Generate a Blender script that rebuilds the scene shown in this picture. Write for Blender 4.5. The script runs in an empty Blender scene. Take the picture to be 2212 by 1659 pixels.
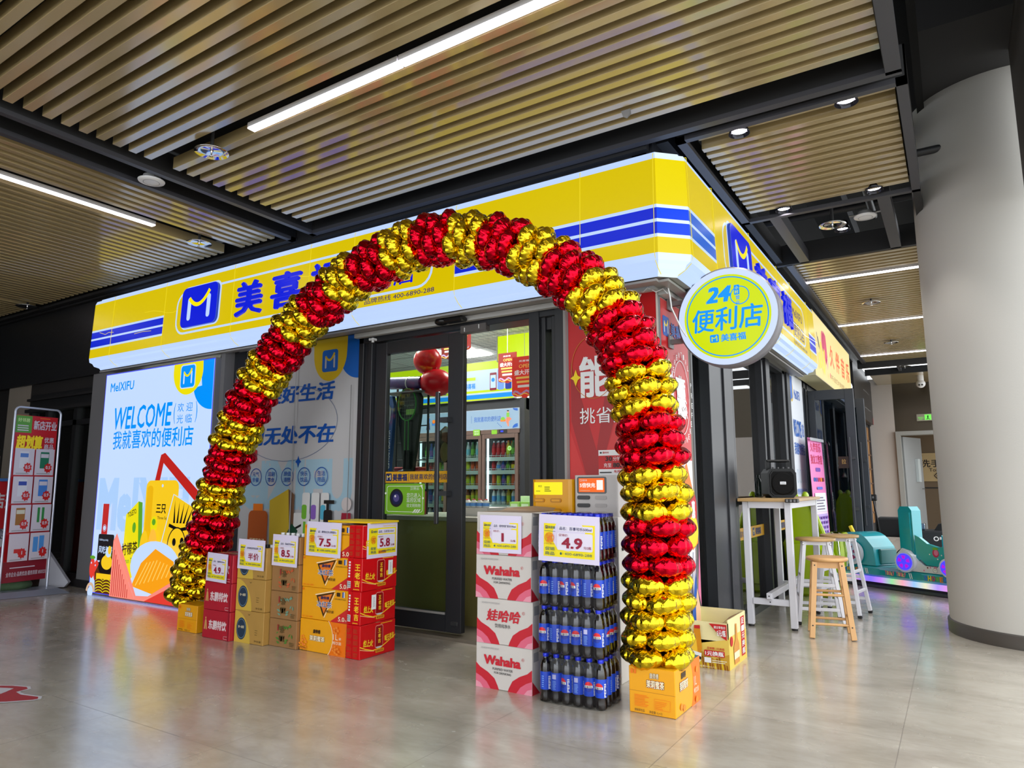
import bpy, bmesh, math, random
from math import sin, cos, pi, sqrt, radians
from mathutils import Vector, Matrix
from mathutils.geometry import tessellate_polygon

SC = bpy.context.scene
COL = SC.collection
R_ = random.Random(7)

# ------------------------------------------------------------------ camera
cd = bpy.data.cameras.new('camera'); cam = bpy.data.objects.new('camera', cd); COL.objects.link(cam)
cd.sensor_fit = 'HORIZONTAL'; cd.sensor_width = 36.0
cd.lens = 1498.06 / 2212 * 36.0
cd.clip_start = 0.05; cd.clip_end = 200
_yaw, _pit, _rol = -0.564723, 0.145824, -0.001208
_fw = Vector((sin(_yaw)*cos(_pit), cos(_yaw)*cos(_pit), sin(_pit)))
_r = _fw.cross(Vector((0, 0, 1))).normalized(); _u = _r.cross(_fw)
_r2 = _r*cos(_rol) + _u*sin(_rol); _u2 = -_r*sin(_rol) + _u*cos(_rol)
mw = Matrix.Identity(4)
for i in range(3):
    mw[i][0] = _r2[i]; mw[i][1] = _u2[i]; mw[i][2] = -_fw[i]
mw.translation = Vector((0, 0, 1.0745))
cam.matrix_world = mw
SC.camera = cam

# ------------------------------------------------------------------ daylight from the open sides of the arcade
wd = bpy.data.worlds.new('world'); SC.world = wd; wd.use_nodes = True
_bg = wd.node_tree.nodes['Background']
_bg.inputs[0].default_value = (0.93, 0.97, 1.0, 1); _bg.inputs[1].default_value = 3.1
SC.view_settings.view_transform = 'Standard'; SC.view_settings.look = 'None'
SC.view_settings.exposure = 0.0; SC.view_settings.gamma = 1.0
SC.view_settings.use_curve_mapping = False
SC.cycles.max_bounces = 7; SC.cycles.diffuse_bounces = 3; SC.cycles.glossy_bounces = 4
SC.cycles.transmission_bounces = 4; SC.cycles.transparent_max_bounces = 10
SC.cycles.caustics_reflective = False; SC.cycles.caustics_refractive = False
SC.cycles.sample_clamp_indirect = 4.0
# ------------------------------------------------------------------ materials
def lin(c):
    return tuple(((x/255.0)/12.92 if x/255.0 <= 0.04045 else (((x/255.0)+0.055)/1.055)**2.4) for x in c)
_mats = {}
def M(name, col=(128, 128, 128), rough=0.5, metal=0.0, emit=0.0, spec=0.5, noise=0.0, nscale=8.0, bump=0.0, bscale=60.0, ecol=None, coat=0.0):
    if name in _mats: return _mats[name]
    m = bpy.data.materials.new(name); m.use_nodes = True
    nt = m.node_tree; p = nt.nodes['Principled BSDF']
    c = lin(col)
    p.inputs['Base Color'].default_value = (*c, 1)
    p.inputs['Roughness'].default_value = rough; p.inputs['Metallic'].default_value = metal
    p.inputs['Specular IOR Level'].default_value = spec
    if coat: p.inputs['Coat Weight'].default_value = coat; p.inputs['Coat Roughness'].default_value = 0.08
    if emit:
        e = lin(ecol) if ecol else c
        p.inputs['Emission Color'].default_value = (*e, 1); p.inputs['Emission Strength'].default_value = emit
        p.inputs['Base Color'].default_value = (*[x*0.05 for x in c], 1); p.inputs['Specular IOR Level'].default_value = 0.25
    if noise or bump:
        tc = nt.nodes.new('ShaderNodeTexCoord'); nz = nt.nodes.new('ShaderNodeTexNoise')
        nz.inputs['Scale'].default_value = nscale; nz.inputs['Detail'].default_value = 4
        nt.links.new(tc.outputs['Object'], nz.inputs['Vector'])
        if noise:
            mx = nt.nodes.new('ShaderNodeMix'); mx.data_type = 'RGBA'
            mx.inputs[6].default_value = (*[x*(1-noise) for x in c], 1)
            mx.inputs[7].default_value = (*[min(1, x*(1+noise)) for x in c], 1)
            nt.links.new(nz.outputs['Fac'], mx.inputs[0]); nt.links.new(mx.outputs[2], p.inputs['Base Color'])
        if bump:
            n2 = nt.nodes.new('ShaderNodeTexNoise'); n2.inputs['Scale'].default_value = bscale; n2.inputs['Detail'].default_value = 3
            nt.links.new(tc.outputs['Object'], n2.inputs['Vector'])
            b = nt.nodes.new('ShaderNodeBump'); b.inputs['Strength'].default_value = bump; b.inputs['Distance'].default_value = 0.01
            nt.links.new(n2.outputs['Fac'], b.inputs['Height']); nt.links.new(b.outputs['Normal'], p.inputs['Normal'])
    _mats[name] = m
    return m
def GL(name, tint=(230, 240, 236), refl=0.5, rough=0.02, base=0.0):
    """window glass / clear film: see-through with a fresnel reflection"""
    if name in _mats: return _mats[name]
    m = bpy.data.materials.new(name); m.use_nodes = True; nt = m.node_tree
    nt.nodes.remove(nt.nodes['Principled BSDF']); out = nt.nodes['Material Output']
    tr = nt.nodes.new('ShaderNodeBsdfTransparent'); tr.inputs[0].default_value = (*lin(tint), 1)
    gl = nt.nodes.new('ShaderNodeBsdfGlossy'); gl.inputs['Roughness'].default_value = rough
    lw = nt.nodes.new('ShaderNodeLayerWeight'); lw.inputs['Blend'].default_value = refl
    ad = nt.nodes.new('ShaderNodeMath'); ad.operation = 'ADD'; ad.use_clamp = True; ad.inputs[1].default_value = base
    mx = nt.nodes.new('ShaderNodeMixShader')
    nt.links.new(lw.outputs['Fresnel'], ad.inputs[0]); nt.links.new(ad.outputs[0], mx.inputs[0])
    nt.links.new(tr.outputs[0], mx.inputs[1]); nt.links.new(gl.outputs[0], mx.inputs[2])
    nt.links.new(mx.outputs[0], out.inputs['Surface'])
    _mats[name] = m
    return m
def E(name, col=None, s=1.0, rough=0.3):           # lit sign, lamp, or surface given an added glow
    return _mats[name] if col is None else M(name, col, rough, emit=s)
def P(name, col=None, rough=0.5, **k): return _mats[name] if col is None else M(name, col, rough, **k)   # print / paint

# shared colours
WHITE = P('white_print', (238, 238, 240)); BLACK = P('black_print', (18, 18, 20)); RED = P('red_print', (196, 20, 26))
YEL = P('yellow_print', (246, 214, 20)); BLUE = P('blue_print', (10, 84, 176)); NAVY = P('navy_print', (24, 36, 92))
GREY = P('grey_print', (150, 152, 156)); GREEN = P('green_print', (110, 176, 48)); ORANGE = P('orange_print', (232, 120, 24))
PINK = P('pink_print', (224, 120, 160)); MAROON = P('maroon_print', (120, 10, 40)); CREAM = P('cream_print', (236, 226, 190))
ANTH = P('anthracite_metal', (38, 40, 45), 0.38, noise=0.08); DARK = P('dark_metal', (24, 25, 28), 0.45)
STEEL = M('brushed_steel', (178, 178, 180), 0.25, 0.9); CHROME = M('chrome', (220, 220, 222), 0.08, 1.0)
GLASS = GL('clear_glass', (226, 236, 232), 0.35)
WPLASTIC = P('white_plastic', (232, 233, 236), 0.35)

# ------------------------------------------------------------------ mesh builder
_W = {}
class B:
    def __init__(s): s.v = []; s.f = []; s.fm = []; s.fs = []; s.mats = []
    def mi(s, m):
        if m not in s.mats: s.mats.append(m)
        return s.mats.index(m)
    def add(s, vs, fs, m, smooth=False):
        o = len(s.v); k = s.mi(m); s.v += [tuple(v) for v in vs]
        for f in fs: s.f.append([o+i for i in f]); s.fm.append(k); s.fs.append(smooth)
    def box(s, x0, x1, y0, y1, z0, z1, m, c=0.0, T=None):
        if c <= 0:
            vs = [(x, y, z) for z in (z0, z1) for y in (y0, y1) for x in (x0, x1)]
            fs = [(0, 2, 3, 1), (4, 5, 7, 6), (0, 1, 5, 4), (2, 6, 7, 3), (0, 4, 6, 2), (1, 3, 7, 5)]
        else:
            c = min(c, (x1-x0)/2.01, (y1-y0)/2.01, (z1-z0)/2.01)
            X, Y, Z = (x0, x1), (y0, y1), (z0, z1); sg = (1, -1); vs = []; id_ = {}
            for i in (0, 1):
                for j in (0, 1):
                    for k in (0, 1):
                        for a in range(3):
                            p = [X[i]+sg[i]*c, Y[j]+sg[j]*c, Z[k]+sg[k]*c]; p[a] = (X, Y, Z)[a][(i, j, k)[a]]
                            id_[(i, j, k, a)] = len(vs); vs.append(tuple(p))
            g = id_; fs = []
            q = ((0, 0), (1, 0), (1, 1), (0, 1))
            for e in (0, 1):
                fs.append([g[(e, a, b, 0)] for a, b in (q if e else q[::-1])])
                fs.append([g[(a, e, b, 1)] for a, b in (q[::-1] if e else q)])
                fs.append([g[(a, b, e, 2)] for a, b in (q if e else q[::-1])])
            for a in (0, 1):
                for b in (0, 1):
                    fs.append([g[(0, a, b, 1)], g[(1, a, b, 1)], g[(1, a, b, 2)], g[(0, a, b, 2)]])
                    fs.append([g[(a, 0, b, 0)], g[(a, 1, b, 0)], g[(a, 1, b, 2)], g[(a, 0, b, 2)]])
                    fs.append([g[(a, b, 0, 0)], g[(a, b, 1, 0)], g[(a, b, 1, 1)], g[(a, b, 0, 1)]])
                    for d in (0, 1): fs.append([g[(a, b, d, 0)], g[(a, b, d, 1)], g[(a, b, d, 2)]])
        if T is not None: vs = [T @ Vector(v) for v in vs]
        s.add(vs, fs, m)
    def bar(s, p0, p1, w, h, m, up=(0, 0, 1), c=0.0):
        """rectangular bar from p0 to p1, w across, h along 'up'"""
        p0 = Vector(p0); p1 = Vector(p1); d = p1-p0; L = d.length; d.normalize()
        a = d.cross(Vector(up)); a = a.normalized() if a.length > 1e-6 else Vector((1, 0, 0)); b = a.cross(d)
        T = Matrix.Identity(4)
        for i in range(3): T[i][0] = d[i]; T[i][1] = a[i]; T[i][2] = b[i]; T[i][3] = p0[i]
        s.box(0, L, -w/2, w/2, -h/2, h/2, m, c, T)
    def cyl(s, p0, p1, r, m, n=16, r1=None, cap=True):
        s.tube([p0, p1], r, m, n, [r, r if r1 is None else r1], cap)
    def tube(s, pts, r, m, n=8, rs=None, cap=True, closed=False):
        pts = [Vector(p) for p in pts]; k = len(pts); vs = []; fs = []; pa = None
        for i, p in enumerate(pts):
            d = (pts[(i+1) % k]-pts[i-1]) if closed else (pts[min(i+1, k-1)]-pts[max(i-1, 0)])
            d.normalize()
            if pa is None:
                pa = d.cross(Vector((0, 0, 1)))
                if pa.length < 1e-4: pa = d.cross(Vector((1, 0, 0)))
            pa = (pa - d*pa.dot(d)).normalized(); b = d.cross(pa); rr = rs[i] if rs else r
            for j in range(n):
                t = 2*pi*j/n; vs.append(p + pa*cos(t)*rr + b*sin(t)*rr)
        for i in range(k if closed else k-1):
            for j in range(n):
                a0 = i*n+j; a1 = i*n+(j+1) % n; b0 = ((i+1) % k)*n+j; b1 = ((i+1) % k)*n+(j+1) % n
                fs.append((a0, b0, b1, a1))
        s.add(vs, fs, m, n > 5)
        if cap and not closed:
            s.add(vs[:n], [tuple(range(n))], m); s.add(vs[-n:], [tuple(range(n-1, -1, -1))], m)
    def lathe(s, prof, c, m, n=20, T=None, fn=None):
        """prof: [(r,z)] around the vertical through c=(x,y)"""
        vs = []; fs = []
        for i, (r, z) in enumerate(prof):
            for j in range(n):
                t = 2*pi*j/n; rr = r*(fn(i, t) if fn else 1)
                p = Vector((c[0]+rr*cos(t), c[1]+rr*sin(t), z)); vs.append(T @ p if T is not None else p)
        for i in range(len(prof)-1):
            for j in range(n):
                fs.append((i*n+j, i*n+(j+1) % n, (i+1)*n+(j+1) % n, (i+1)*n+j))
        s.add(vs, fs, m, True)
    def prism(s, pts, fr, d0, d1, m, smooth=False):
        """closed outline pts (u,v) on frame fr=(O,U,V,N), from depth d0 to d1 along N"""
        O, U, V, N = [Vector(a) for a in fr]; n = len(pts)
        lo = [O+U*u+V*v+N*d0 for u, v in pts]; hi = [O+U*u+V*v+N*d1 for u, v in pts]
        tri = tessellate_polygon([[Vector((u, v, 0)) for u, v in pts]])
        ar = sum(pts[i][0]*pts[(i+1) % n][1]-pts[(i+1) % n][0]*pts[i][1] for i in range(n))
        def fix(t):
            a, b, c = [pts[i] for i in t]
            return t if (b[0]-a[0])*(c[1]-a[1])-(b[1]-a[1])*(c[0]-a[0]) > 0 else (t[0], t[2], t[1])
        tri = [fix(t) for t in tri]
        s.add(hi, tri, m); s.add(lo, [(a, c, b) for a, b, c in tri], m)
        sd = [(i, (i+1) % n, n+(i+1) % n, n+i) for i in range(n)]
        if ar < 0: sd = [f[::-1] for f in sd]
        s.add(lo+hi, sd, m, smooth)
    def ell(s, c, r, m, n=16, k=10, T=None):
        vs = [Vector((c[0]+r[0]*cos(2*pi*j/n)*sin(pi*i/k), c[1]+r[1]*sin(2*pi*j/n)*sin(pi*i/k), c[2]+r[2]*cos(pi*i/k))) for i in range(k+1) for j in range(n)]
        if T is not None: vs = [T @ v for v in vs]
        s.add(vs, [(i*n+j, (i+1)*n+j, (i+1)*n+(j+1) % n, i*n+(j+1) % n) for i in range(k) for j in range(n)], m, True)
    def build(s, name, parent=None, origin=None):
        me = bpy.data.meshes.new(name); o = bpy.data.objects.new(name, me); COL.objects.link(o)
        if parent is not None:
            w = _W[parent]; o.parent = parent; iv = w.inverted(); vs = [iv @ Vector(v) for v in s.v]; _W[o] = w
        else:
            if origin is None:
                xs, ys, zs = zip(*s.v); origin = ((min(xs)+max(xs))/2, (min(ys)+max(ys))/2, min(zs))
            og = Vector(origin); o.location = og; vs = [Vector(v)-og for v in s.v]; _W[o] = Matrix.Translation(og)
        me.from_pydata([tuple(v) for v in vs], [], s.f)
        for m in s.mats: me.materials.append(m)
        me.polygons.foreach_set('material_index', s.fm); me.polygons.foreach_set('use_smooth', s.fs)
        me.validate(clean_customdata=False); me.update()
        return o

def tag(o, label, cat, group=None, kind=None):
    o['label'] = label; o['category'] = cat
    if group: o['group'] = group
    if kind: o['kind'] = kind
    return o
def thing(name, label, cat, loc=(0, 0, 0), rz=0.0, group=None):
    o = bpy.data.objects.new(name, None); COL.objects.link(o); o.empty_display_size = 0.1
    o.location = loc; o.rotation_euler = (0, 0, rz)
    _W[o] = Matrix.Translation(loc) @ Matrix.Rotation(rz, 4, 'Z')
    return tag(o, label, cat, group)
def struct(name, b):
    o = b.build(name); o['kind'] = 'structure'; return o
def dup(root, loc, rz=None, label=None, group=None):
    r = root.copy(); COL.objects.link(r); r.location = loc
    if rz is not None: r.rotation_euler = (0, 0, rz)
    if label: r['label'] = label
    if group: r['group'] = group
    for ch in list(root.children):
        c = ch.copy(); COL.objects.link(c); c.parent = r
        for g in list(ch.children):
            d = g.copy(); COL.objects.link(d); d.parent = c
    return r

# ------------------------------------------------------------------ lettering (outline font -> flat mesh)
_txt = {}
def glyphs(t, bold=0.0, ext=0.0, shear=0.0, sp=1.0):
    k = (t, bold, ext, shear, sp)
    if k in _txt: return _txt[k]
    cu = bpy.data.curves.new('lettering', 'FONT'); cu.body = t; cu.size = 1.0; cu.offset = bold; cu.extrude = ext
    cu.shear = shear; cu.space_character = sp; cu.resolution_u = 2; cu.fill_mode = 'FRONT' if ext == 0 else 'BOTH'
    o = bpy.data.objects.new('lettering', cu); COL.objects.link(o)
    dg = bpy.context.evaluated_depsgraph_get(); oe = o.evaluated_get(dg); me = oe.to_mesh()
    vs = [tuple(v.co) for v in me.vertices]; fs = [tuple(p.vertices) for p in me.polygons]
    oe.to_mesh_clear(); bpy.data.objects.remove(o); bpy.data.curves.remove(cu)
    if not vs: _txt[k] = ([], [], (0, 0, 1, 1)); return _txt[k]
    xs, ys, _ = zip(*vs)
    _txt[k] = (vs, fs, (min(xs), min(ys), max(xs), max(ys)))
    return _txt[k]

def arc(cx, cy, r, a0, a1, n=12, ry=None):
    ry = ry or r
    return [(cx+r*cos(radians(a0+(a1-a0)*i/n)), cy+ry*sin(radians(a0+(a1-a0)*i/n))) for i in range(n+1)]
def rrect(x, y, w, h, r, n=5):
    r = min(r, w/2.01, h/2.01)
    return arc(x+w-r, y+r, r, -90, 0, n)+arc(x+w-r, y+h-r, r, 0, 90, n)+arc(x+r, y+h-r, r, 90, 180, n)+arc(x+r, y+r, r, 180, 270, n)
class CV:
    """printing on a face of mesh b: (u,v) metres on the face, each layer a hair above the last"""
    def __init__(s, b, O=None, U=None, V=None, N=None, fn=None, eps=0.0005, w=1.0, h=1.0):
        s.b = b; s.k = 0; s.eps = eps; s.w = w; s.h = h
        if fn is None:
            O, U, V = Vector(O), Vector(U).normalized(), Vector(V).normalized(); N = Vector(N) if N else U.cross(V)
            fn = lambda u, v, d: O+U*u+V*v+N*d
        s.fn = fn
    def up(s): s.k += 1; return s.k*s.eps
    def poly(s, pts, m, d=None):
        d = s.up() if d is None else d
        t = tessellate_polygon([[Vector((u, v, 0)) for u, v in pts]])
        def fix(t):
            a, b, c = [pts[i] for i in t]
            return t if (b[0]-a[0])*(c[1]-a[1])-(b[1]-a[1])*(c[0]-a[0]) > 0 else (t[0], t[2], t[1])
        s.b.add([s.fn(u, v, d) for u, v in pts], [fix(x) for x in t], m)
    def rect(s, x, y, w, h, m, r=0, d=None):
        s.poly(rrect(x, y, w, h, r) if r else [(x, y), (x+w, y), (x+w, y+h), (x, y+h)], m, d)
    def disc(s, cx, cy, r, m, ry=None, n=28): s.poly(arc(cx, cy, r, 0, 360*(1-1/n), n-1, ry), m)
    def strip(s, pts, w, m, closed=False, d=None):
        d = s.up() if d is None else d
        n = len(pts); L = []; Rr = []
        for i in range(n):
            a = pts[(i-1) % n] if closed or i > 0 else pts[i]; c = pts[(i+1) % n] if closed or i < n-1 else pts[i]
            dx, dy = c[0]-a[0], c[1]-a[1]; l = sqrt(dx*dx+dy*dy) or 1
            nx, ny = -dy/l*w/2, dx/l*w/2
            L.append((pts[i][0]+nx, pts[i][1]+ny)); Rr.append((pts[i][0]-nx, pts[i][1]-ny))
        vs = [s.fn(u, v, d) for u, v in L+Rr]
        s.b.add(vs, [(n+i, n+(i+1) % n, (i+1) % n, i) for i in range(n if closed else n-1)], m)
    def ring(s, cx, cy, r, w, m, ry=None, n=40, d=None): s.strip(arc(cx, cy, r, 0, 360*(1-1/n), n-1, ry), w, m, True, d)
    def frame(s, x, y, w, h, r, t, m): s.strip(rrect(x, y, w, h, r), t, m, True)
    def text(s, t, x, y, w, h, m, bold=0.02, shear=0.0, ang=0.0, sp=1.0, ext=0.0, keep=False):
        """bold: stroke widening in em, made by overprinting shifted copies"""
        vs, fs, (a, b, c, e) = glyphs(t, 0.0, ext and 0.5, shear, sp)
        if not vs: return
        a -= bold; b -= bold; c += bold; e += bold
        sx = w/(c-a); sy = h/(e-b)
        if keep: sx = sy = min(sx, sy)
        ca, sa = cos(radians(ang)), sin(radians(ang))
        sh = [(0, 0)] if bold < 0.004 else [(bold*p, bold*q) for p, q in (((-1, 0), (1, 0), (0, -.8), (0, .8)) if bold < .03 else ((-1, -.7), (1, -.7), (-1, .7), (1, .7), (0, 0)))]
        if ext: d0 = s.up()
        else: d1 = s.up()
        for k, (hx, hy) in enumerate(sh):
            d = d0 if ext else d1; o = []
            for px, py, pz in vs:
                u, v = (px+hx-a)*sx, (py+hy-b)*sy
                o.append(s.fn(x+u*ca-v*sa, y+u*sa+v*ca, d+(ext*(pz+0.5)+k*.0003 if ext else k*.00003)))
            s.b.add(o, fs, m)
    def lines(s, x, y, w, h, n, m, th=0.45, rnd=0.25):
        """unreadable small print as thin bars"""
        d = s.up(); p = h/n
        for i in range(n):
            s.rect(x, y+i*p, w*(1-rnd*R_.random()), p*th, m, d=d)
    def mlogo(s, x, y, w, h, bm, wm, ym, border=None, r=0.14):
        if border: s.rect(x-0.05*w, y-0.05*h, 1.1*w, 1.1*h, border, r*w*1.2)
        s.rect(x, y, w, h, bm, r*w)
        d = s.up(); t = 0.10*w
        s.rect(x+0.18*w, y+0.16*h, t, 0.58*h, wm, t*0.49, d); s.rect(x+0.72*w, y+0.16*h, t, 0.58*h, wm, t*0.49, d)
        s.strip([(x+w*(0.22+0.56*i/12), y+h*(0.52+1.0*((i/12)-0.45)**2+0.02*i/12)) for i in range(13)], 0.10*h, ym)
def front(b, x, y, z, eps=0.0005): return CV(b, (x, y, z), (1, 0, 0), (0, 0, 1), eps=eps)        # faces -y
def right(b, x, y, z, eps=0.0005): return CV(b, (x, y, z), (0, 1, 0), (0, 0, 1), eps=eps)        # faces +x
def topf(b, x, y, z, eps=0.0005): return CV(b, (x, y, z), (1, 0, 0), (0, 1, 0), eps=eps)
# ================================================================== THE SETTING
def floor_mat():
    m = bpy.data.materials.new('polished_stone_tile'); m.use_nodes = True; nt = m.node_tree; p = nt.nodes['Principled BSDF']; L = nt.links
    geo = nt.nodes.new('ShaderNodeNewGeometry'); sep = nt.nodes.new('ShaderNodeSeparateXYZ'); L.new(geo.outputs['Position'], sep.inputs[0])
    def math(op, a, b=None, c=None):
        n = nt.nodes.new('ShaderNodeMath'); n.operation = op
        for i, x in enumerate((a, b, c)):
            if x is None: continue
            if isinstance(x, (int, float)): n.inputs[i].default_value = x
            else: L.new(x, n.inputs[i])
        return n.outputs[0]
    def joint(out, off):
        t = math('DIVIDE', math('SUBTRACT', out, off), 0.8)
        fr = math('ABSOLUTE', math('SUBTRACT', math('SUBTRACT', t, math('FLOOR', t)), 0.5))
        return math('GREATER_THAN', fr, 0.4975), math('FLOOR', t)
    jx, ix = joint(sep.outputs[0], -1.085); jy, iy = joint(sep.outputs[1], 3.528)
    j = math('MAXIMUM', jx, jy)
    rnd = nt.nodes.new('ShaderNodeTexWhiteNoise'); rnd.noise_dimensions = '2D'
    cmb = nt.nodes.new('ShaderNodeCombineXYZ'); L.new(ix, cmb.inputs[0]); L.new(iy, cmb.inputs[1]); L.new(cmb.outputs[0], rnd.inputs[0])
    def noise(scale, det, dist=0.0, stretch=(1, 1, 1)):
        mp = nt.nodes.new('ShaderNodeMapping'); mp.inputs['Scale'].default_value = stretch; L.new(geo.outputs['Position'], mp.inputs[0])
        n = nt.nodes.new('ShaderNodeTexNoise'); n.inputs['Scale'].default_value = scale; n.inputs['Detail'].default_value = det
        n.inputs['Distortion'].default_value = dist; L.new(mp.outputs[0], n.inputs['Vector']); return n.outputs['Fac']
    n1 = noise(2.2, 6, 0.6, (1, 2.4, 1)); n2 = noise(9, 5, 1.2, (1, 2.0, 1))
    v = math('ADD', math('MULTIPLY', n1, 0.7), math('MULTIPLY', n2, 0.3)); v = math('ADD', v, math('MULTIPLY', math('SUBTRACT', rnd.outputs['Value'], 0.5), 0.07))
    cr = nt.nodes.new('ShaderNodeValToRGB'); L.new(v, cr.inputs[0])
    cr.color_ramp.elements[0].position = 0.25; cr.color_ramp.elements[0].color = (*lin((156, 148, 134)), 1)
    cr.color_ramp.elements[1].position = 0.75; cr.color_ramp.elements[1].color = (*lin((202, 195, 181)), 1)
    mx = nt.nodes.new('ShaderNodeMix'); mx.data_type = 'RGBA'; L.new(math('MULTIPLY', j, 0.6), mx.inputs[0]); L.new(cr.outputs[0], mx.inputs[6])
    mx.inputs[7].default_value = (*lin((92, 84, 76)), 1); L.new(mx.outputs[2], p.inputs['Base Color'])
    rr = math('ADD', math('MULTIPLY', noise(5, 4, 0.5), 0.22), 0.14); L.new(math('MAXIMUM', rr, math('MULTIPLY', j, 0.7)), p.inputs['Roughness'])
    p.inputs['Specular IOR Level'].default_value = 0.6; p.inputs['Coat Weight'].default_value = 0.7; p.inputs['Coat IOR'].default_value = 1.7; p.inputs['Coat Roughness'].default_value = 0.16
    bp = nt.nodes.new('ShaderNodeBump'); bp.inputs['Strength'].default_value = 0.04; bp.inputs['Distance'].default_value = 0.02
    L.new(math('SUBTRACT', noise(14, 3, 0.4), math('MULTIPLY', j, 1.5)), bp.inputs['Height']); L.new(bp.outputs[0], p.inputs['Normal'])
    return m
b = B(); b.box(-14, 8, -7, 24, -0.1, 0, floor_mat()); struct('floor', b)

SLAT = M('champagne_slat', (176, 156, 112), 0.4, spec=0.5, noise=0.05, nscale=3, coat=1.0); SLAT.node_tree.nodes['Principled BSDF'].inputs['Coat IOR'].default_value = 2.5; SLAT.node_tree.nodes['Principled BSDF'].inputs['Coat Roughness'].default_value = 0.13
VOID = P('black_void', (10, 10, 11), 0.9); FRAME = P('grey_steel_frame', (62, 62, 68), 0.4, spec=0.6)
FRAMED = P('dark_steel_frame', (26, 26, 28), 0.55)
H = 3.25
def slat(b, p0, p1, w=0.052, h=0.085):
    b.bar((p0[0], p0[1], H+h/2), (p1[0], p1[1], H+h/2), w, h, SLAT, c=0.002)
# ceiling void
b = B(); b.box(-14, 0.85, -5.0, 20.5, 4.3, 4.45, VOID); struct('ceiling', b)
# large slatted panel in front of the shop (slats run along the front)
b = B(); PIT = 0.1027
for k in range(-46, 12):
    y = 2.6 + PIT*k
    if abs(y-2.5) < 0.06: continue
    slat(b, (-4.41, y), (-0.15, y-0.05))
struct('ceiling_slats_main', b)
b = B()
b.box(-4.545, -4.50, -2.2, 3.96, 3.22, 3.25, FRAME); b.box(-4.51, -4.50, -2.2, 3.96, 3.25, 3.40, FRAMED)
b.box(-4.545, -0.07, 3.90, 3.955, 3.22, 3.25, FRAME); b.box(-4.5, -0.15, 3.90, 3.91, 3.25, 3.42, FRAMED)
b.box(-0.145, -0.07, -2.2, 3.93, 3.22, 3.25, FRAME); b.box(-0.15, -0.14, -2.2, 3.9, 3.25, 3.42, FRAMED)
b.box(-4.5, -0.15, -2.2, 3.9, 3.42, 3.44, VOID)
struct('ceiling_frame_main', b)
# left slatted panel (slats run front to back)
b = B()
for k in range(0, 62):
    x = -4.86 - PIT*k
    if abs(x+5.53) < 0.06 or abs(x+9.3) < 0.06: continue
    slat(b, (x, -2.2), (x, 3.86))
struct('ceiling_slats_left', b)
b = B()
b.box(-4.82, -4.77, -2.2, 3.96, 3.22, 3.25, FRAME); b.box(-4.79, -4.78, -2.2, 3.96, 3.25, 3.42, FRAMED)
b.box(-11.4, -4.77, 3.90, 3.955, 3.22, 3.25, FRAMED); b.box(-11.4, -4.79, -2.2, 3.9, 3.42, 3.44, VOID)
struct('ceiling_frame_left', b)
# right slatted bay by the corner
b = B()
for k in range(13): slat(b, (-1.235, 4.30+PIT*k), (-0.115, 4.30+PIT*k))
b.box(-1.24, -0.115, 4.08, 4.245, 3.30, 3.42, SLAT)
struct('ceiling_slats_corner', b)
b = B()
for (x0, x1, y0, y1) in ((-1.33, -0.05, 4.03, 4.075), (-1.33, -0.05, 5.66, 5.705), (-1.33, -1.27, 4.03, 5.705), (-0.105, -0.05, 4.03, 5.705)):
    b.box(x0, x1, y0, y1, 3.22, 3.25, FRAME)
b.box(-1.33, -0.05, 4.03, 4.04, 3.25, 3.43, FRAMED); b.box(-1.27, -0.1, 5.56, 5.66, 3.30, 3.42, FRAMED)
b.box(-1.33, -1.32, 4.03, 5.7, 3.25, 3.43, FRAMED); b.box(-0.06, -0.05, 4.03, 5.7, 3.25, 3.43, FRAMED)
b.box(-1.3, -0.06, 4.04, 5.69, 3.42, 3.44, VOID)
struct('ceiling_frame_corner', b)
# open service bay with cross bars, then the far slatted panel
b = B()
b.box(-1.115, -1.03, 5.705, 7.03, 3.22, 3.33, FRAME); b.box(-0.335, -0.25, 5.705, 7.03, 3.22, 3.33, FRAME)
b.box(-1.33, -0.05, 7.0, 7.05, 3.22, 3.42, FRAMED); b.box(-1.33, -1.27, 5.7, 7.05, 3.24, 3.40, FRAMED)
b.box(-1.25, -1.19, 7.03, 13.8, 3.22, 3.25, FRAME); b.box(-0.10, -0.05, 5.7, 17, 3.22, 3.3, FRAMED)
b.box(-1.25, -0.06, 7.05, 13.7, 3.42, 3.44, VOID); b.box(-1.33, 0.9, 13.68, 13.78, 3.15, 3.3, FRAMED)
b.box(-0.75, -0.70, 13.78, 14.9, 3.22, 3.28, FRAME); b.box(-1.33, 0.9, 14.9, 14.96, 3.18, 3.3, FRAMED)
struct('ceiling_frame_far', b)
b = B()
for k in range(65):
    y = 7.09+PIT*k
    if min(abs(y-7.85), abs(y-10.3), abs(y-12.96)) < 0.06: continue
    slat(b, (-1.19, y), (-0.10, y))
b.box(-1.3, 0.6, 14.96, 17.1, 3.26, 3.3, SLAT)
struct('ceiling_slats_far', b)
b = B()       # pipes and ducts seen in the open bay
for y, r, z in ((5.95, .03, 3.62), (6.5, .045, 3.7), (6.8, .03, 3.6)): b.cyl((-1.4, y, z), (1.5, y, z), r, P('duct_grey', (44, 45, 48), 0.5), 10)
b.box(-1.0, -0.7, 4.5, 8.5, 3.75, 3.95, P('duct_grey')); b.cyl((-0.45, 5.7, 3.55), (-0.45, 7.0, 3.55), .03, P('duct_grey'), 10)
struct('ceiling_ducts', b)

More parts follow.
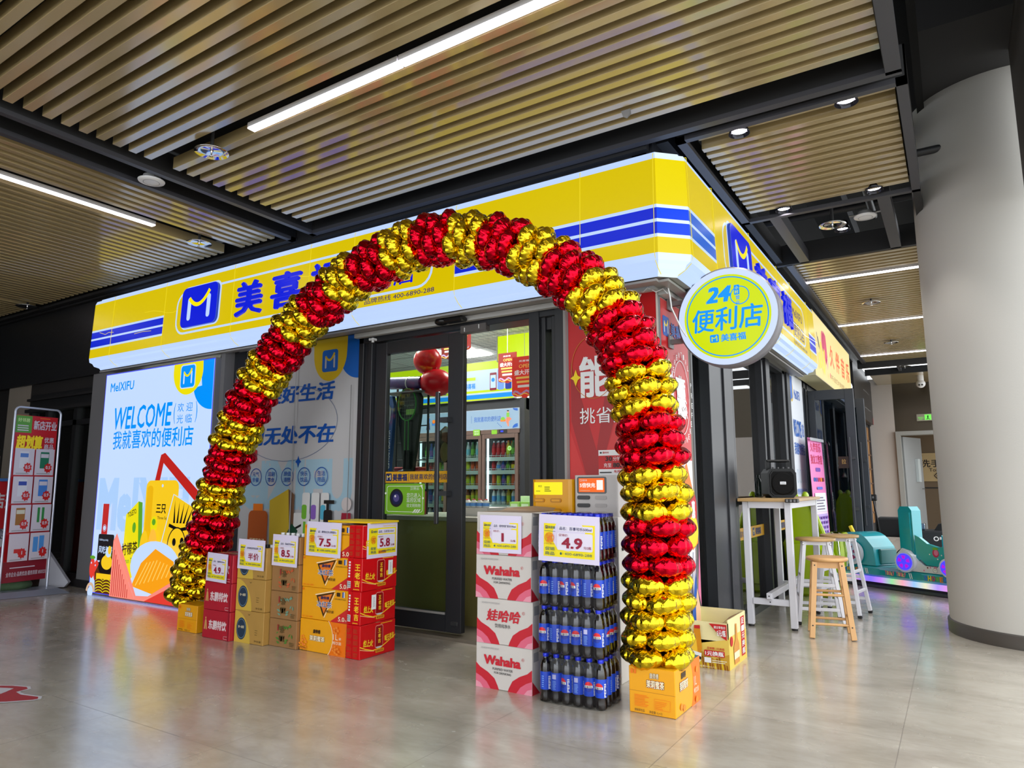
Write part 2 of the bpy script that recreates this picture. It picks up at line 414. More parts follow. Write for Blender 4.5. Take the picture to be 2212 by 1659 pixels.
# round column, its dark base ring, and the bulkhead fin beside it
COLM = P('column_plaster', (190, 188, 183), 0.75, noise=0.03, nscale=2, bump=0.05, bscale=90)
b = B(); b.lathe([(0.625, 0.09), (0.625, 4.05)], (0.505, 6.4), COLM, 64); b.lathe([(0.0, 4.05), (0.625, 4.05)], (0.505, 6.4), COLM, 64)
b.lathe([(0.64, 0.0), (0.64, 0.085), (0.625, 0.095)], (0.505, 6.4), P('column_base', (70, 66, 62), 0.4), 64)
struct('column', b)
b = B(); b.box(0.54, 0.72, 3.6, 5.55, 3.03, 4.3, P('bulkhead_brown', (66, 60, 54), 0.7)); b.box(0.0, 0.85, 5.0, 20, 4.05, 4.3, P('soffit_dark', (48, 48, 50), 0.8)); b.box(-0.03, 0.02, -5.0, 12, 4.0, 4.3, VOID)
struct('ceiling_bulkhead', b)

# bulkhead behind and above the fascia
BULK = P('bulkhead_black', (22, 23, 27), 0.45, bump=0.12, bscale=25)
b = B()
b.box(-12, -1.52, 4.02, 4.16, 2.33, 3.42, BULK); b.box(-12, -1.5, 3.97, 4.02, 3.20, 3.42, FRAMED)
b.box(-1.62, -1.48, 4.02, 17.1, 2.36, 3.5, BULK); b.box(-1.48, -1.40, 4.1, 13.7, 3.28, 3.42, FRAMED)
struct('wall_upper', b)
TRIMW = P('grey_aluminium', (150, 148, 146), 0.4)
b = B()      # soffit under the fascia: pale strips and dark recess
b.box(-7.72, -1.42, 3.86, 3.91, 2.29, 2.305, TRIMW); b.box(-7.72, -1.5, 3.91, 4.12, 2.335, 2.345, DARK)
b.box(-4.08, -2.16, 4.02, 4.06, 2.275, 2.31, P('white_cable_duct', (190, 190, 190), 0.5))
b.box(-1.42, -1.36, 3.9, 8.3, 2.29, 2.305, TRIMW); b.box(-1.6, -1.42, 4.14, 8.3, 2.345, 2.355, DARK)
b.box(-2.16, -1.5, 4.05, 4.1, 2.295, 2.335, P('white_cable_duct')); b.box(-1.5, -1.44, 4.1, 4.9, 2.27, 2.33, P('white_cable_duct'))
struct('trim_soffit', b)

# neighbouring frontage on the left: plaster pier, black shopfront
PIER = P('pier_plaster', (128, 120, 110), 0.8, noise=0.05, nscale=4)
b = B(); b.box(-10.3, -9.72, 4.05, 4.4, 0, 3.42, PIER); b.box(-8.16, -7.55, 4.02, 4.3, 0.06, 2.33, P('side_pier', (112, 112, 116), 0.7)); b.box(-8.2, -7.55, 4.0, 4.3, 0, 0.08, DARK)
struct('wall_left', b)
b = B()
b.box(-9.72, -8.16, 4.06, 4.16, 2.0, 2.2, DARK); b.box(-9.72, -8.16, 4.02, 4.16, 2.12, 2.15, FRAMED); b.box(-9.75, -8.16, 4.02, 4.1, 1.98, 2.02, FRAMED)
for x in (-9.72, -9.3, -8.62, -8.24): b.box(x, x+0.08, 4.06, 4.16, 0, 2.0, DARK)
b.box(-9.72, -8.16, 4.06, 4.16, 0, 0.12, DARK); b.box(-9.72, -8.16, 4.06, 4.16, 1.78, 1.84, DARK)
b.box(-9.7, -8.2, 4.10, 4.11, 0.1, 2.0, GLASS)
struct('window_1', b)
b = B(); b.box(-9.75, -7.7, 4.06, 4.2, 2.2, 3.42, P('dark_frontage', (30, 28, 28), 0.6)); b.box(-14, -10.3, 4.1, 4.3, 0, 3.42, P('dark_frontage', (30, 28, 28), 0.6)); b.box(-9.72, -8.1, 5.6, 5.7, 0, 2.3, P('dim_room', (70, 64, 58), 0.8))
b.box(-14, -13.9, -7, 4.2, 0, 4.4, P('dark_frontage')); b.box(-14, -7.0, -5.2, -5.0, 0, 4.4, P('unseen_back_wall', (84, 82, 80), 0.7))  # unseen walls, added to block daylight on the left and in door reflections
struct('wall_far_left', b)

# far end of the arcade on the right
ENDW = P('end_wall_plaster', (186, 178, 172), 0.8, noise=0.03, nscale=3)
b = B(); b.box(-1.6, -1.02, 17.1, 17.3, 0, 3.4, ENDW); b.box(-1.02, 2.0, 17.1, 17.3, 2.22, 3.4, M('bronze_panel', (70, 62, 50), 0.22, 0.6))
b.box(0.3, 2.0, 17.1, 17.3, 0, 2.22, ENDW); struct('wall_end', b)
b = B(); b.box(-1.6, 2.0, 19.5, 19.6, 0, 3.2, P('corridor_panel', (128, 108, 84), 0.6)); b.box(-1.6, 2.0, 19.49, 19.5, 1.0, 1.03, DARK)
b.box(-1.7, -1.6, 17.2, 19.6, 0, 3.2, P('corridor_panel')); b.box(-1.6, 2.0, 17.2, 19.6, 2.6, 2.7, P('corridor_panel')); struct('wall_corridor', b)
dr = B(); dr.box(-1.02, -0.93, 17.02, 17.3, 0, 2.22, P('grey_door_frame', (150, 150, 146), 0.4)); dr.box(-0.93, 0.3, 17.02, 17.3, 2.14, 2.22, P('grey_door_frame'))
dr.bar((-0.92, 17.3, 1.07), (-0.62, 18.15, 1.07), 0.045, 2.1, P('grey_door_leaf', (140, 142, 142), 0.4)); o = struct('door_3', dr)
h = B(); h.bar((-0.70, 17.78, 1.4), (-0.66, 17.93, 1.4), 0.06, 0.5, P('pale_door_glass', (196, 204, 206), 0.2)); h.build('door_window', o)
h = B(); h.cyl((-0.66, 18.04, 1.0), (-0.58, 18.02, 1.0), 0.012, STEEL, 8); h.cyl((-0.58, 18.02, 1.0), (-0.60, 17.92, 1.0), 0.01, STEEL, 8); h.build('door_handle', o)
# ================================================================== LIT FASCIA (front, chamfered corner, side)
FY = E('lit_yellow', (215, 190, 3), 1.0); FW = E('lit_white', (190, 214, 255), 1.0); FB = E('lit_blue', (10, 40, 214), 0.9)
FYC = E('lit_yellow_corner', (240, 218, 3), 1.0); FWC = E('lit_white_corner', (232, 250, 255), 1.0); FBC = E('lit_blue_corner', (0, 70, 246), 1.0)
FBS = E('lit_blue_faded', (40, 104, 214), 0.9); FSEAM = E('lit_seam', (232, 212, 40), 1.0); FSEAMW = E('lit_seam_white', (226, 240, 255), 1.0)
PROF = [(3.085, -.05, None), (3.062, -.045, 'W'), (3.056, -.012, 'W'), (3.02, 0, 'W'), (2.727, .010, 'Y'), (2.706, .0106, 'w'), (2.637, .013, 'B'), (2.616, .0136, 'w'),
        (2.544, .016, 'B'), (2.523, .0167, 'w'), (2.426, .020, 'Y'), (2.385, .012, 'W'), (2.372, -.015, 'W'), (2.345, -.03, 'W'), (2.33, -.075, 'W'), (2.312, -.085, 'W')]
YF, XR = 3.77, -1.235
def fasc_pt(i, o):                       # plan points of the sweep, offset outward by o
    k = math.tan(radians(22.5))*o
    return [(-7.74+max(0, -o)*0.5, YF+0.29), (-7.74+max(0, -o)*0.5, YF-o), (-6.40, YF-o), (-2.86, YF-o), (-1.373+k, YF-o), (XR+o, 3.908-k), (XR+o, 4.45), (XR+o, 7.93), (XR+o, 8.37-max(0, -o)*0.5), (-1.5, 8.37-max(0, -o)*0.5)][i]
t = thing('shop_fascia', 'long yellow illuminated fascia with white borders and blue stripes wrapping the shop corner', 'sign', (-4.5, 3.77, 2.31))
b = B()
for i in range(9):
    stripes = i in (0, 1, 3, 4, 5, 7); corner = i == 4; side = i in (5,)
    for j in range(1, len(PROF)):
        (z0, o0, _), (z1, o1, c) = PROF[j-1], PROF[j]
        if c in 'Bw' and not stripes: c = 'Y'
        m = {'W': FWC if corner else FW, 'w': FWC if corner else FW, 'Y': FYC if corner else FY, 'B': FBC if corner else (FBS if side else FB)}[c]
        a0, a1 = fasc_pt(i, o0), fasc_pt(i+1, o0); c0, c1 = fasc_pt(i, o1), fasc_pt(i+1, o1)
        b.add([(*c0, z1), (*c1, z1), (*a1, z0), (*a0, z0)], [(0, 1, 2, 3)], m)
for z, o in ((3.085, -.05), (2.312, -.085)):          # closing top and underside
    pts = [(*fasc_pt(i, o), z) for i in range(10)]; inn = [(-7.6, YF+.3), (-7.6, YF+.25), (-6.4, YF+.25), (-2.86, YF+.25), (-1.5, YF+.25), (-1.5, YF+.25), (-1.5, 4.45), (-1.5, 7.93), (-1.5, 8.3), (-1.5, 8.36)]
    for i in range(9):
        q = [pts[i], pts[i+1], (*inn[i+1], z), (*inn[i], z)]
        b.add(q if z > 3 else q[::-1], [(0, 1, 2, 3)], FW if z > 3 else TRIMW)
b.build('light_box', t)
def fz(z): return 0.02*(3.02-z)/0.594
cvF = lambda bb: CV(bb, fn=lambda u, v, d: (u, YF-fz(v)-d, v), eps=0.0007)
cvR = lambda bb: CV(bb, fn=lambda u, v, d: (XR+fz(v)+d, u, v), eps=0.0007)
for x in (-7.34, -6.40, -5.34, -4.35, -3.85, -2.855, -1.872, -1.385):     # panel seams with their small ribs
    b = B(); b.tube([(x, YF+.03, 3.06), (x, YF-.002, 3.05), (x, YF-.004, 3.02), (x, YF-.022, 2.426), (x, YF-.008, 2.38), (x, YF+.03, 2.345), (x, YF+.075, 2.32)], .0022, FSEAM, 5); b.build('panel_joint', t)
for y in (3.93, 4.45, 5.45, 6.45, 7.05, 7.93):
    b = B(); b.tube([(XR-.03, y, 3.06), (XR+.002, y, 3.05), (XR+.004, y, 3.02), (XR+.022, y, 2.426), (XR+.008, y, 2.38), (XR-.03, y, 2.345), (XR-.075, y, 2.32)], .0022, FSEAM, 5); b.build('panel_joint', t)
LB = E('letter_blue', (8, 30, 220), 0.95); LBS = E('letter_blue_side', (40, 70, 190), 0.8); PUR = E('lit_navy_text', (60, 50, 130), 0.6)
LOGOY = E('logo_yellow', (255, 232, 0), 1.0)
for which in ('front', 'side'):
    mk = cvF if which == 'front' else cvR
    X0, X1, lx, chars, nx0, nx1, ph = (-6.19, -3.06, -6.085, ((-5.28, .36), (-4.80, .38), (-4.32, .38)), -3.86, -3.22, (-3.71, -3.03)) if which == 'front' else (4.66, 7.72, 4.79, ((5.53, .42), (6.03, .44), (6.53, .42)), 7.05, 7.62, (7.02, 7.72))
    b = B(); c = mk(b)
    c.frame(X0, 2.502, X1-X0, .405, .13, .020, FW)
    if which == 'front':
        c.text('便利店', nx0, 2.545, nx1-nx0, .16, LB, .012); c.text('MeIXIFU', nx0+.02, 2.74, nx1-nx0-.06, .10, LB, .02)
        c.text('品牌热线 400-6890-288', ph[0], 2.442, ph[1]-ph[0], .045, PUR, .008)
    else:
        c.text('便利店', nx0, 2.53, nx1-nx0, .15, PUR, .012); c.text('MeIXIFU', nx0+.02, 2.73, nx1-nx0-.06, .09, PUR, .02)
        c.text('品牌热线 400-6890-288', ph[0], 2.44, ph[1]-ph[0], .04, PUR, .008)
    b.build('printed_border', t)
    b = B(); c = mk(b)
    for k, (cx, w) in enumerate(chars): c.text('美喜福'[k], cx, 2.548, w, .315, LB, .026, ext=.022)
    b.build('raised_lettering', t)
    b = B(); c = mk(b); fr_w, fr_h = (.545, .385) if which == 'front' else (.60, .385)
    c.rect(lx-.02, 2.535, fr_w+.04, fr_h+.03, FW, .07)
    pts = rrect(lx, 2.548, fr_w, fr_h, .06)
    lo = [c.fn(u, v, .001) for u, v in pts]; hi = [c.fn(u, v, .022) for u, v in pts]; n = len(pts)
    b.add(lo+hi, [(i, (i+1) % n, n+(i+1) % n, n+i) for i in range(n)], LBS)
    c.k = 31; c.mlogo(lx, 2.548, fr_w, fr_h, LB, FW, LOGOY, r=.11)
    b.build('logo_plate', t)
for pts in (((-6.75, 2.80), (-6.60, 2.80), (-6.45, 2.77), (-6.36, 2.745), (-6.25, 2.735), (-6.18, 2.75)), ((-7.58, 2.695), (-7.46, 2.66), (-7.40, 2.675), (-7.3, 2.665)), ((-6.9, 2.6), (-6.75, 2.605), (-6.6, 2.595)), ((-4.5, 2.8), (-4.36, 2.78), (-4.25, 2.79))):
    b = B(); c = cvF(b); c.k = 2; c.strip(pts, .005, FSEAM); b.build('crack', t)     # bright cracks in the acrylic
for pts in (((6.55, 2.9), (6.62, 2.93), (6.8, 2.93)), ((6.9, 2.62), (7.2, 2.62), (7.5, 2.60), (7.9, 2.63), (8.3, 2.66))):
    b = B(); c = cvR(b); c.k = 40; c.strip(pts, .008, FWC); b.build('crack', t)

# ================================================================== ROUND 24-HOUR SIGN
SYG = E('lit_lime_yellow', (208, 226, 6), 1.0); SCY = E('lit_cyan', (0, 150, 250), 1.0); SWH = E('lit_cool_white', (206, 222, 255), 1.0)
t = thing('round_sign', 'round yellow and white 24-hour lightbox sign projecting from the red corner pier', 'sign', (-1.10, 4.19, 2.098))
cx, cy, cz, r = -1.105, 4.2, 2.10, .308
b = B(); T = Matrix.Translation((cx, cy, cz)) @ Matrix.Rotation(radians(90), 4, 'X')
b.lathe([(0, .0), (r, .0), (r, -.12), (0, -.12)], (0, 0), P('sign_rim_grey', (120, 118, 124), 0.35), 64, T)
b.build('drum', t)
b = B(); c = front(b, cx, cy, cz, .0008); c.k = 1
c.disc(0, 0, r-.008, SWH, n=64); c.disc(0, 0, r-.045, SYG, n=64); c.ring(0, 0, r-.062, .007, SCY, n=64)
c.text('24', -.125, .09, .16, .105, SCY, .045, .25); c.ring(.085, .12, .055, .006, SCY)
c.rect(.052, .125, .033, .062, SCY, .004); c.text('小', .058, .158, .021, .022, SYG, .02); c.text('时', .058, .131, .021, .022, SYG, .02); c.text('营', .060, .094, .026, .026, SCY, .02); c.text('业', .060, .063, .026, .025, SCY, .02)
c.text('便利店', -.212, -.09, .43, .15, SCY, .02, .08)
c.mlogo(-.105, -.158, .055, .05, SCY, SYG, SYG); c.text('美喜福', -.038, -.158, .15, .048, SCY, .03)
b.build('face', t)
for z in (2.24, 1.99):
    b = B(); b.bar((-1.485, 4.26, z), (-1.36, 4.26, z), .03, .03, P('bracket_steel', (120, 116, 116), 0.4)); b.box(-1.488, -1.478, 4.22, 4.3, z-.04, z+.04, P('bracket_steel')); b.build('bracket', t)
cb = B(); cb.tube([(-1.42, 4.05, 2.31), (-1.41, 4.06, 2.24), (-1.41, 4.08, 2.17), (-1.38, 4.16, 2.05), (-1.35, 4.22, 1.98)], .005, WPLASTIC, 6)
cb.tube([(-1.62, 4.07, 2.31), (-1.58, 4.05, 2.29), (-1.55, 4.05, 2.315), (-1.50, 4.06, 2.28), (-1.46, 4.08, 2.3), (-1.44, 4.1, 2.27)], .004, WPLASTIC, 6)
cb.tube([(-1.68, 4.07, 2.31), (-1.67, 4.06, 2.25), (-1.63, 4.06, 2.23), (-1.60, 4.06, 2.28)], .004, WPLASTIC, 6)
tag(cb.build('power_cable'), 'loose white power cables hanging above the red corner pier', 'cable')

# ================================================================== LIT WELCOME BOX
LWH = E('lit_poster_white', (196, 220, 255), 1.0); LCY = E('lit_poster_blue', (0, 146, 250), 1.0); LYE = E('lit_poster_yellow', (236, 222, 10), 1.0); LRE = E('lit_poster_red', (232, 62, 50), 0.95)
LOR = E('lit_poster_orange', (248, 160, 20), 1.0); LDK = E('lit_poster_black', (20, 18, 20), 0.6); LPB = E('lit_pale_blue', (170, 206, 250), 1.0); LBR = E('lit_brown', (92, 42, 22), 0.9); LGN = E('lit_green', (96, 170, 40), 0.9); LPK = E('lit_coral', (250, 140, 124), 1.0); LDR = E('lit_deep_red', (196, 36, 30), 0.9); LGD = E('lit_gold', (246, 200, 30), 1.0)
t = thing('welcome_lightbox', 'tall glowing white welcome lightbox with a red shopping basket and snacks', 'lightbox', (-6.59, 3.9, 0))
b = B(); b.box(-7.535, -5.655, 3.842, 4.05, 0.0, 2.25, P('lightbox_case', (120, 122, 132), 0.4), .004); b.build('case', t)
b = B(); c = front(b, -7.535, 3.842, 0, .0006); W, Hh = 1.88, 2.25
c.rect(.004, .012, W-.008, Hh-.018, E('lit_edge_blue', (60, 70, 255), 1)); c.rect(.014, .02, W-.026, Hh-.034, LWH)
c.text('MeIXIFU', .05, .62, 1.8, .55, LPB, .05)
c.text('MeIXIFU', .11, 2.05, .44, .095, LCY, .02)
pts = [(1.24, 2.236)]+arc(1.47, 2.16, .235, 180, 360, 20, .23)+[(1.70, 2.236)]
c.poly([(1.66, 2.236), (1.70, 2.0)]+arc(1.866, 2.03, .30, 190, 270, 12, .26)+[(1.866, 2.236)], LCY); c.poly(pts, LYE)
c.mlogo(1.36, 2.0, .22, .21, LCY, LWH, LYE, LWH)
c.text('WELCOME', .235, 1.645, 1.02, .235, LCY, .018, .12)
c.text('(', 1.285, 1.66, .03, .20, LCY, 0); c.text(')', 1.63, 1.66, .03, .20, LCY, 0)
for k, ch in enumerate('欢迎光临'): c.text(ch, 1.345+.14*(k % 2), 1.77-.11*(k//2), .10, .085, LCY, .004)
c.text('我就喜欢的便利店', .255, 1.445, 1.37, .19, LCY, .014)
# basket handle, goods, basket
c.poly([(1.02, .98), (1.13, 1.36), (1.20, 1.35), (1.10, .96)], LDR); c.poly([(1.13, 1.37), (1.20, 1.39), (1.84, .98), (1.84, .86), (1.19, 1.29)], LDR)
c.rect(.93, .30, .53, .83, LGD, .07); c.rect(.95, .36, .10, .72, E('lit_gold_dark', (236, 180, 10), 1), .04); c.disc(1.20, 1.08, .015, LWH, n=12); c.text('三只', 1.12, .82, .16, .09, LDK, .03); c.text('Three Sq', 1.15, .76, .15, .035, LDK, .01)
c.ellipse = None
c.disc(1.10, .72, .055, LYE, .075); c.disc(1.10, .74, .03, LGN)
c.poly([(.60, .16), (.62, .80), (.82, .93), (.89, .30), (.74, .16)], LYE); c.poly([(.82, .93), (.89, .92), (.95, .30), (.89, .30)], LGN)
c.text('TOLETO', .66, .77, .15, .05, LDK, .02, 0, 18); c.text('柠檬茶', .60, .40, .27, .12, LDK, .02, 0, 8); c.text('Lemon Tea', .62, .33, .2, .05, LGN, .01, 0, 5); c.disc(.78, .68, .03, LGN, .05)
c.poly([(1.18, .34), (1.40, 1.0), (1.80, .86), (1.80, .10), (1.40, .10)], LGD); c.strip([(1.18, .34), (1.40, 1.0), (1.80, .86)], .012, LWH)
for k in range(5): c.poly([(1.42+.05*k, .74), (1.43+.075*k, .95-.01*k), (1.45+.05*k, .74)], LDK)
c.strip([(1.36, .72), (1.52, .68), (1.66, .70)], .03, LDK); c.disc(1.50, .55, .13, LGD, .15); c.disc(1.46, .57, .028, LDK, .035); c.disc(1.58, .58, .028, LDK, .035)
c.ring(1.50, .53, .14, .012, LDK, .17)
c.disc(.98, .46, .075, LGD, .20); c.disc(1.12, .44, .08, E('lit_mango', (255, 190, 60), 1), .24)
c.rect(.21, .60, .11, .30, LDR); c.disc(.265, .66, .035, LWH); c.ring(.265, .66, .028, .008, LDR)
c.rect(.17, .24, .29, .36, LDK, .02); c.text('风吃海带', .19, .41, .25, .075, LWH, .02); c.text('Gabbling up baby', .19, .53, .17, .025, LWH, 0); c.lines(.19, .29, .12, .07, 2, LWH)
for x, y in ((.10, .26), (.18, .24)): c.disc(x, y, .05, LRE, .10); c.disc(x-.02, y+.05, .01, LWH)
c.disc(.10, .365, .05, LGN, .018)
for x, y in ((.40, .46), (.36, .39), (.30, .33), (.42, .40)): c.disc(x, y, .03, E('lit_cuke', (180, 214, 60), 1)); c.disc(x, y, .018, LWH)
c.poly([(.20, .03), (.17, .22), (.26, .34), (.50, .34), (.50, .03)], LBR); c.disc(.36, .29, .13, LDK, .09); c.disc(.38, .33, .10, LGD, .07); c.disc(.40, .43, .05, LWH, .05); c.disc(.42, .45, .03, LGD, .04)
for k in range(5): c.strip(arc(.28, .03+.028*k, .07, 160, 20, 8, .03), .008, LYE); c.strip(arc(.42, .03+.028*k, .07, 160, 20, 8, .03), .008, LYE)
c.rect(.22, .17, .28, .05, LGD)
c.strip(arc(.13, .02, .07, 170, 10, 10, .09), .03, E('lit_bun', (214, 180, 150), 1)); c.disc(.13, .03, .05, LWH, .05)
# basket body
c.disc(1.22, .33, .40, LWH, .24); c.poly([(.86, .14), (1.0, .36), (1.22, .50), (1.52, .40), (1.56, .22), (1.3, .08)], LOR)
for k in range(9): c.strip([(.93+.07*k, .15+.015*k), (1.10+.055*k, .40-.01*abs(k-3))], .012, E('lit_noodle', (255, 206, 96), 1))
c.poly([(.505, .55), (.56, .62), (.96, .06), (1.16, .07), (1.84, .36), (1.84, .30), (1.1, .02), (.95, .02)], LPK)
c.poly([(.505, .02), (.505, .55), (.95, .02)], LPK); c.poly([(.95, .02), (1.1, .02), (1.866, .31), (1.866, .02)], LRE)
for k in range(9): c.strip([(.54+.035*k, .03), (.54+.035*k, .46-.044*k)], .010, LDR)
b.build('lit_panel', t)
# ================================================================== SHOPFRONT
PGREY = P('poster_grey_white', (188, 187, 190), 0.45); PBL = P('poster_blue', (10, 78, 168), 0.45); PPALE = P('poster_pale_blue', (158, 190, 208), 0.45); PYE = P('poster_yellow', (214, 178, 24), 0.45); PCB = P('poster_cobalt', (16, 96, 190), 0.45)
t = thing('wall_poster', 'pale grey printed wall poster with blue slogans between the lightbox and the door', 'poster', (-4.98, 4.12, 0))
b = B(); b.box(-5.89, -4.085, 4.10, 4.14, 0, 2.335, P('panel_edge', (150, 150, 152), 0.5)); c = front(b, -5.89, 4.10, 0, .0006)
c.rect(0, 0.02, 1.805, 2.31, PGREY)
c.text('MeIXIFU', .02, .86, 1.74, .45, PPALE, .06)
c.text('MeIXIFU', .11, 2.165, .42, .085, PBL, .02)
c.poly([(1.58, 2.33), (1.60, 2.2)]+arc(1.80, 2.16, .22, 190, 270, 10, .20)+[(1.80, 2.33)], PCB)
c.poly([(1.25, 2.33)]+arc(1.455, 2.20, .20, 180, 360, 18, .24)+[(1.66, 2.33)], PYE)
c.mlogo(1.36, 2.04, .19, .19, PCB, PGREY, PYE)
c.text('创造美好生活', .20, 1.80, 1.33, .16, PBL, .03, .12); c.text('便利无处不在', .20, 1.435, 1.35, .165, PBL, .03, .12)
c.ring(.95, 1.62, .62, .004, P('poster_line', (90, 110, 150)), .33, 50)
c.poly([(1.10, 1.30), (1.113, 1.335), (1.126, 1.30), (1.15, 1.283), (1.126, 1.266), (1.113, 1.23), (1.10, 1.266), (1.076, 1.283)], PBL)
for k, (a, d) in enumerate((('元气', '早餐'), ('追剧', '零食'), ('颜值', '潮搭'), ('快乐', '饮品'), ('生活', '用品'))):
    x = .56+.213*k; c.ring(x, 1.155, .075, .007, PBL); c.text(a, x-.045, 1.16, .09, .042, PBL, .012); c.text(d, x-.045, 1.108, .09, .042, PBL, .012)
c.rect(.50, .50, .26, .36, P('print_amber', (176, 84, 30)), .05); c.rect(.56, .86, .13, .06, ORANGE); c.text('压榨花生油', .53, .58, .20, .04, CREAM, .02)
c.poly([(.80, .50), (.78, .95), (1.02, 1.05), (1.06, .55)], P('print_kraft', (206, 176, 50))); c.poly([(1.02, 1.05), (1.10, 1.0), (1.10, .6), (1.06, .55)], P('print_brown', (110, 80, 60)))
c.rect(1.10, .55, .20, .30, P('print_white', (214, 214, 214)), .01); c.poly([(1.10, .70), (1.30, .78), (1.30, .80), (1.10, .72)], BLACK)
c.poly([(.98, .62), (1.08, .76), (1.16, .70), (1.06, .56)], P('print_teal', (20, 70, 50)))
for k, m in enumerate((GREEN, P('print_violet', (130, 90, 180)), P('print_sky', (80, 170, 200)))):
    c.rect(1.20+.115*k, .62, .095, .40, P('print_white'), .02); c.rect(1.20+.115*k, .80, .06, .12, m, .02); c.rect(1.225+.115*k, .64, .03, .14, m)
c.rect(1.47, .60, .10, .28, BLACK, .02); c.rect(1.50, .86, .03, .08, BLACK); c.rect(1.47, .93, .12, .03, BLACK)
c.poly([(1.66, .62), (1.68, .86), (1.78, .86), (1.80, .62)], P('print_wine', (150, 24, 50))); c.disc(1.73, .93, .055, P('print_glassgrey', (200, 190, 190)))
c.rect(1.06, 0, .012, 2.33, P('panel_seam', (168, 168, 170))); c.rect(1.74, .3, .008, 1.6, P('panel_seam_dark', (120, 120, 120)))
b.build('printed_panel', t)
b = B(); b.box(-5.42, -5.33, 4.03, 4.10, 1.30, 1.40, P('alarm_red', (190, 30, 34), 0.4), .008); c = front(b, -5.42, 4.03, 1.30); c.rect(.018, .035, .054, .042, WHITE); c.rect(.026, .05, .036, .008, BLACK)
tag(b.build('fire_alarm'), 'small red fire alarm button box fixed to the grey wall poster', 'alarm')

# door frames
b = B()
for x0, x1, y0 in ((-4.082, -4.03, 4.08), (-4.03, -3.965, 4.10), (-3.965, -3.925, 4.07), (-2.44, -2.36, 4.07), (-2.36, -2.325, 4.10), (-2.275, -2.235, 4.10), (-2.235, -2.165, 4.07)): b.box(x0, x1, y0, 4.24, 0, 2.335, ANTH, .003)
b.box(-4.08, -2.165, 4.08, 4.26, 2.235, 2.335, ANTH, .003); b.box(-2.325, -2.275, 4.12, 4.22, 2.15, 2.24, ANTH); b.box(-2.325, -2.275, 4.12, 4.22, 0, .98, ANTH)
b.box(-2.163, -2.145, 4.06, 4.2, 0, 2.335, P('grey_aluminium'))
b.box(-5.90, -5.89, 4.06, 4.16, 0, 2.335, DARK); b.box(-5.66, -5.60, 3.90, 4.1, 0, 2.335, P('side_pier')); b.box(-5.6, -5.55, 4.0, 4.1, 0, 2.33, ANTH)
b.box(-2.325, -2.275, 4.17, 4.175, .98, 2.15, GLASS)
struct('trim_doorway', b)
b = B(); b.box(-4.08, -2.15, 4.05, 4.55, 0, .022, P('stone_sill', (112, 104, 92), 0.35, noise=0.15)); struct('trim_sill', b)
t = B()                                                # left leaf, closed
t.box(-3.92, -3.80, 4.11, 4.16, .04, 2.225, ANTH, .003); t.box(-3.175, -3.035, 4.11, 4.16, .04, 2.225, ANTH, .003)
t.box(-3.80, -3.175, 4.11, 4.16, 2.13, 2.225, ANTH); t.box(-3.80, -3.175, 4.11, 4.16, .04, .17, ANTH); t.box(-3.80, -3.175, 4.10, 4.11, .16, .175, P('grey_aluminium'))
door = struct('door_1', t)
b = B(); b.box(-3.80, -3.175, 4.134, 4.138, .17, 2.13, GL('door_glass', (222, 232, 228), 0.2)); b.build('door_glass', door)
b = B(); b.box(-3.232, -3.20, 4.03, 4.055, .80, 1.77, P('handle_grey', (74, 76, 80), 0.35, metal=0.6), .004)
for z in (1.56, 1.02): b.box(-3.21, -3.13, 4.045, 4.112, z-.018, z+.018, P('handle_grey'))
b.build('door_handle', door)
b = B(); b.box(-3.12, -3.06, 4.10, 4.112, .09, .12, P('handle_grey'), .004); b.build('door_lock', door)
b = B(); c = front(b, -3.80, 4.132, 1.10, .0006); c.rect(0, 0, .625, .085, P('sticker_amber', (222, 166, 16))); c.mlogo(.005, .012, .06, .06, NAVY, P('sticker_cream', (240, 230, 200)), YEL); c.text('美喜福', .075, .012, .15, .058, NAVY, .04); c.rect(.238, .01, .003, .065, NAVY); c.text('我就喜欢的便利店', .25, .022, .365, .044, NAVY, .008)
b.build('amber_sticker', door)
b = B(); c = front(b, -3.80, 4.132, .858, .0006); LIME = P('sticker_lime', (118, 178, 32)); c.rect(0, 0, .40, .235, LIME, .01); PW = P('sticker_white', (232, 240, 226))
c.frame(.02, .02, .36, .195, .02, .004, PW); c.disc(.118, .125, .068, BLACK, .07); c.disc(.118, .125, .052, P('lens_blue', (40, 44, 80), 0.1)); c.disc(.118, .125, .03, P('lens_violet', (90, 84, 140), 0.1)); c.disc(.108, .138, .009, WHITE, n=10)
c.text('您已进入', .225, .130, .14, .034, PW, .005); c.text('监控区域', .225, .093, .14, .034, PW, .005); c.text('请文明购物', .225, .055, .14, .028, PW, 0); c.text('汉朔云', .26, .185, .09, .024, PW, 0)
for k in range(3): c.poly([(.285+.022*k, .014), (.30+.022*k, .014), (.325+.022*k, .042), (.31+.022*k, .042)], PW)
c.disc(.012, .16, .009, PW, n=10); c.disc(.39, .125, .009, PW, n=10); c.poly([(.36, .225), (.385, .225), (.385, .19)], PW)
b.build('camera_notice', door)
b = B(); b.box(-3.03, -2.80, 4.06, 4.12, 2.195, 2.255, P('closer_grey', (88, 84, 84), 0.4), .005); b.box(-2.99, -2.985, 4.055, 4.06, 2.205, 2.235, WHITE); b.box(-2.86, -2.855, 4.055, 4.06, 2.215, 2.245, WHITE)
tag(b.build('door_closer'), 'grey door closer box fixed above the open shop doorway', 'door closer')
b = B(); b.box(-3.10, -2.93, 3.94, 4.02, 2.265, 2.30, P('sensor_black', (20, 20, 22), 0.3), .01); b.ell((-3.14, 3.98, 2.285), (.06, .045, .03), P('sensor_black'))
tag(b.build('door_sensor'), 'small black door sensor under the fascia over the left door leaf', 'sensor')
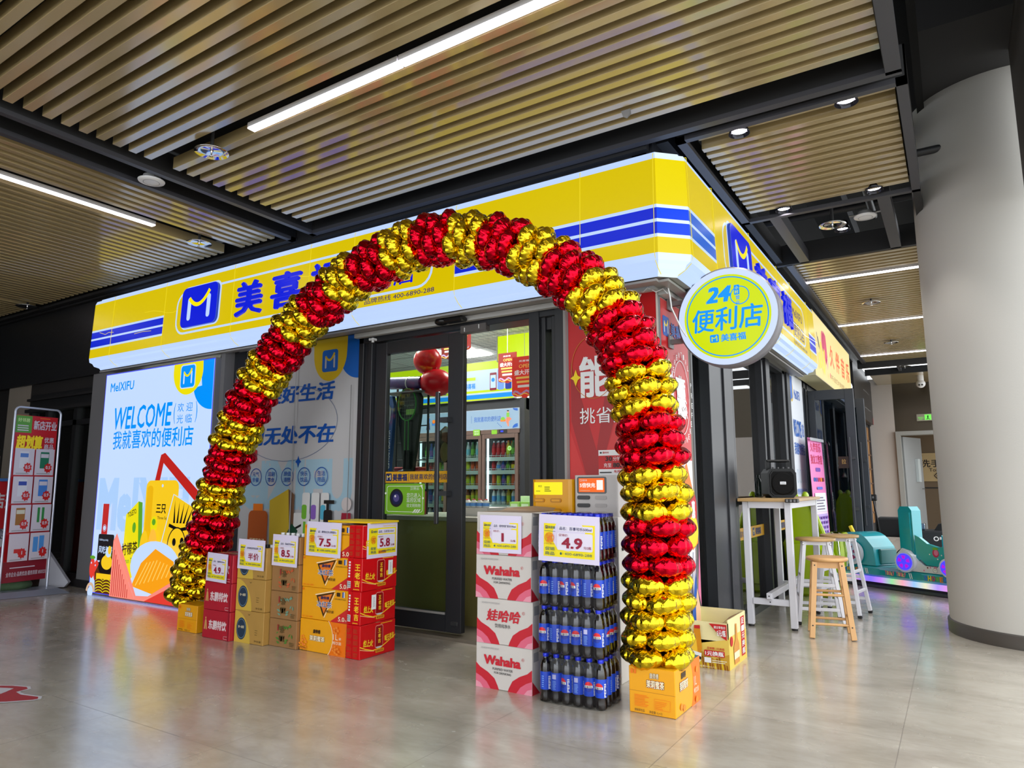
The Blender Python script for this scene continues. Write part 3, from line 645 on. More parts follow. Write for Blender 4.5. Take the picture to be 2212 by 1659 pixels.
b = B(); b.box(-3.93, -3.88, 4.03, 4.08, 2.24, 2.26, WPLASTIC, .004); b.cyl((-3.9, 4.05, 2.24), (-3.9, 4.05, 2.225), .012, WPLASTIC, 8); tag(b.build('contact_switch'), 'small white contact switch at the top left of the doorway', 'switch')

# red corner pier with its two posters
RP = P('poster_red', (196, 24, 28), 0.4); RPD = P('poster_dark_red', (160, 18, 22), 0.4); RPL = P('poster_light_red', (206, 44, 44), 0.4)
b = B(); b.box(-2.145, -1.502, 4.105, 4.62, 0, 2.34, P('pier_plaster')); b.box(-2.0, -1.504, 4.62, 4.70, 0, 2.34, P('granite', (122, 116, 110), 0.8, noise=0.35, nscale=160)); struct('wall_pier', b)
t = thing('corner_poster', 'red poster with big white characters on the front of the corner pier', 'poster', (-1.82, 4.1, 0))
b = B(); b.box(-2.145, -1.502, 4.092, 4.104, 0.0, 2.30, P('panel_edge')); c = front(b, -2.145, 4.092, 0, .0006); W = .643
c.rect(.005, 0, W-.018, 2.295, RP); c.poly([(.02, .95), (.02, 1.5), (.17, .98), (.33, 1.5), (.33, 2.0), (.20, 1.30), (.02, 1.9)], RPD); c.poly([(.005, .6), (.005, 1.45), (.17, 1.0), (.36, 1.55), (.36, .6)], RPL)
c.rect(W-.012, 0, .012, 2.30, P('corner_trim_white', (226, 214, 206)))
c.mlogo(.09, 2.11, .085, .085, BLUE, WHITE, YEL); c.text('美喜福', .20, 2.12, .3, .075, WHITE, .04)
c.text('能省', .085, 1.645, .45, .28, WHITE, .03); c.text('挑省多多', .085, 1.475, .46, .105, WHITE, .004)
c.ring(.19, 1.85, .16, .004, P('gold_line', (200, 120, 30)), .21); c.poly([(.045, 1.80), (.06, 1.84), (.075, 1.80), (.10, 1.785), (.075, 1.77), (.06, 1.73), (.045, 1.77), (.02, 1.785)], YEL)
PB = P('print_ice_blue', (40, 130, 200)); PBD = P('print_deep_blue', (10, 50, 150))
c.poly([(.20, 0), (.20, 1.02), (.34, 1.26), (.60, 1.26), (.61, 0)], PBD); c.poly([(.24, 1.0), (.32, 1.25), (.56, 1.25), (.60, 1.0)], PB); c.poly([(.10, .4), (.10, 1.0), (.17, 1.10), (.20, 1.10), (.20, .4)], PYE)
for k in range(14): c.disc(.28+.3*R_.random(), .3+.7*R_.random(), .02+.03*R_.random(), P('ice_print', (150, 200, 236)), n=9)
c.disc(.44, 1.20, .06, BLACK, .015)
b.build('printed_panel', t)
t = thing('corner_poster', 'red and white poster with a round discount stamp on the side of the corner pier', 'poster', (-1.5, 4.36, 0))
b = B(); b.box(-1.504, -1.492, 4.105, 4.62, 0, 2.26, P('panel_edge')); c = right(b, -1.492, 4.105, 0, .0006)
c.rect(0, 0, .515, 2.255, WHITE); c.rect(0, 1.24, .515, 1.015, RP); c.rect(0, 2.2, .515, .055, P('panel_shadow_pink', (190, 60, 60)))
c.mlogo(.03, 2.02, .12, .13, BLUE, WHITE, YEL); c.text('美喜福', .17, 2.03, .28, .10, BLUE, .04); c.text('能', .03, 1.62, .15, .26, WHITE, .03); c.text('挑', .03, 1.44, .13, .13, WHITE, 0)
c.text('惠', .225, 1.50, .22, .30, WHITE, .09, -.2)
c.ring(.335, 1.65, .155, .006, WHITE, .245)
for k, ch in enumerate('PREFERENTIAL·PREFERENTIAL·'):
    a = radians(200-360*k/26); x, y = .335+.183*cos(a), 1.65+.285*sin(a)
    if ch != '·': c.text(ch, x-.012, y-.018, .024, .036, WHITE, .005)
c.poly([(.26, .8), (.30, 1.2), (.34, 1.22), (.50, .95), (.515, .7), (.40, .66)], ORANGE); c.disc(.43, .92, .08, RED, .12); c.disc(.42, .78, .10, YEL, .10)
c.text('惠', .40, .86, .07, .12, WHITE, .05)
for k in range(4): c.strip([(.20+.07*k, .35), (.25+.07*k, .75-.05*k)], .012, NAVY)
c.poly([(.30, .04), (.34, .30), (.42, .52), (.47, .30), (.46, .04)], BLUE); c.poly([(.40, .05), (.40, .32), (.44, .42), (.49, .30), (.50, .05)], P('skin_print', (240, 190, 150))); c.poly([(.46, .40), (.515, .72), (.515, .3)], PINK); c.poly([(.24, .02), (.32, .22), (.34, .02)], PINK)
b.build('printed_panel', t)

# side windows (frames, glass) and the far poster
b = B()
for y0, y1, dx in ((4.70, 4.74, .0), (5.08, 5.42, .015), (5.42, 5.60, 0.03), (5.60, 5.76, .0), (5.76, 5.80, .0), (6.86, 6.92, .0), (6.96, 7.12, .02), (7.84, 7.95, .0), (7.98, 8.14, .02)): b.box(-1.60, -1.50+dx, y0, y1, 0, 2.36, ANTH, .003)
b.box(-1.60, -1.50, 4.70, 8.14, 2.28, 2.36, ANTH); b.box(-1.60, -1.50, 4.70, 5.1, 0, .05, ANTH); b.box(-1.60, -1.50, 5.6, 8.14, 0, .06, ANTH)
b.box(-1.565, -1.56, 5.78, 8.0, .06, 2.28, GL('side_glass', (200, 212, 206), 0.62, base=.06)); b.box(-1.565, -1.56, 4.74, 5.08, .05, 2.28, GLASS)
struct('window_2', b)
b = B(); c = right(b, -1.553, 5.8, .62, .0006); c.rect(0, 0, 2.0, .10, P('sticker_amber')); 
for o in (0, 1.05): c.mlogo(.62+o, .015, .08, .07, NAVY, CREAM, YEL); c.text('美喜福', .72+o, .018, .2, .064, NAVY, .04)
c.text('我就喜欢的便利店', .08, .025, .46, .05, NAVY, .005); c.text('我就喜欢的便利店', 1.13, .025, .46, .05, NAVY, .005)
tag(b.build('window_sticker'), 'amber sticker strip across the side window behind the bar table', 'sticker')
t = thing('wall_poster', 'narrow white welcome poster at the far end of the shop side wall', 'poster', (-1.5, 8.5, 0))
b = B(); b.box(-1.56, -1.49, 8.16, 8.92, 0, 2.36, P('panel_edge')); c = right(b, -1.49, 8.16, 0, .0008)
c.rect(0, 0, .76, 2.355, P('poster_white', (222, 226, 234), 0.4)); c.text('MeIXIFU', .22, 2.06, .36, .11, BLUE, .03); c.disc(.08, 2.14, .09, PYE, .13); c.poly([(0, 2.02), (0, 2.3), (.13, 2.3), (.13, 2.06)], PCB)
c.text('WELCOME', .08, 1.62, .46, .20, PCB, .03); c.text('欢迎光临', .57, 1.64, .14, .16, PCB, .01); c.text('我就喜欢的便利店', .08, 1.42, .60, .14, PCB, .02)
for k in range(4): c.ring(.16+.15*k, 1.18, .055, .008, PPALE, .07)
c.text('便利无处不在', .08, .98, .55, .06, PCB, .01); c.rect(.32, .24, .30, .56, P('print_rose', (214, 60, 110))); c.disc(.46, .5, .10, WHITE, .16); c.rect(.42, .28, .10, .22, BLACK)
b.build('printed_panel', t)

# ================================================================== INSIDE THE SHOP
SW = P('shop_wall', (222, 224, 222), 0.8); 
b = B(); b.box(-7.6, -1.65, 8.2, 8.3, 0, 2.95, SW); b.box(-7.6, -7.5, 4.2, 8.3, 0, 2.95, SW); b.box(-5.9, -4.1, 4.16, 4.2, 0, 2.4, P('panel_edge')); b.box(-7.6, -1.62, 4.2, 4.24, 2.33, 2.95, SW); b.box(-1.64, -1.60, 4.2, 8.3, 2.36, 2.95, SW)
b.box(-4.32, -4.26, 7.0, 8.2, 0, 2.12, P('fridge_recess', (26, 30, 36), 0.5)); b.box(-7.5, -4.32, 7.6, 7.66, 0, 2.12, P('fridge_recess')); b.box(-7.5, -4.26, 7.04, 7.2, 1.98, 2.12, P('fridge_recess'))
struct('wall_shop', b)
def tile_mat():
    m = M('shop_ceiling_tile', (196, 202, 198), 0.7); nt = m.node_tree; p = nt.nodes['Principled BSDF']
    tc = nt.nodes.new('ShaderNodeTexCoord'); ck = nt.nodes.new('ShaderNodeTexChecker'); ck.inputs['Scale'].default_value = 14
    mp = nt.nodes.new('ShaderNodeMapping'); mp.inputs['Rotation'].default_value = (0, 0, 0.785)
    ck.inputs[1].default_value = (*lin((236, 240, 236)), 1); ck.inputs[2].default_value = (*lin((206, 214, 214)), 1)
    nt.links.new(tc.outputs['Object'], mp.inputs[0]); nt.links.new(mp.outputs[0], ck.inputs[0]); nt.links.new(ck.outputs[0], p.inputs['Base Color']); return m
b = B(); b.box(-7.6, -1.62, 4.2, 8.3, 2.88, 2.95, tile_mat())
for k in range(10): b.box(-7.5+.6*k, -7.49+.6*k, 4.2, 8.3, 2.876, 2.88, TRIMW)
for k in range(7): b.box(-7.6, -1.65, 4.4+.6*k, 4.41+.6*k, 2.876, 2.88, TRIMW)
struct('ceiling_shop', b)
LPANEL = E('ceiling_led_panel', (255, 255, 250), 50.0)
for k, (x, y) in enumerate(((-5.58, 7.53), (-3.3, 5.5), (-3.3, 7.2), (-4.6, 4.8), (-5.9, 5.7))):  # first panel is the visible one; the others are added to brighten the shop
    b = B(); b.box(x-.29, x+.29, y-.29, y+.29, 2.866, 2.876, LPANEL); o = b.build('ceiling_light'); lab = ('glowing white square ceiling light over the drinks fridge, seen above the lit sign', 'added square ceiling light above the shop counter', 'added square ceiling light deep in the shop right of the fridge', 'added square ceiling light nearest the shop door', 'added square ceiling light at the far left of the shop')[k]
    tag(o, lab, 'light', 'ceiling lights in the shop')
ILY = E('interior_lime', (206, 236, 0), 1.0); ILW = E('interior_white', (206, 232, 255), 1.0); ILB = E('interior_blue', (0, 150, 250), 1.0); ILR = E('interior_red', (150, 40, 60), .9); ILN = E('interior_navy', (30, 60, 170), .9)
t = thing('interior_sign', 'long lit sign with lime and blue stripes above the drinks fridge', 'sign', (-5.9, 7.0, 2.12))
b = B(); b.box(-7.4, -4.40, 6.99, 7.05, 2.12, 2.60, P('panel_edge')); c = front(b, -7.4, 6.99, 2.12, .0015)
c.rect(0, 0, 3.0, .48, ILW); c.rect(0, .38, 3.0, .10, ILY); c.rect(0, .095, 3.0, .03, ILY); c.rect(0, .02, 3.0, .055, ILB); c.rect(0, 0, 3.0, .02, ILY)
c.text('饮料', 1.90, .25, .36, .13, ILB, .05); c.rect(2.28, .255, .16, .04, ILY); c.mlogo(2.17, .145, .085, .085, ILB, ILW, ILW); c.text('美喜福', 2.27, .15, .17, .07, ILB, .03)
c.rect(2.66, .11, .10, .22, ILR, .01); c.rect(2.67, .14, .08, .16, ILW); c.disc(2.71, .24, .025, ILB); c.rect(2.78, .11, .09, .26, E('interior_sky', (120, 170, 250), 1), .02); c.rect(2.89, .11, .09, .14, ILN, .02)
c.text('饮料', 1.2, .15, .1, .06, ILY, .02)
b.build('face', t)
t = thing('interior_sign', 'plain lime-yellow lit panel hanging inside beside the doorway', 'sign', (-3.9, 6.6, 2.46))
b = B(); b.box(-4.365, -3.0, 6.58, 6.66, 2.50, 2.79, ILY); b.build('face', t); b = B(); b.box(-4.372, -4.363, 6.57, 6.67, 2.49, 2.80, TRIMW); b.build('edge_trim', t)
t = thing('interior_sign', 'lime and blue lit sign seen through the narrow glass by the red pier', 'sign', (-3.3, 7.8, 2.1))
b = B(); b.box(-4.2, -2.2, 8.10, 8.18, 2.35, 2.86, ILY); c = front(b, -4.2, 8.10, 2.35, .002); c.strip(arc(.6, .3, .5, 200, 340, 16, .2), .05, ILB); c.disc(.25, .42, .04, ILB)
b.build('face', t)

# three-door drinks fridge
BRZ = M('bronze_trim', (120, 100, 92), 0.3, 0.5, noise=.05); FIN = P('fridge_inside', (196, 206, 204), 0.5)
FX = (-5.93, -5.40, -4.87, -4.34)
t = thing('drinks_fridge', 'tall three-door glass drinks fridge with a pale blue header panel', 'fridge', (-5.13, 7.3, 0))
b = B(); b.box(-5.95, -4.33, 7.55, 7.6, 0, 1.98, P('fridge_body', (60, 60, 62), .4)); b.box(-5.95, -5.93, 7.02, 7.6, 0, 1.98, P('fridge_body')); b.box(-4.345, -4.325, 7.02, 7.6, 0, 1.98, P('fridge_body')); b.box(-5.95, -4.33, 7.02, 7.6, 1.70, 1.98, P('fridge_body')); b.box(-5.95, -4.33, 7.02, 7.6, 0, .52, P('fridge_body')); b.box(-5.93, -4.35, 7.52, 7.55, .52, 1.70, P('fridge_back', (74, 86, 84), .5))
b.build('cabinet', t)
b = B(); b.box(-5.95, -4.325, 6.985, 7.02, 1.75, 2.0, P('header_edge', (180, 190, 200), .4)); c = front(b, -5.95, 6.985, 1.75, .001)
HB = E('header_pale_blue', (176, 208, 232), .85); c.rect(.005, .005, 1.615, .24, HB); c.mlogo(.60, .08, .10, .10, BLUE, HB, YEL); c.text('我就喜欢的便利店', .97, .10, .40, .065, BLUE, .01); c.rect(.93, .09, .004, .09, BLUE)
SK = P('print_skin', (226, 170, 130)); c.disc(.25, .20, .017, SK); c.disc(.25, .212, .018, BLACK, .008); c.rect(.225, .125, .05, .065, P('print_blue_shirt', (60, 120, 200)), .01); c.poly([(.23, .125), (.215, .04), (.232, .04), (.25, .10), (.262, .04), (.28, .04), (.272, .125)], NAVY); c.rect(.31, .09, .06, .04, P('print_blue_shirt')); c.disc(.34, .14, .025, ORANGE)
c.disc(1.475, .205, .014, SK); c.disc(1.475, .217, .016, BLACK, .008); c.rect(1.455, .14, .04, .055, GREEN, .01); c.poly([(1.455, .14), (1.45, .09), (1.475, .03), (1.49, .03), (1.49, .09), (1.53, .115), (1.50, .14)], P('print_coral', (230, 120, 90))); c.rect(1.37, .09, .075, .03, ORANGE); c.disc(1.405, .125, .03, GREEN, .02)
for k in range(4): c.disc(1.33+.018*k, .075-.015*k, .006, BLUE, n=8)
c.poly([(1.62, .02)]+arc(1.62, .005, .075, 90, 180, 8, .055), BLUE); c.poly([(1.62, .24)]+arc(1.62, .245, .07, 180, 270, 8, .035), BLUE)
b.build('header', t)
b = B(); b.box(-5.95, -4.325, 6.99, 7.02, 1.70, 1.75, BRZ); b.box(-4.62, -4.50, 6.985, 6.99, 1.705, 1.745, BLACK); c = front(b, -4.62, 6.985, 1.705); c.rect(.03, .01, .04, .02, E('display_blue', (60, 80, 255), 1.2)); c.rect(-.10, -.01, .08, .05, P('sticker_lime')); b.build('top_trim', t)
gl = GL('fridge_glass', (222, 232, 230), .22)
for k in range(3):
    x0, x1 = FX[k], FX[k+1]; b = B()
    b.box(x0+.005, x0+.05, 6.985, 7.02, .52, 1.695, BRZ, .003); b.box(x1-.05, x1-.005, 6.985, 7.02, .52, 1.695, BRZ, .003); b.box(x0+.05, x1-.05, 6.985, 7.02, 1.645, 1.695, BRZ); b.box(x0+.05, x1-.05, 6.985, 7.02, .52, .57, BRZ)
    d = b.build('door', t); b = B(); b.box(x0+.05, x1-.05, 7.0, 7.004, .57, 1.645, gl); b.build('pane', d)
b = B(); c = front(b, -4.47, 6.998, 1.52); c.disc(0, 0, .03, GREEN); c.ring(0, 0, .022, .003, WHITE); b.build('door_sticker', t); b = B(); c = front(b, -4.47, 6.98, 1.52); c.rect(-.52, .165, .10, .075, P('sticker_lime'), .005); c.text('随手开门', -.50, .205, .07, .022, WHITE, 0); c.text('随手关门', -.50, .175, .07, .022, WHITE, 0); b.build('door_sticker', t)
SHZ = (.62, .85, 1.08, 1.26, 1.42)
for z in SHZ:
    b = B(); b.box(-5.92, -4.36, 7.08, 7.5, z-.012, z, FIN); b.box(-5.92, -4.36, 7.06, 7.08, z-.045, z+.002, P('price_rail', (222, 230, 226), .4))
    for k in range(24): b.cyl((-5.88+.065*k, 7.065, z), (-5.87+.065*k, 7.065, z+.055), .003, WPLASTIC, 4, cap=False)
    b.cyl((-5.92, 7.065, z+.02), (-4.36, 7.065, z+.02), .003, WPLASTIC, 4, cap=False); b.build('shelf', t)
for x in (-5.41, -4.88):
    b = B(); b.box(x-.01, x+.01, 7.04, 7.52, .52, 1.70, FIN); b.build('divider', t)
b = B(); 
for k in range(3): b.box(FX[k]+.06, FX[k+1]-.06, 7.03, 7.05, 1.66, 1.68, E('fridge_lamp', (235, 245, 255), 3.0)); b.box(FX[k]+.052, FX[k]+.062, 7.03, 7.06, .6, 1.66, E('fridge_lamp'))
b.build('inner_lamp', t)
def bottle_mesh(h, r, body, cap, lab, name='drink_bottle', can=False):
    b = B(); n = 10
    if can: b.lathe([(0, 0), (r*.9, 0), (r, .01), (r, h-.012), (r*.85, h), (0, h)], (0, 0), lab, n); b.lathe([(r*.86, h), (r*.8, h+.003), (0, h+.002)], (0, 0), STEEL, n)
    else:
        b.lathe([(0, 0), (r*.9, 0), (r, .01), (r, h*.62), (r*.9, h*.70), (r*.45, h*.88), (r*.42, h*.9)], (0, 0), body, n); b.lathe([(r*.48, h*.9), (r*.48, h), (0, h)], (0, 0), cap, n); b.lathe([(r*1.02, h*.2), (r*1.02, h*.55)], (0, 0), lab, n)
    return b.build(name, origin=(0, 0, 0))
KINDS = {k: bottle_mesh(*a) for k, a in {
    'red': (.15, .027, P('drink_red', (170, 30, 40), .2), WPLASTIC, RED), 'green': (.15, .027, P('drink_green', (70, 120, 50), .2), P('cap_green', (30, 110, 60)), GREEN), 'clear': (.15, .026, P('drink_clear', (190, 204, 206), .15), WPLASTIC, P('label_aqua', (120, 190, 214))),
    'tea': (.15, .027, P('drink_tea', (130, 70, 24), .2), WPLASTIC, YEL), 'yellow': (.15, .027, P('drink_yellow', (206, 170, 40), .2), ORANGE, P('label_lime', (190, 210, 40))), 'white': (.14, .028, P('drink_milk', (222, 222, 216), .3), P('cap_red', (190, 40, 40)), P('label_sky', (90, 150, 220))),
    'can': (.10, .027, RED, RED, P('can_orange', (214, 90, 40), .3), 'drink_can', True), 'carton': (.09, .028, RED, RED, P('can_lime', (200, 214, 40), .3), 'drink_can', True), 'blue': (.15, .026, P('drink_blue', (40, 90, 180), .2), P('cap_blue', (24, 60, 190)), P('label_violet', (120, 80, 170)))}.items()}
_usedk = set()
def put_bottle(kind, loc, label, cat, group, sc=1.0):
    o = KINDS[kind] if kind not in _usedk else KINDS[kind].copy()
    if kind in _usedk: COL.objects.link(o)
    _usedk.add(kind); o.location = loc; o.scale = (1, 1, sc); tag(o, label, cat, group); return o
DN = ('left', 'middle', 'right'); SN = ('bottom', 'second', 'middle', 'fourth', 'top')
plan = [['tea', 'clear', 'yellow', 'red', 'tea'], ['white', 'white', 'tea', 'yellow', 'yellow'], ['carton', 'carton', 'yellow', 'carton', 'can'], ['can', 'can', 'carton', 'can', 'can'], ['green', 'green', 'clear', 'green', 'clear']]
pr = [['clear', 'clear', 'white', 'clear', 'tea'], ['white', 'clear', 'white', 'yellow', 'white'], ['can', 'carton', 'blue', 'carton', 'can'], ['red', 'white', 'blue', 'green', 'tea'], ['red', 'red', 'red', 'yellow', 'green']]
pl_ = [['clear', 'white', 'blue', 'clear', 'tea'], ['clear', 'blue', 'white', 'clear', 'tea'], ['can', 'can', 'carton', 'can', 'green'], ['can', 'red', 'can', 'carton', 'green'], ['green', 'blue', 'clear', 'blue', 'red']]
cn = {'can': 'orange drink can', 'carton': 'lime drink can', 'red': 'red drink bottle', 'green': 'green drink bottle', 'clear': 'clear drink bottle', 'tea': 'brown tea bottle', 'yellow': 'yellow drink bottle', 'white': 'white milk drink bottle', 'blue': 'blue drink bottle'}
for dI, pln in enumerate((pl_, plan, pr)):
    for sI in range(5):
        n = 6; hmax = ((SHZ+(1.66,))[sI+1]-SHZ[sI])-.03
        for k in range(n):
            kd = pln[sI][k % 5] if k < 5 else pln[sI][(sI+2) % 5]
            h = .10 if kd == 'can' else (.09 if kd == 'carton' else (.14 if kd == 'white' else .15))
            x = FX[dI]+.088+.071*k
            sc = min(1.35, hmax/h)
            put_bottle(kd, (x, 7.13+.01*R_.random(), SHZ[sI]), f'{cn[kd]} on the {SN[sI]} shelf behind the {DN[dI]} fridge door', 'can' if kd in ('can', 'carton') else 'bottle', f'{cn[kd]}s, {SN[sI]} shelf, {DN[dI]} fridge door', sc)
            if kd not in ('can', 'carton'): put_bottle(kd, (x, 7.21, SHZ[sI]), f'{cn[kd]} on the {SN[sI]} shelf behind the {DN[dI]} fridge door', 'bottle', f'{cn[kd]}s, {SN[sI]} shelf, {DN[dI]} fridge door', sc)

# counter, cash desk goods
KHA = P('khaki_laminate', (142, 132, 78), 0.35)
t = thing('shop_counter', 'khaki counter just inside the shop door', 'counter', (-3.6, 4.9, 0))
b = B(); b.box(-4.08, -3.12, 4.45, 5.15, 0.02, .80, KHA); b.build('front_panel', t); b = B(); b.box(-4.1, -3.10, 4.43, 5.18, .80, .835, P('counter_top', (170, 166, 150), .3), .004); b.build('worktop', t)
b = B(); b.box(-4.06, -3.80, 4.6, 4.64, .836, 1.03, P('sign_box_brown', (140, 44, 40), .4)); c = front(b, -4.06, 4.6, .836); c.rect(.05, .06, .09, .10, P('pale_plate', (200, 196, 190))); c.lines(.16, .05, .08, .12, 4, P('sign_pink', (214, 130, 120)))
tag(b.build('payment_sign'), 'red brown payment sign standing on the khaki counter', 'sign')
b = B(); b.box(-3.50, -3.16, 4.62, 4.92, .836, .90, P('carton_white', (206, 200, 196), .6)); tag(b.build('bottle_tray'), 'white bottle tray on the khaki counter edge by the doorway', 'tray')
for k in range(5): put_bottle('white', (-3.44+.06*k, 4.66, .90), 'small white bottle in the tray on the khaki counter', 'bottle', 'bottles in the white tray', .5)
b = B(); b.box(-3.38, -2.72, 5.2, 5.75, 0.0, .84, DARK); tag(b.build('display_table'), 'dark display table behind the doorway carrying green snack boxes', 'table')
b = B(); b.box(-3.36, -3.02, 5.22, 5.45, .84, .88, WPLASTIC); b.box(-3.36, -3.02, 5.215, 5.22, .84, .895, P('price_rail')); tag(b.build('snack_tray'), 'white tray holding green snack boxes on the dark table', 'tray')
for k in range(3):
    b = B(); b.box(-3.35+.11*k, -3.25+.11*k, 5.25, 5.32, .88, .935, P('snack_lime', (150, 206, 90), .4)); c = front(b, -3.35+.11*k, 5.25, .88); c.rect(.01, .008, .07, .03, P('snack_mint', (214, 240, 200))); tag(b.build('snack_box'), ('leftmost', 'middle', 'rightmost')[k]+' small green snack box in the white tray on the dark table', 'box', 'green snack boxes')
b = B(); b.box(-3.30, -3.05, 5.35, 5.40, .88, .985, P('snack_mint')); tag(b.build('snack_box'), 'tall pale mint snack box standing behind the green boxes', 'box')
# hanging flags, balloons, rackets
FR = E('flag_red_glow', (206, 52, 40), .75); FG = P('flag_gold', (236, 190, 80))  # flag red is given its own glow; no lamp inside
def flag(x, y, z, w, h, label):
    t = thing('hanging_flag', label, 'flag', (x+w/2, y, z), 0, 'red opening flags')
    b = B(); pts = [(0, h), (0, .14*h)]+arc(.2*w, .12*h, .2*w, 180, 270, 5, .08*h)+[(.4*w, .035*h)]+arc(.5*w, .03*h, .12*w, 200, 340, 5, .03*h)+[(.6*w, .035*h)]+arc(.8*w, .12*h, .2*w, 270, 360, 5, .08*h)+[(w, .14*h), (w, h)]
    b.prism(pts, ((x, y, z), (1, 0, 0), (0, 0, 1), (0, -1, 0)), -.004, .004, FR); c = front(b, x, y-.004, z, .001)
    c.text('OPEN', .28*w, .72*h, .5*w, .09*h, FG, .02); c.text('盛大开业', .10*w, .55*h, .8*w, .13*h, WHITE, .03); c.rect(.16*w, .46*h, .7*w, .05*h, FG, .01); c.rect(.2*w, .36*h, .6*w, .05*h, FG); c.rect(.24*w, .25*h, .6*w, .06*h, P('flag_white', (230, 224, 220)))
    c.strip([(.05*w+.09*w*i, (.13+.04*sin(i*1.3))*h) for i in range(11)], .05*h, P('flag_violet', (180, 140, 190))); c.strip([(.05*w+.09*w*i, (.08+.03*sin(i*1.3+1))*h) for i in range(11)], .025*h, FG)
    c.text('美喜福', .3*w, .86*h, .4*w, .05*h, WHITE, .02); b.build('panel', t)
    b = B(); b.cyl((x+w/2, y, z+h), (x+w/2, y, 2.875), .002, WPLASTIC, 5); b.build('string', t)
flag(-3.165, 5.0, 1.815, .25, .36, 'large red opening flag hanging at the right of the doorway'); flag(-3.705, 5.6, 2.06, .21, .30, 'smaller red opening flag behind the large one in the doorway'); flag(-3.82, 5.0, 2.28, .21, .30, 'red opening flag cut off by the top of the doorway'); flag(-4.26, 5.4, 2.32, .20, .28, 'red opening flag behind the top of the door glass')
RB = M('latex_red', (214, 14, 30), 0.3, spec=.3)
for (x, z, r, sq, l) in ((-3.86, 2.17, .125, 1.0, 'upper round red balloon hanging inside the glass door'), (-3.76, 1.965, .145, .84, 'lower wide red balloon hanging inside the glass door')):
    b = B(); b.ell((x, 4.7, z), (r, r, r*sq), RB, 24, 16); b.lathe([(0, 0), (.012, .004), (.006, .012), (.0, .02)], (x, 4.7), RB, 8, Matrix.Translation((0, 0, z-r*sq-.016))); b.tube([(x, 4.7, z+r*sq), (x+.02, 4.72, z+.3), (x, 4.7, 2.87)], .002, WPLASTIC, 4); tag(b.build('party_balloon'), l, 'balloon')
RG = P('racket_green', (60, 150, 60), .3); BAG = GL('bag_film', (70, 78, 74), .3, .1)
def racket(x, y, z, lab, fr, bagm, txt):
    t = thing('badminton_racket', lab, 'racket', (x, y, z))
    b = B(); b.tube([(x+.10*cos(a), y, z+.56+.14*sin(a)) for a in [2*pi*i/28 for i in range(28)]], .006, fr, 6, closed=True); b.build('head_frame', t)
    b = B()
    for k in range(-3, 4): b.cyl((x+.028*k, y, z+.56-.13*sqrt(1-(.28*k)**2)), (x+.028*k, y, z+.56+.13*sqrt(1-(.28*k)**2)), .0012, P('string_grey', (120, 130, 120)), 4, cap=False)
    for k in range(-4, 5): b.cyl((x-.095*sqrt(1-(.22*k)**2), y, z+.56+.03*k), (x+.095*sqrt(1-(.22*k)**2), y, z+.56+.03*k), .0012, P('string_grey'), 4, cap=False)
    b.build('string_bed', t)
    b = B(); b.cyl((x-.02, y, z+.42), (x-.02, y, z+.16), .005, fr, 6); b.cyl((x+.02, y, z+.42), (x+.02, y, z+.16), .005, fr, 6); b.build('shaft', t)
    b = B(); b.cyl((x-.02, y, z+.16), (x-.02, y, z), .013, BLACK, 8); b.cyl((x+.02, y, z+.16), (x+.02, y, z), .013, BLACK, 8); b.build('grip', t)
    b = B(); b.prism([(-.05, -.02), (-.12, .45), (-.13, .62), (-.06, .73), (.06, .73), (.13, .62), (.12, .45), (.05, -.02)], ((x, y+.045, z), (1, 0, 0), (0, 0, 1), (0, -1, 0)), -.02, .02, bagm); c = front(b, x, y+.022, z, .001); c.rect(-.03, .47, .10, .05, P('snack_lime')); c.text(txt, -.06, .54, .12, .022, P('racket_text', (150, 170, 150)), 0); b.build('carry_bag', t)
    b = B(); b.tube([(x, y, z+.72), (x, y+.01, z+.76), (x, y+.05, z+.76)], .004, STEEL, 5); b.build('hook', t)
racket(-4.0, 4.6, 1.22, 'black bagged badminton racket set with green frames hung inside the glass door', RG, P('bag_black', (24, 30, 27), .35), 'Aqixin')
t = thing('badminton_racket', 'blue bagged racket set with vertical lettering at the left door edge', 'racket', (-4.19, 4.58, 1.2))
b = B(); b.prism([(-.04, 0), (-.06, .38), (-.06, .58), (-.03, .66), (.05, .66), (.07, .58), (.06, .38), (.03, 0)], ((-4.19, 4.58, 1.2), (1, 0, 0), (0, 0, 1), (0, -1, 0)), -.02, .02, P('bag_blue', (40, 84, 150), .3)); c = front(b, -4.19, 4.558, 1.2, .001); c.text('XIANGYU POWER', -.005, .36, .34, .045, WHITE, .02, 0, -90); c.disc(0, .50, .045, P('bag_silver', (150, 160, 176), .2), .10); b.build('carry_bag', t)
t = thing('goods_rack', 'black wire goods rack behind the glass door', 'rack', (-4.1, 4.75, .836))
b = B()
for x in (-4.22, -3.86): b.cyl((x, 4.72, .836), (x, 4.72, 2.0), .01, BLACK, 8)
b.build('post', t); b = B()
for z in (1.0, 1.15, 1.3, 1.45, 1.6, 1.75, 1.9): b.cyl((-4.22, 4.72, z), (-3.86, 4.72, z), .006, BLACK, 6)
b.build('wire_grid', t); b = B(); b.box(-4.24, -3.80, 4.55, 4.9, 1.88, 1.89, P('shelf_grey', (120, 120, 124), .4)); b.build('shelf', t)
b = B(); b.cyl((-4.21, 4.62, 1.985), (-3.85, 4.62, 1.965), .055, P('roll_violet', (70, 50, 110), .25), 18); b.cyl((-4.212, 4.62, 1.985), (-4.21, 4.62, 1.985), .04, P('roll_end', (120, 90, 80)), 14); b.cyl((-4.0, 4.62, 1.972), (-3.99, 4.62, 1.971), .057, P('flag_white'), 18); tag(b.build('rolled_mat'), 'purple rolled mat wrapped in film on top of the goods rack', 'mat')
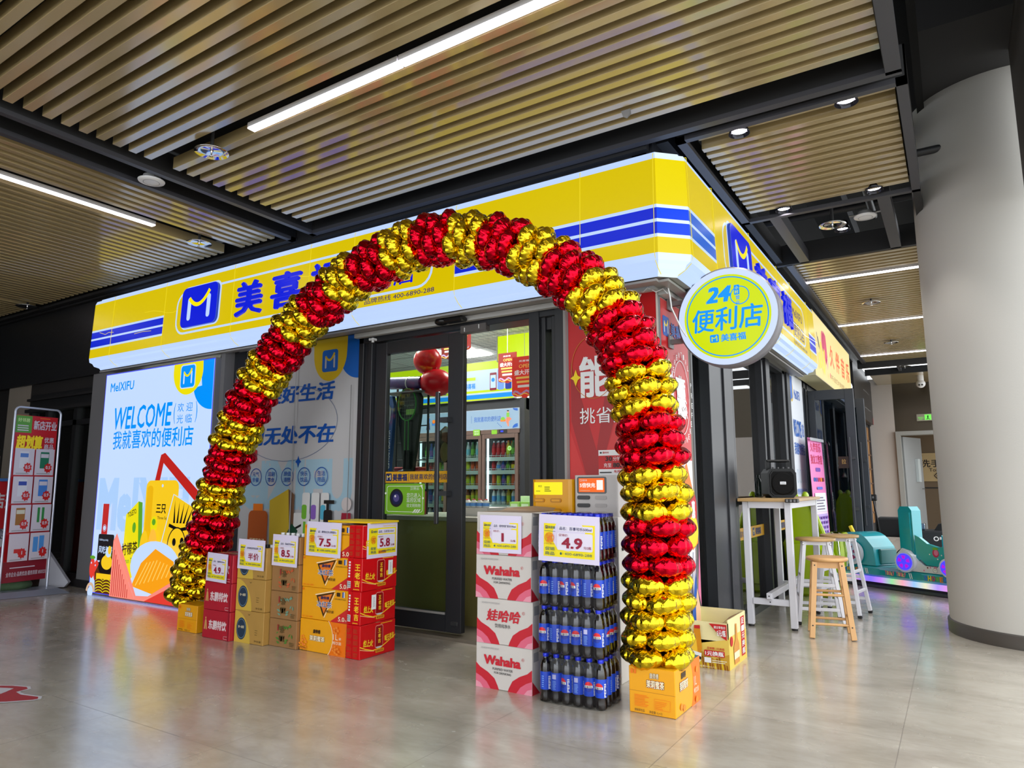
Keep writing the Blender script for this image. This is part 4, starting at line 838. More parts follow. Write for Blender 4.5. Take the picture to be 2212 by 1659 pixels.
b = B(); b.box(-4.20, -3.9, 4.66, 4.76, 1.20, 1.24, P('pack_red', (150, 36, 40), .3), .01); b.ell((-4.05, 4.66, 1.19), (.10, .04, .03), P('pack_navy', (40, 40, 90), .3)); tag(b.build('packaged_toy'), 'red and navy packet hung low on the goods rack', 'packet')
b = B(); b.prism([(-.06, 0), (-.055, .28), (.0, .32), (.055, .28), (.06, 0)], ((-3.80, 4.9, 1.28), (1, 0, 0), (0, 0, 1), (0, -1, 0)), -.01, .02, GL('snack_film', (190, 180, 170), .3)); b.ell((-3.80, 4.885, 1.37), (.05, .02, .09), P('snack_brown', (110, 100, 60), .8, noise=.4, nscale=60)); tag(b.build('snack_bag'), 'clear snack bag hanging right of the racket behind the door', 'bag')
# side room glimpsed through the side window
b = B(); b.box(-2.6, -1.75, 4.95, 5.9, .10, .92, P('white_counter', (206, 212, 204), .4)); b.box(-2.6, -1.74, 4.94, 5.9, .28, .40, BLACK); b.box(-2.6, -1.75, 4.95, 5.9, 0, .1, DARK); tag(b.build('side_counter'), 'white counter with a black kick band behind the narrow side glass', 'counter')
b = B(); b.box(-2.3, -1.8, 5.1, 5.5, .92, 1.35, P('machine_steel', (130, 132, 132), .3, metal=.6), .01); b.box(-2.25, -1.85, 5.07, 5.1, 1.0, 1.3, BLACK); tag(b.build('coffee_machine'), 'steel counter machine seen through the narrow side glass', 'machine')
b = B(); b.box(-2.5, -1.72, 5.6, 5.9, 1.42, 1.45, P('white_counter')); b.box(-2.3, -2.0, 5.6, 5.8, 1.45, 1.55, CREAM); tag(b.build('wall_shelf'), 'white shelf above the steel machine behind the side glass', 'shelf')
b = B(); b.box(-2.1, -1.8, 5.62, 5.88, 1.70, 2.0, P('pack_red')); b.box(-2.6, -1.72, 5.6, 5.9, 1.66, 1.69, DARK); tag(b.build('gift_box'), 'red gift box on the upper shelf behind the side glass', 'box')
b = B(); b.box(-2.2, -1.95, 8.18, 8.2, 2.05, 2.25, DARK)
for k in range(5): b.box(-2.18, -1.97, 8.17, 8.19, 2.07+.035*k, 2.085+.035*k, TRIMW)
tag(b.build('air_vent'), 'dark louvred vent high on the white wall inside the side window', 'vent')
b = B(); b.box(-3.35, -3.25, 6.5, 8.2, 0, 2.88, P('beige_partition', (180, 160, 138), .7)); struct('wall_partition', b)
# ================================================================== BALLOON ARCH
GOLD = M('gold_foil', (222, 192, 36), 0.15, 1.0, bump=.55, bscale=30); REDF = M('red_foil', (206, 12, 38), 0.15, 1.0, bump=.55, bscale=30)
ARCH = [(-5.215, 0.212), (-5.188, 0.302), (-5.156, 0.391), (-5.117, 0.478), (-5.075, 0.564), (-5.033, 0.648), (-4.996, 0.733), (-4.965, 0.818), (-4.939, 0.904), (-4.915, 0.989), (-4.890, 1.074), (-4.863, 1.158), (-4.834, 1.241), (-4.803, 1.324), (-4.770, 1.408), (-4.735, 1.491), (-4.696, 1.572), (-4.652, 1.649), (-4.604, 1.724), (-4.551, 1.797), (-4.495, 1.867), (-4.436, 1.934), (-4.374, 1.997), (-4.310, 2.058), (-4.244, 2.117), (-4.178, 2.178), (-4.111, 2.240), (-4.042, 2.297), (-3.968, 2.346), (-3.891, 2.385), (-3.813, 2.421), (-3.737, 2.459), (-3.661, 2.499), (-3.583, 2.536), (-3.498, 2.566), (-3.406, 2.590), (-3.309, 2.613), (-3.212, 2.636), (-3.117, 2.656), (-3.022, 2.672), (-2.928, 2.682), (-2.834, 2.683), (-2.741, 2.677), (-2.650, 2.665), (-2.560, 2.646), (-2.472, 2.624), (-2.386, 2.599), (-2.300, 2.571), (-2.217, 2.539), (-2.136, 2.502), (-2.058, 2.460), (-1.984, 2.413), (-1.913, 2.364), (-1.843, 2.314), (-1.775, 2.262), (-1.710, 2.208), (-1.650, 2.149), (-1.596, 2.085), (-1.548, 2.018), (-1.506, 1.948), (-1.469, 1.877), (-1.436, 1.805), (-1.409, 1.729), (-1.386, 1.648), (-1.367, 1.563), (-1.352, 1.475), (-1.339, 1.386), (-1.328, 1.298), (-1.320, 1.210), (-1.314, 1.122), (-1.310, 1.036), (-1.308, 0.948), (-1.307, 0.861), (-1.307, 0.772), (-1.308, 0.684), (-1.311, 0.596), (-1.315, 0.508), (-1.319, 0.419), (-1.323, 0.331), (-1.325, 0.242)]
YA = 3.45
def flower(seed, mat):
    """five-petal foil balloon, axis along z: puckered pillow petals round a hole"""
    rg = random.Random(seed); b = B(); nf, nt = 78, 9
    for k in range(5):
        a0 = 2*pi*k/5; rc, A, Bt, Cc = .108, .078*(1+.05*rg.uniform(-1, 1)), .086*(1+.05*rg.uniform(-1, 1)), .051*(1+.07*rg.uniform(-1, 1))
        kf = rg.choice((11, 13, 15)); ph = rg.uniform(0, 6.28); ph2 = rg.uniform(0, 6.28); dx, dz = rg.uniform(-.006, .006), rg.uniform(-.006, .006); tl = rg.uniform(-.12, .12)
        vs = []; fs = []
        for side in (1, -1):
            for i in range(nt+1):
                q = sin(pi/2*i/nt)
                for j in range(nf):
                    f = 2*pi*j/nf
                    rim = 1+.05*cos(kf*f+ph)*q
                    u = A*cos(f)*q*rim; v = Bt*sin(f)*q*rim
                    if u < 0: v *= 1+.45*u/A; u *= 1.25
                    w = Cc*max(0, 1-q**3.4)**.5*(1-.30*q*q*(.5+.5*cos(kf*f+ph)))*(1+.07*cos(3*f+ph2)*q)
                    z = side*w+dz+tl*v; r = rc+u+dx
                    vs.append((r*cos(a0)-v*sin(a0), r*sin(a0)+v*cos(a0), z))
            o = (0 if side == 1 else (nt+1)*nf)
            for i in range(nt):
                for j in range(nf):
                    f4 = (o+i*nf+j, o+i*nf+(j+1) % nf, o+(i+1)*nf+(j+1) % nf, o+(i+1)*nf+j)
                    fs.append(f4[::-1] if side == 1 else f4)
        b.add(vs, fs, mat, True)
    o = b.build('flower_balloon', origin=(0, 0, 0)); me = o.data; bpy.data.objects.remove(o); return me
VAR = {'g': [flower(s, GOLD) for s in range(5)], 'r': [flower(s+50, REDF) for s in range(5)]}
seq = 'ggggg'+'rrrggg'*5+'rrrggg'+'rrr'+'ggg'+'rrr'+'ggg'+'rrr'+'ggg'+'rrrr'+'ggg'+'rrr'+'ggg'+'rrr'+'ggggg'
runs = []
for ch in seq:
    if runs and runs[-1][0] == ch: runs[-1][1] += 1
    else: runs.append([ch, 1])
ORD = ('first', 'second', 'third', 'fourth', 'fifth', 'sixth', 'seventh')
apex = 13
i = 0; cnt = {'left': {'g': 0, 'r': 0}, 'right': {'g': 0, 'r': 0}}; rinfo = []
nb = len(runs); right_total = {'g': 0, 'r': 0}
for ri in range(nb):                                    # name every band from its own foot
    side = 'left' if ri < apex else ('top' if ri == apex else 'right')
    rinfo.append(side)
def band_no(ri):
    c = runs[ri][0]
    if rinfo[ri] == 'left': return sum(1 for q in range(0, ri+1) if runs[q][0] == c)
    return sum(1 for q in range(ri, nb) if runs[q][0] == c)
for ri, (ch, n) in enumerate(runs):
    for k in range(n):
        x, z = ARCH[i]; a, c_ = ARCH[max(0, i-1)], ARCH[min(len(ARCH)-1, i+1)]
        tx, tz = c_[0]-a[0], c_[1]-a[1]
        if rinfo[ri] == 'right' or (rinfo[ri] == 'top' and k > n//2): tx, tz = -tx, -tz
        o = bpy.data.objects.new('flower_balloon', VAR[ch][(i*3+k) % 5]); COL.objects.link(o)
        o.location = (x, YA+R_.uniform(-.006, .006), z)
        zax = Vector((tx, R_.uniform(-.05, .05)*abs(tx+tz), tz)).normalized(); xax = Vector((0, -1, 0)).cross(zax).normalized(); yax = zax.cross(xax)
        ang = radians(90 + 36*(i % 2) + R_.uniform(-6, 6)) + pi
        Mx = Matrix((xax, yax, zax)).transposed() @ Matrix.Rotation(ang, 3, 'Z')
        o.rotation_euler = Mx.to_euler(); o.scale = (1.0,)*3
        colr = 'gold' if ch == 'g' else 'red'
        kk = k if rinfo[ri] != 'right' else n-1-k
        pos = ('lower', 'middle', 'upper')[kk] if n == 3 else ORD[kk]
        if rinfo[ri] == 'top': lab = f'{("left", "centre", "right")[k] if n == 3 else ORD[k]} {colr} foil flower balloon of the band at the very top of the arch'
        else: lab = f'{pos} {colr} foil flower balloon of the {ORD[band_no(ri)-1]} {colr} band up the arch\'s {rinfo[ri]} leg'
        tag(o, lab, 'balloon', f'{colr} foil flower balloons on the arch'); i += 1
# white pole that carries the balloons
b = B(); pts = [(ARCH[0][0]-.005, YA, .205)]+[(p[0], YA, p[1]) for p in ARCH]+[(ARCH[-1][0], YA, .22)]
b.tube(pts, .011, P('pole_white', (226, 226, 224), .4), 8); tag(b.build('arch_pole'), 'slim white arch pole threaded through the gold and red balloons', 'pole')
# ================================================================== CARTONS, PRICE CARDS, BOTTLE PACKS
TAPE = M('clear_tape', (206, 180, 130), .15)
def carton(name, label, x0, x1, y0, y1, z0, z1, m, pf=None, pr=None, pt=None, group=None, seam=True, top=True):
    t = thing(name, label, 'box', ((x0+x1)/2, (y0+y1)/2, z0), 0, group)
    x0 += .002; x1 -= .002
    b = B(); b.box(x0, x1, y0, y1, z0+.001, z1-.001, m, .003)
    if pf: c = front(b, x0, y0, z0); c.W, c.H = x1-x0, z1-z0; pf(c)
    if pr: c = right(b, x1, y0, z0); c.W, c.H = y1-y0, z1-z0; pr(c)
    if pt: c = topf(b, x0, y0, z1-.001); c.W, c.H = x1-x0, y1-y0; pt(c)
    b.build('carton_body', t)
    if top:
        b = B(); b.box(x0+.002, x1-.002, (y0+y1)/2-.02, (y0+y1)/2+.02, z1-.0012, z1-.0004, TAPE); b.build('sealing_tape', t)
    return t
CY = P('price_yellow', (246, 226, 10), .5); CWH = P('price_white', (228, 222, 240), .5); CRD = P('price_crimson', (150, 10, 50), .5); CLIL = P('price_lilac', (222, 214, 240), .5); CGN = P('price_teal', (0, 90, 100), .5)
def price_card(x, y, z, w, h, price, title, note, label, tilt=0.0, sub='促销价:', unit='元/箱', big=None):
    t = thing('price_card', label, 'price card', (x+w/2, y, z), 0, 'yellow price cards taped to the stacks')
    b = B(); ct, st = cos(radians(tilt)), sin(radians(tilt))
    fn = lambda u, v, d: (x+u*ct-v*st, y-.004-d-.004*sin(u/w*3.1)*sin(v/h*2.5), z+u*st+v*ct)
    b.box(x, x+.001, y-.003, y-.001, z, z+.001, CWH)
    n = 6; vs = [fn(w*i/n, h*j/n, 0) for j in range(n+1) for i in range(n+1)]; b.add(vs, [(j*(n+1)+i, j*(n+1)+i+1, (j+1)*(n+1)+i+1, (j+1)*(n+1)+i) for j in range(n) for i in range(n)], CLIL)
    vs = [(p[0], y-.0012, p[2]) for p in vs]; b.add(vs, [((j+1)*(n+1)+i, (j+1)*(n+1)+i+1, j*(n+1)+i+1, j*(n+1)+i) for j in range(n) for i in range(n)], CLIL)
    c = CV(b, fn=fn, eps=.0006); c.up(); c.up()
    c.rect(w*.09, h*.11, w*.84, h*.70, CY)
    c.rect(w*.34, h*.66, w*.56, h*.12, CWH, h*.02); c.rect(w*.32, h*.26, w*.58, h*.37, CWH, h*.04)
    c.text(title, w*.36, h*.685, w*.52, h*.07, NAVY, .012)
    c.text(sub, w*.35, h*.55, w*.16, h*.055, CRD, 0)
    if big: c.text(big, w*.42, h*.32, w*.40, h*.24, CRD, .02)
    else: c.text(price, w*(.40 if len(price) > 1 else .55), h*.30, w*(.34 if len(price) > 1 else .055), h*.235, CRD, .03); c.text(unit, w*.76, h*.31, w*.12, h*.06, CRD, .01)
    c.mlogo(w*.12, h*.70, w*.05, h*.06, NAVY, CY, CY); c.text('美喜福', w*.18, h*.70, w*.11, h*.06, CGN, .02); c.rect(w*.11, h*.645, w*.19, h*.008, CGN)
    c.text('省', w*.14, h*.43, w*.12, h*.16, ORANGE, .03); c.ring(w*.20, h*.51, w*.075, w*.012, ORANGE, h*.10); c.text('少花钱 省更多', w*.11, h*.365, w*.18, h*.03, CRD, 0)
    c.text('促销', w*.13, h*.24, w*.16, h*.075, CGN, .01); c.text('商品', w*.13, h*.14, w*.16, h*.075, CGN, .01); c.text('400-6890-288', w*.46, h*.165, w*.44, h*.055, CGN, .004); c.disc(w*.40, h*.19, w*.016, CGN, h*.028)
    b.build('card', t); return t
# --- red energy drink cartons
RC = P('carton_red', (178, 28, 48), .35, noise=.06, nscale=12); RCW = P('carton_red_white', (226, 206, 210), .4); RCG = P('carton_red_gold', (206, 150, 90), .4)
def pf_red(c):
    W, Hh = c.W, c.H
    c.text('东鹏特饮', W*.22, Hh*.32, W*.66, Hh*.34, RCW, .035, .1); c.poly([(W*.06, Hh*.30), (W*.09, Hh*.62), (W*.12, Hh*.66), (W*.15, Hh*.62), (W*.18, Hh*.30), (W*.13, Hh*.30), (W*.12, Hh*.45), (W*.11, Hh*.30)], RCG); c.disc(W*.12, Hh*.70, W*.025, RCG)
    c.frame(W*.80, Hh*.06, W*.16, Hh*.09, Hh*.03, .002, RCW); c.rect(W*.93, 0, W*.04, Hh, P('carton_red_line', (150, 20, 40)))
names = ('lowest', 'second', 'third', 'topmost')
for k in range(3): carton('drink_carton', f'{("lowest", "middle", "topmost")[k]} red carton with white lettering of the stack beside the arch foot', -4.684, -4.37, 3.205, 3.43, .196*k, .196*(k+1), RC, pf_red, None, None, 'red drink cartons')
price_card(-4.655, 3.195, .40, .235, .20, '4.9', '品名：东鹏特饮250ml', '', 'yellow price card reading 4.9 on the red cartons', -2)
# --- kraft cartons with the yellow quarter circle
KR = P('kraft_gold', (176, 136, 66), .6, noise=.06, nscale=14); KRD = P('kraft_dark', (96, 74, 34), .6); QY = P('kraft_yellow', (206, 172, 66), .55); QN = P('kraft_navy', (28, 54, 78), .5)
def pf_kraft(c):
    W, Hh = c.W, c.H
    c.poly([(0, 0)]+arc(0, 0, W*.56, 0, 90, 12, Hh*.98), QY); c.disc(W*.24, Hh*.43, W*.175, QN, Hh*.34); c.ring(W*.24, Hh*.43, W*.15, .003, P('kraft_sky', (120, 150, 170)), Hh*.29); c.text('统一·冰绿茶', W*.14, Hh*.44, W*.20, Hh*.09, CREAM, .02)
    c.poly([(W*.45, Hh*.92), (W*.50, Hh*.86), (W*.55, Hh*.92), (W*.50, Hh*.89)], KRD); c.text('净含量', W*.70, Hh*.08, W*.24, Hh*.06, KRD, 0); c.lines(W*.72, Hh*.30, W*.1, Hh*.2, 3, KRD, .2)
for k in range(3):
    t = carton('drink_carton', f'{("lowest", "middle", "topmost open")[k]} kraft carton with a yellow quarter circle in the second stack', -4.366, -4.055, 3.24, 3.48, .2165*k, .2165*(k+1), KR, pf_kraft, None, (lambda c: c.rect(.012, .012, c.W-.024, c.H-.024, BLACK)) if k == 2 else None, 'kraft cartons with the quarter circle', top=k < 2)  # black patch on the open carton's top stands for its dark inside
for k in range(6):
    b = B(); b.cyl((-4.33+.05*k, 3.30, .645), (-4.33+.05*k, 3.30, .668), .014, WPLASTIC if k % 2 else P('cap_black', (40, 40, 40)), 10); b.build('bottle_cap', t)
price_card(-4.355, 3.232, .50, .285, .205, '', '全场商品同商品第二件', '', 'yellow half-price card on the kraft cartons with the quarter circle', -1, '', '', '半价')
# --- brown tea cartons
BR = P('kraft_brown', (150, 110, 66), .6, noise=.07, nscale=14)
def pf_tea(m):
    def f(c):
        W, Hh = c.W, c.H; rg = random.Random(3)
        for k in range(16):
            x, y = W*(.12+.76*rg.random()), Hh*(.15+.65*rg.random()); s = W*(.03+.05*rg.random()); a = rg.random()*6
            c.poly([(x+s*cos(a), y+s*sin(a)), (x+s*.4*cos(a+1.6), y+s*.4*sin(a+1.6)), (x-s*cos(a), y-s*sin(a)), (x+s*.4*cos(a-1.6), y+s*.4*sin(a-1.6))], m)
        c.text('茶', W*.42, Hh*.52, W*.16, Hh*.26, KRD, .03); c.text('π', W*.41, Hh*.22, W*.18, Hh*.22, KRD, .03); c.rect(W*.34, Hh*.60, W*.04, Hh*.22, P('tea_red', (150, 40, 40))); c.lines(W*.80, Hh*.1, W*.16, Hh*.16, 3, KRD)
    return f
TC = (P('tea_green', (80, 130, 50)), P('tea_aqua', (110, 150, 130)), P('tea_orange', (196, 92, 50)), P('tea_orange'))
for k in range(4):
    t = carton('drink_carton', f'{names[k]} brown tea carton with {("green", "aqua", "orange", "covered")[k]} leaf print in the third stack', -4.053, -3.777, 3.285, 3.5, .1825*k, .1825*(k+1), BR, pf_tea(TC[k]), None, (lambda c: c.rect(.012, .012, c.W-.024, c.H-.024, BLACK)) if k == 3 else None, 'brown tea cartons', top=k < 3)  # opening of the top carton is a flat black patch for inside shade
for k in range(5):
    b = B(); b.cyl((-4.02+.052*k, 3.34, .73), (-4.02+.052*k, 3.34, .752), .014, WPLASTIC, 10); b.build('bottle_cap', t)
price_card(-4.045, 3.277, .535, .255, .21, '8.5', '品名：茶π系列500ml', '', 'yellow price card reading 8.5 on the brown tea cartons', -1)
# --- yellow tea cartons
YC = P('carton_yellow', (240, 166, 14), .4, noise=.04, nscale=10); YCR = P('carton_yellow_red', (206, 40, 40), .4); YCD = P('carton_yellow_dark', (60, 40, 20), .4); YCB = P('carton_yellow_blue', (30, 80, 160), .4); YCO = P('carton_orange', (240, 120, 10), .4); YCW = P('carton_cream', (250, 232, 200), .4)
def pf_ice(c):
    W, Hh = c.W, c.H
    c.poly([(W, 0), (W, Hh*.48), (W*.62, Hh*.0)], YCR); c.poly([(W*.32, Hh*.76), (W*.70, Hh*.92), (W*.48, Hh*.12)], YCD); c.poly([(W*.36, Hh*.72), (W*.66, Hh*.86), (W*.49, Hh*.22)], ORANGE); c.strip([(W*.30, Hh*.78), (W*.72, Hh*.96)], .006, YCW); c.strip([(W*.50, Hh*.10), (W*.72, Hh*.90)], .006, YCW)
    c.text('冰红茶', W*.335, Hh*.40, W*.33, Hh*.21, YCW, .06); c.text('冰红茶', W*.345, Hh*.41, W*.31, Hh*.19, YCB, .02); c.text('康师傅', W*.42, Hh*.66, W*.18, Hh*.10, NAVY, .03); c.text('5.0', W*.80, Hh*.05, W*.13, Hh*.14, YCW, .02); c.text('升', W*.94, Hh*.05, W*.04, Hh*.07, YCW, 0)
    c.text('畅饮装', W*.55, Hh*.26, W*.16, Hh*.09, YCD, .01, .2); c.rect(W*.76, Hh*.80, W*.07, Hh*.12, YCD, .005); c.rect(W*.88, Hh*.78, W*.05, Hh*.17, P('carton_badge', (210, 210, 220))); c.rect(W*.88, Hh*.78, W*.025, Hh*.17, YCB); c.text('篮球战略合作伙伴', W*.72, Hh*.70, W*.24, Hh*.04, YCD, 0); c.text('净含量', W*.03, Hh*.06, W*.24, Hh*.05, YCO, 0); c.rect(W*.03, Hh*.90, W*.03, Hh*.06, YCO)
def pf_jas(c):
    W, Hh = c.W, c.H
    c.poly([(W*.72, 0)]+arc(W*.40, Hh*.5, W*.32, -50, 50, 8, Hh*.7)+[(W*.72, Hh), (W, Hh), (W, 0)], YCO); c.strip(arc(W*.40, Hh*.5, W*.325, -46, 46, 10, Hh*.72), .004, YCW)
    c.text('茉莉蜜茶', W*.22, Hh*.34, W*.34, Hh*.18, YCD, .07); c.text('茉莉蜜茶', W*.225, Hh*.345, W*.33, Hh*.17, YCW, .03); c.text('康师傅', W*.30, Hh*.58, W*.16, Hh*.13, YCD, .04); c.text('1L', W*.74, Hh*.48, W*.10, Hh*.17, YCW, .0); c.text('装', W*.86, Hh*.49, W*.05, Hh*.08, YCW, 0); c.text('畅饮装', W*.735, Hh*.34, W*.18, Hh*.10, YCW, .005)
    for x, y, s in ((.08, .40, .04), (.12, .28, .05), (.06, .18, .05), (.14, .14, .04), (.82, .78, .05), (.80, .22, .045), (.86, .17, .05)):
        for a in range(5): c.disc(W*x+W*s*.8*cos(a*1.256), Hh*y+W*s*.8*sin(a*1.256), W*s*.45, P('carton_blossom', (246, 140, 40)), W*s*.35, 8)
    c.text('调味茶饮品', W*.03, Hh*.10, W*.16, Hh*.05, YCD, 0); c.text('净含量1L×12', W*.03, Hh*.03, W*.2, Hh*.04, YCD, 0)
def pr_y(c):
    c.rect(c.W*.05, c.H*.5, c.W*.1, c.H*.4, YCW); c.disc(c.W*.12, c.H*.8, .012, YCB, .025); c.poly([(0, 0), (c.W*.3, 0), (0, c.H*.35)], YCR); c.text('5.0', .0, c.H*.04, c.W*.13, c.H*.14, YCW, .02)
carton('drink_carton', 'lowest yellow carton with orange flowers and 1L print in the fourth stack', -3.775, -3.345, 3.31, 3.56, 0, .2045, YC, pf_jas, pr_y, None, 'yellow tea cartons')
for k in (1, 2, 3): carton('drink_carton', f'{names[k]} yellow carton with a red corner in the fourth stack', -3.775, -3.345+.012*k, 3.31+.004*(k % 2), 3.56+.05*(k == 3), .2045*k, .2045*(k+1), YC, pf_ice, pr_y, None, 'yellow tea cartons')
b = B(); b.box(-3.60, -3.20, 3.36, 3.62, .834, .846, P('card_yellow', (230, 196, 20), .5)); tag(b.build('flat_cardboard'), 'flat yellow cardboard sheet lying on the tops of the two rightmost stacks', 'cardboard')
price_card(-3.735, 3.302, .615, .325, .225, '7.5', '品名：康师傅冰红茶1L/茉莉蜜茶1L', '', 'yellow price card reading 7.5 on the yellow cartons', -1, '促销价:', '元/2瓶')
# --- bright red herbal tea cartons
HR = P('carton_scarlet', (206, 8, 18), .3); HRD = P('carton_dark_scarlet', (150, 6, 14), .3); HY = P('carton_scarlet_gold', (250, 206, 40), .4)
def pf_wl_a(c):
    W, Hh = c.W, c.H; c.rect(W*.44, 0, W*.02, Hh, HRD)
    for i in range(2):
        for j in range(5): c.lines(W*(.06+.5*i), Hh*(.08+.175*j), W*.34, Hh*.13, 4, P('carton_rust', (170, 70, 30)), .4, .4)
def pf_wl_b(c):
    W, Hh = c.W, c.H; c.rect(W*.36, 0, W*.02, Hh, HRD)
    for k, ch in enumerate('王老吉'): c.text(ch, W*.52, Hh*(.62-.24*k), W*.36, Hh*.20, HY, .03)
    for k in range(6): c.rect(W*.12, Hh*(.84-.085*k), W*.12, Hh*.055, WHITE)
    c.rect(W*.06, Hh*.10, W*.24, Hh*.20, WHITE)
    for k in range(6): c.rect(W*.06, Hh*(.12+.03*k), W*.24, Hh*.013, BLACK)
    c.rect(W*.5, Hh*.06, W*.4, Hh*.02, HY)
def pr_wl(lab):
    def f(c):
        W, Hh = c.W, c.H
        c.strip([(0, Hh*.38), (W*.15, Hh*.28), (W*.35, Hh*.19), (W*.55, Hh*.20), (W*.8, Hh*.36), (W, Hh*.50)], .006, HY); c.strip([(0, Hh*.30), (W*.2, Hh*.22), (W*.4, Hh*.16)], .003, P('carton_pale_gold', (250, 220, 150)))
        c.frame(W*.42, Hh*.24, W*.21, Hh*.66, W*.04, .004, P('can_outline', (230, 150, 140))); c.rect(W*.425, Hh*.26, W*.20, Hh*.62, HRD, W*.03); c.poly([(W*.43, Hh*.27), (W*.62, Hh*.27), (W*.58, Hh*.22), (W*.47, Hh*.22)], P('can_silver', (200, 200, 204)))
        for k, ch in enumerate('王老吉'): c.text(ch, W*.49, Hh*(.68-.155*k), W*.08, Hh*.13, HY, .03)
        c.text('怕上火', W*.07, Hh*.36, W*.27, Hh*.21, HY, .04, .15, -6); c.text('喝王老吉', W*.68, Hh*.36, W*.28, Hh*.20, HY, .04, .1, 8); c.rect(W*.42, Hh*.10, W*.24, Hh*.10, P('carton_amber', (230, 160, 30)), .006); c.text('植物饮料', W*.44, Hh*.115, W*.20, Hh*.07, HRD, .01); c.lines(W*.55, Hh*.94, W*.4, Hh*.04, 1, HY)
        if lab: c.rect(W*lab[0], Hh*lab[1], W*.13, Hh*.44, WHITE); c.lines(W*(lab[0]+.05), Hh*(lab[1]+.08), W*.04, Hh*.3, 8, GREY)
    return f
for k in range(4): carton('drink_carton', f'{names[k]} scarlet herbal tea carton in the stack nearest the doorway', -3.343+(.004 if k in (1, 2) else 0)-.012*(k == 2), -3.218+(0, -.004, .002, 0)[k], 3.305, 3.63, .206*k, .206*(k+1), HR, pf_wl_a if k in (0, 3) else pf_wl_b, pr_wl((None, (.28, .42), (.72, .42), None)[k]), None, 'scarlet herbal tea cartons')
# its card hangs on the side that faces the doorway
t = thing('price_card', 'yellow price card reading 5.8 on the side of the scarlet cartons', 'price card', (-3.21, 3.47, .615), 0, 'yellow price cards taped to the stacks')
b = B(); w, h = .285, .225; b.box(-3.217, -3.2155, 3.34, 3.34+w, .612, .612+h, CLIL); c = CV(b, (-3.2155, 3.34, .612), (0, 1, 0), (0, 0, 1), eps=.0006)
c.rect(w*.05, h*.11, w*.90, h*.74, CY); c.rect(w*.34, h*.68, w*.57, h*.13, CWH, .004); c.rect(w*.32, h*.26, w*.59, h*.39, CWH, .008); c.text('品名：王老吉310ml', w*.36, h*.705, w*.5, h*.07, NAVY, .012); c.text('5.8', w*.40, h*.30, w*.34, h*.25, CRD, .03); c.text('元/2罐', w*.76, h*.31, w*.13, h*.06, CRD, .01); c.text('促销价:', w*.35, h*.57, w*.16, h*.05, CRD, 0)
c.text('省', w*.12, h*.43, w*.13, h*.17, ORANGE, .03); c.ring(w*.185, h*.52, w*.08, .003, ORANGE, h*.11); c.text('促销', w*.10, h*.24, w*.17, h*.08, CGN, .01); c.text('商品', w*.10, h*.14, w*.17, h*.08, CGN, .01); c.text('400-6890-288', w*.46, h*.165, w*.44, h*.055, CGN, .004); c.mlogo(w*.10, h*.72, w*.05, h*.07, NAVY, CY, CY); c.text('美喜福', w*.16, h*.72, w*.12, h*.06, CGN, .02)
b.build('card', t)

# --- white water cartons
WC = P('carton_white', (214, 210, 212), .5, noise=.03, nscale=10); WR = P('carton_white_red', (196, 24, 44), .45); WP = P('carton_rose', (222, 100, 128), .45); WP2 = P('carton_pale_rose', (230, 150, 170), .45); WK = P('carton_ink', (50, 50, 54), .5)
def pf_wa(kind):
    def f(c):
        W, Hh = c.W, c.H
        for sx in (1, -1):
            X = lambda u: u*W if sx > 0 else W-u*W
            o = (lambda p: p if sx > 0 else p[::-1])
            c.poly(o([(X(0), 0), (X(0), Hh*.55), (X(.08), Hh*.45), (X(.22), Hh*.36), (X(.34), Hh*.24), (X(.40), Hh*.08), (X(.42), 0)]), WR)
            c.poly(o([(X(0), 0), (X(0), Hh*.30), (X(.10), Hh*.24), (X(.20), Hh*.14), (X(.27), 0)]), WP); c.poly(o([(X(0), 0), (X(0), Hh*.14), (X(.08), Hh*.10), (X(.14), 0)]), WP2)
        if kind == 'latin':
            c.text('Wahaha', W*.15, Hh*.53, W*.66, Hh*.22, WR, .05); c.text('PURIFIED WATER', W*.31, Hh*.43, W*.36, Hh*.055, WK, .01); c.text('FOR DRINKING', W*.34, Hh*.35, W*.30, Hh*.05, WK, .01)
        else:
            c.text('娃哈哈', W*.18, Hh*.50, W*.62, Hh*.27, WR, .03, .2); c.text('饮用纯净水', W*.34, Hh*.37, W*.28, Hh*.09, WK, .005)
        c.ring(W*.85, Hh*.74, W*.022, .0012, WR, n=16); c.text('R', W*.84, Hh*.725, W*.02, Hh*.03, WR, 0); c.text('20240304 M10905220347', W*.10, Hh*.88, W*.33, Hh*.04, P('ink_faint', (150, 150, 154)), 0)
    return f
def pr_wa(c): c.rect(c.W*.06, c.H*.70, c.W*.2, c.H*.2, P('ink_faint')); c.poly([(0, 0), (0, c.H*.3), (c.W*.3, 0)], WR)
WZ = (0, .231, .468, .700, .932)
for k in range(4):
    dx = (0, .004, -.004, 0)[k]
    t = carton('water_carton', f'{names[k]} white and red water carton beside the cola packs', -2.292+dx, -1.932+dx, 3.245, 3.50, WZ[k], WZ[k+1], WC, pf_wa('cn' if k == 1 else 'latin'), pr_wa, (lambda c: c.rect(.006, .006, c.W-.012, c.H-.012, P('carton_inside', (120, 92, 60), .8))) if k == 3 else None, 'white water cartons', top=k < 3)
b = B(); b.add([(-1.934, 3.25, .93), (-1.86, 3.27, .925), (-1.86, 3.48, .93), (-1.934, 3.49, .932)], [(0, 1, 2, 3), (3, 2, 1, 0)], WC); b.build('flap', t)
b = B(); b.add([(-2.29, 3.49, .93), (-1.94, 3.49, .93), (-1.95, 3.545, .95), (-2.1, 3.55, .958), (-2.28, 3.54, .945)], [(0, 1, 2, 3, 4), (4, 3, 2, 1, 0)], P('kraft_flap', (150, 116, 76), .7)); b.build('flap', t)
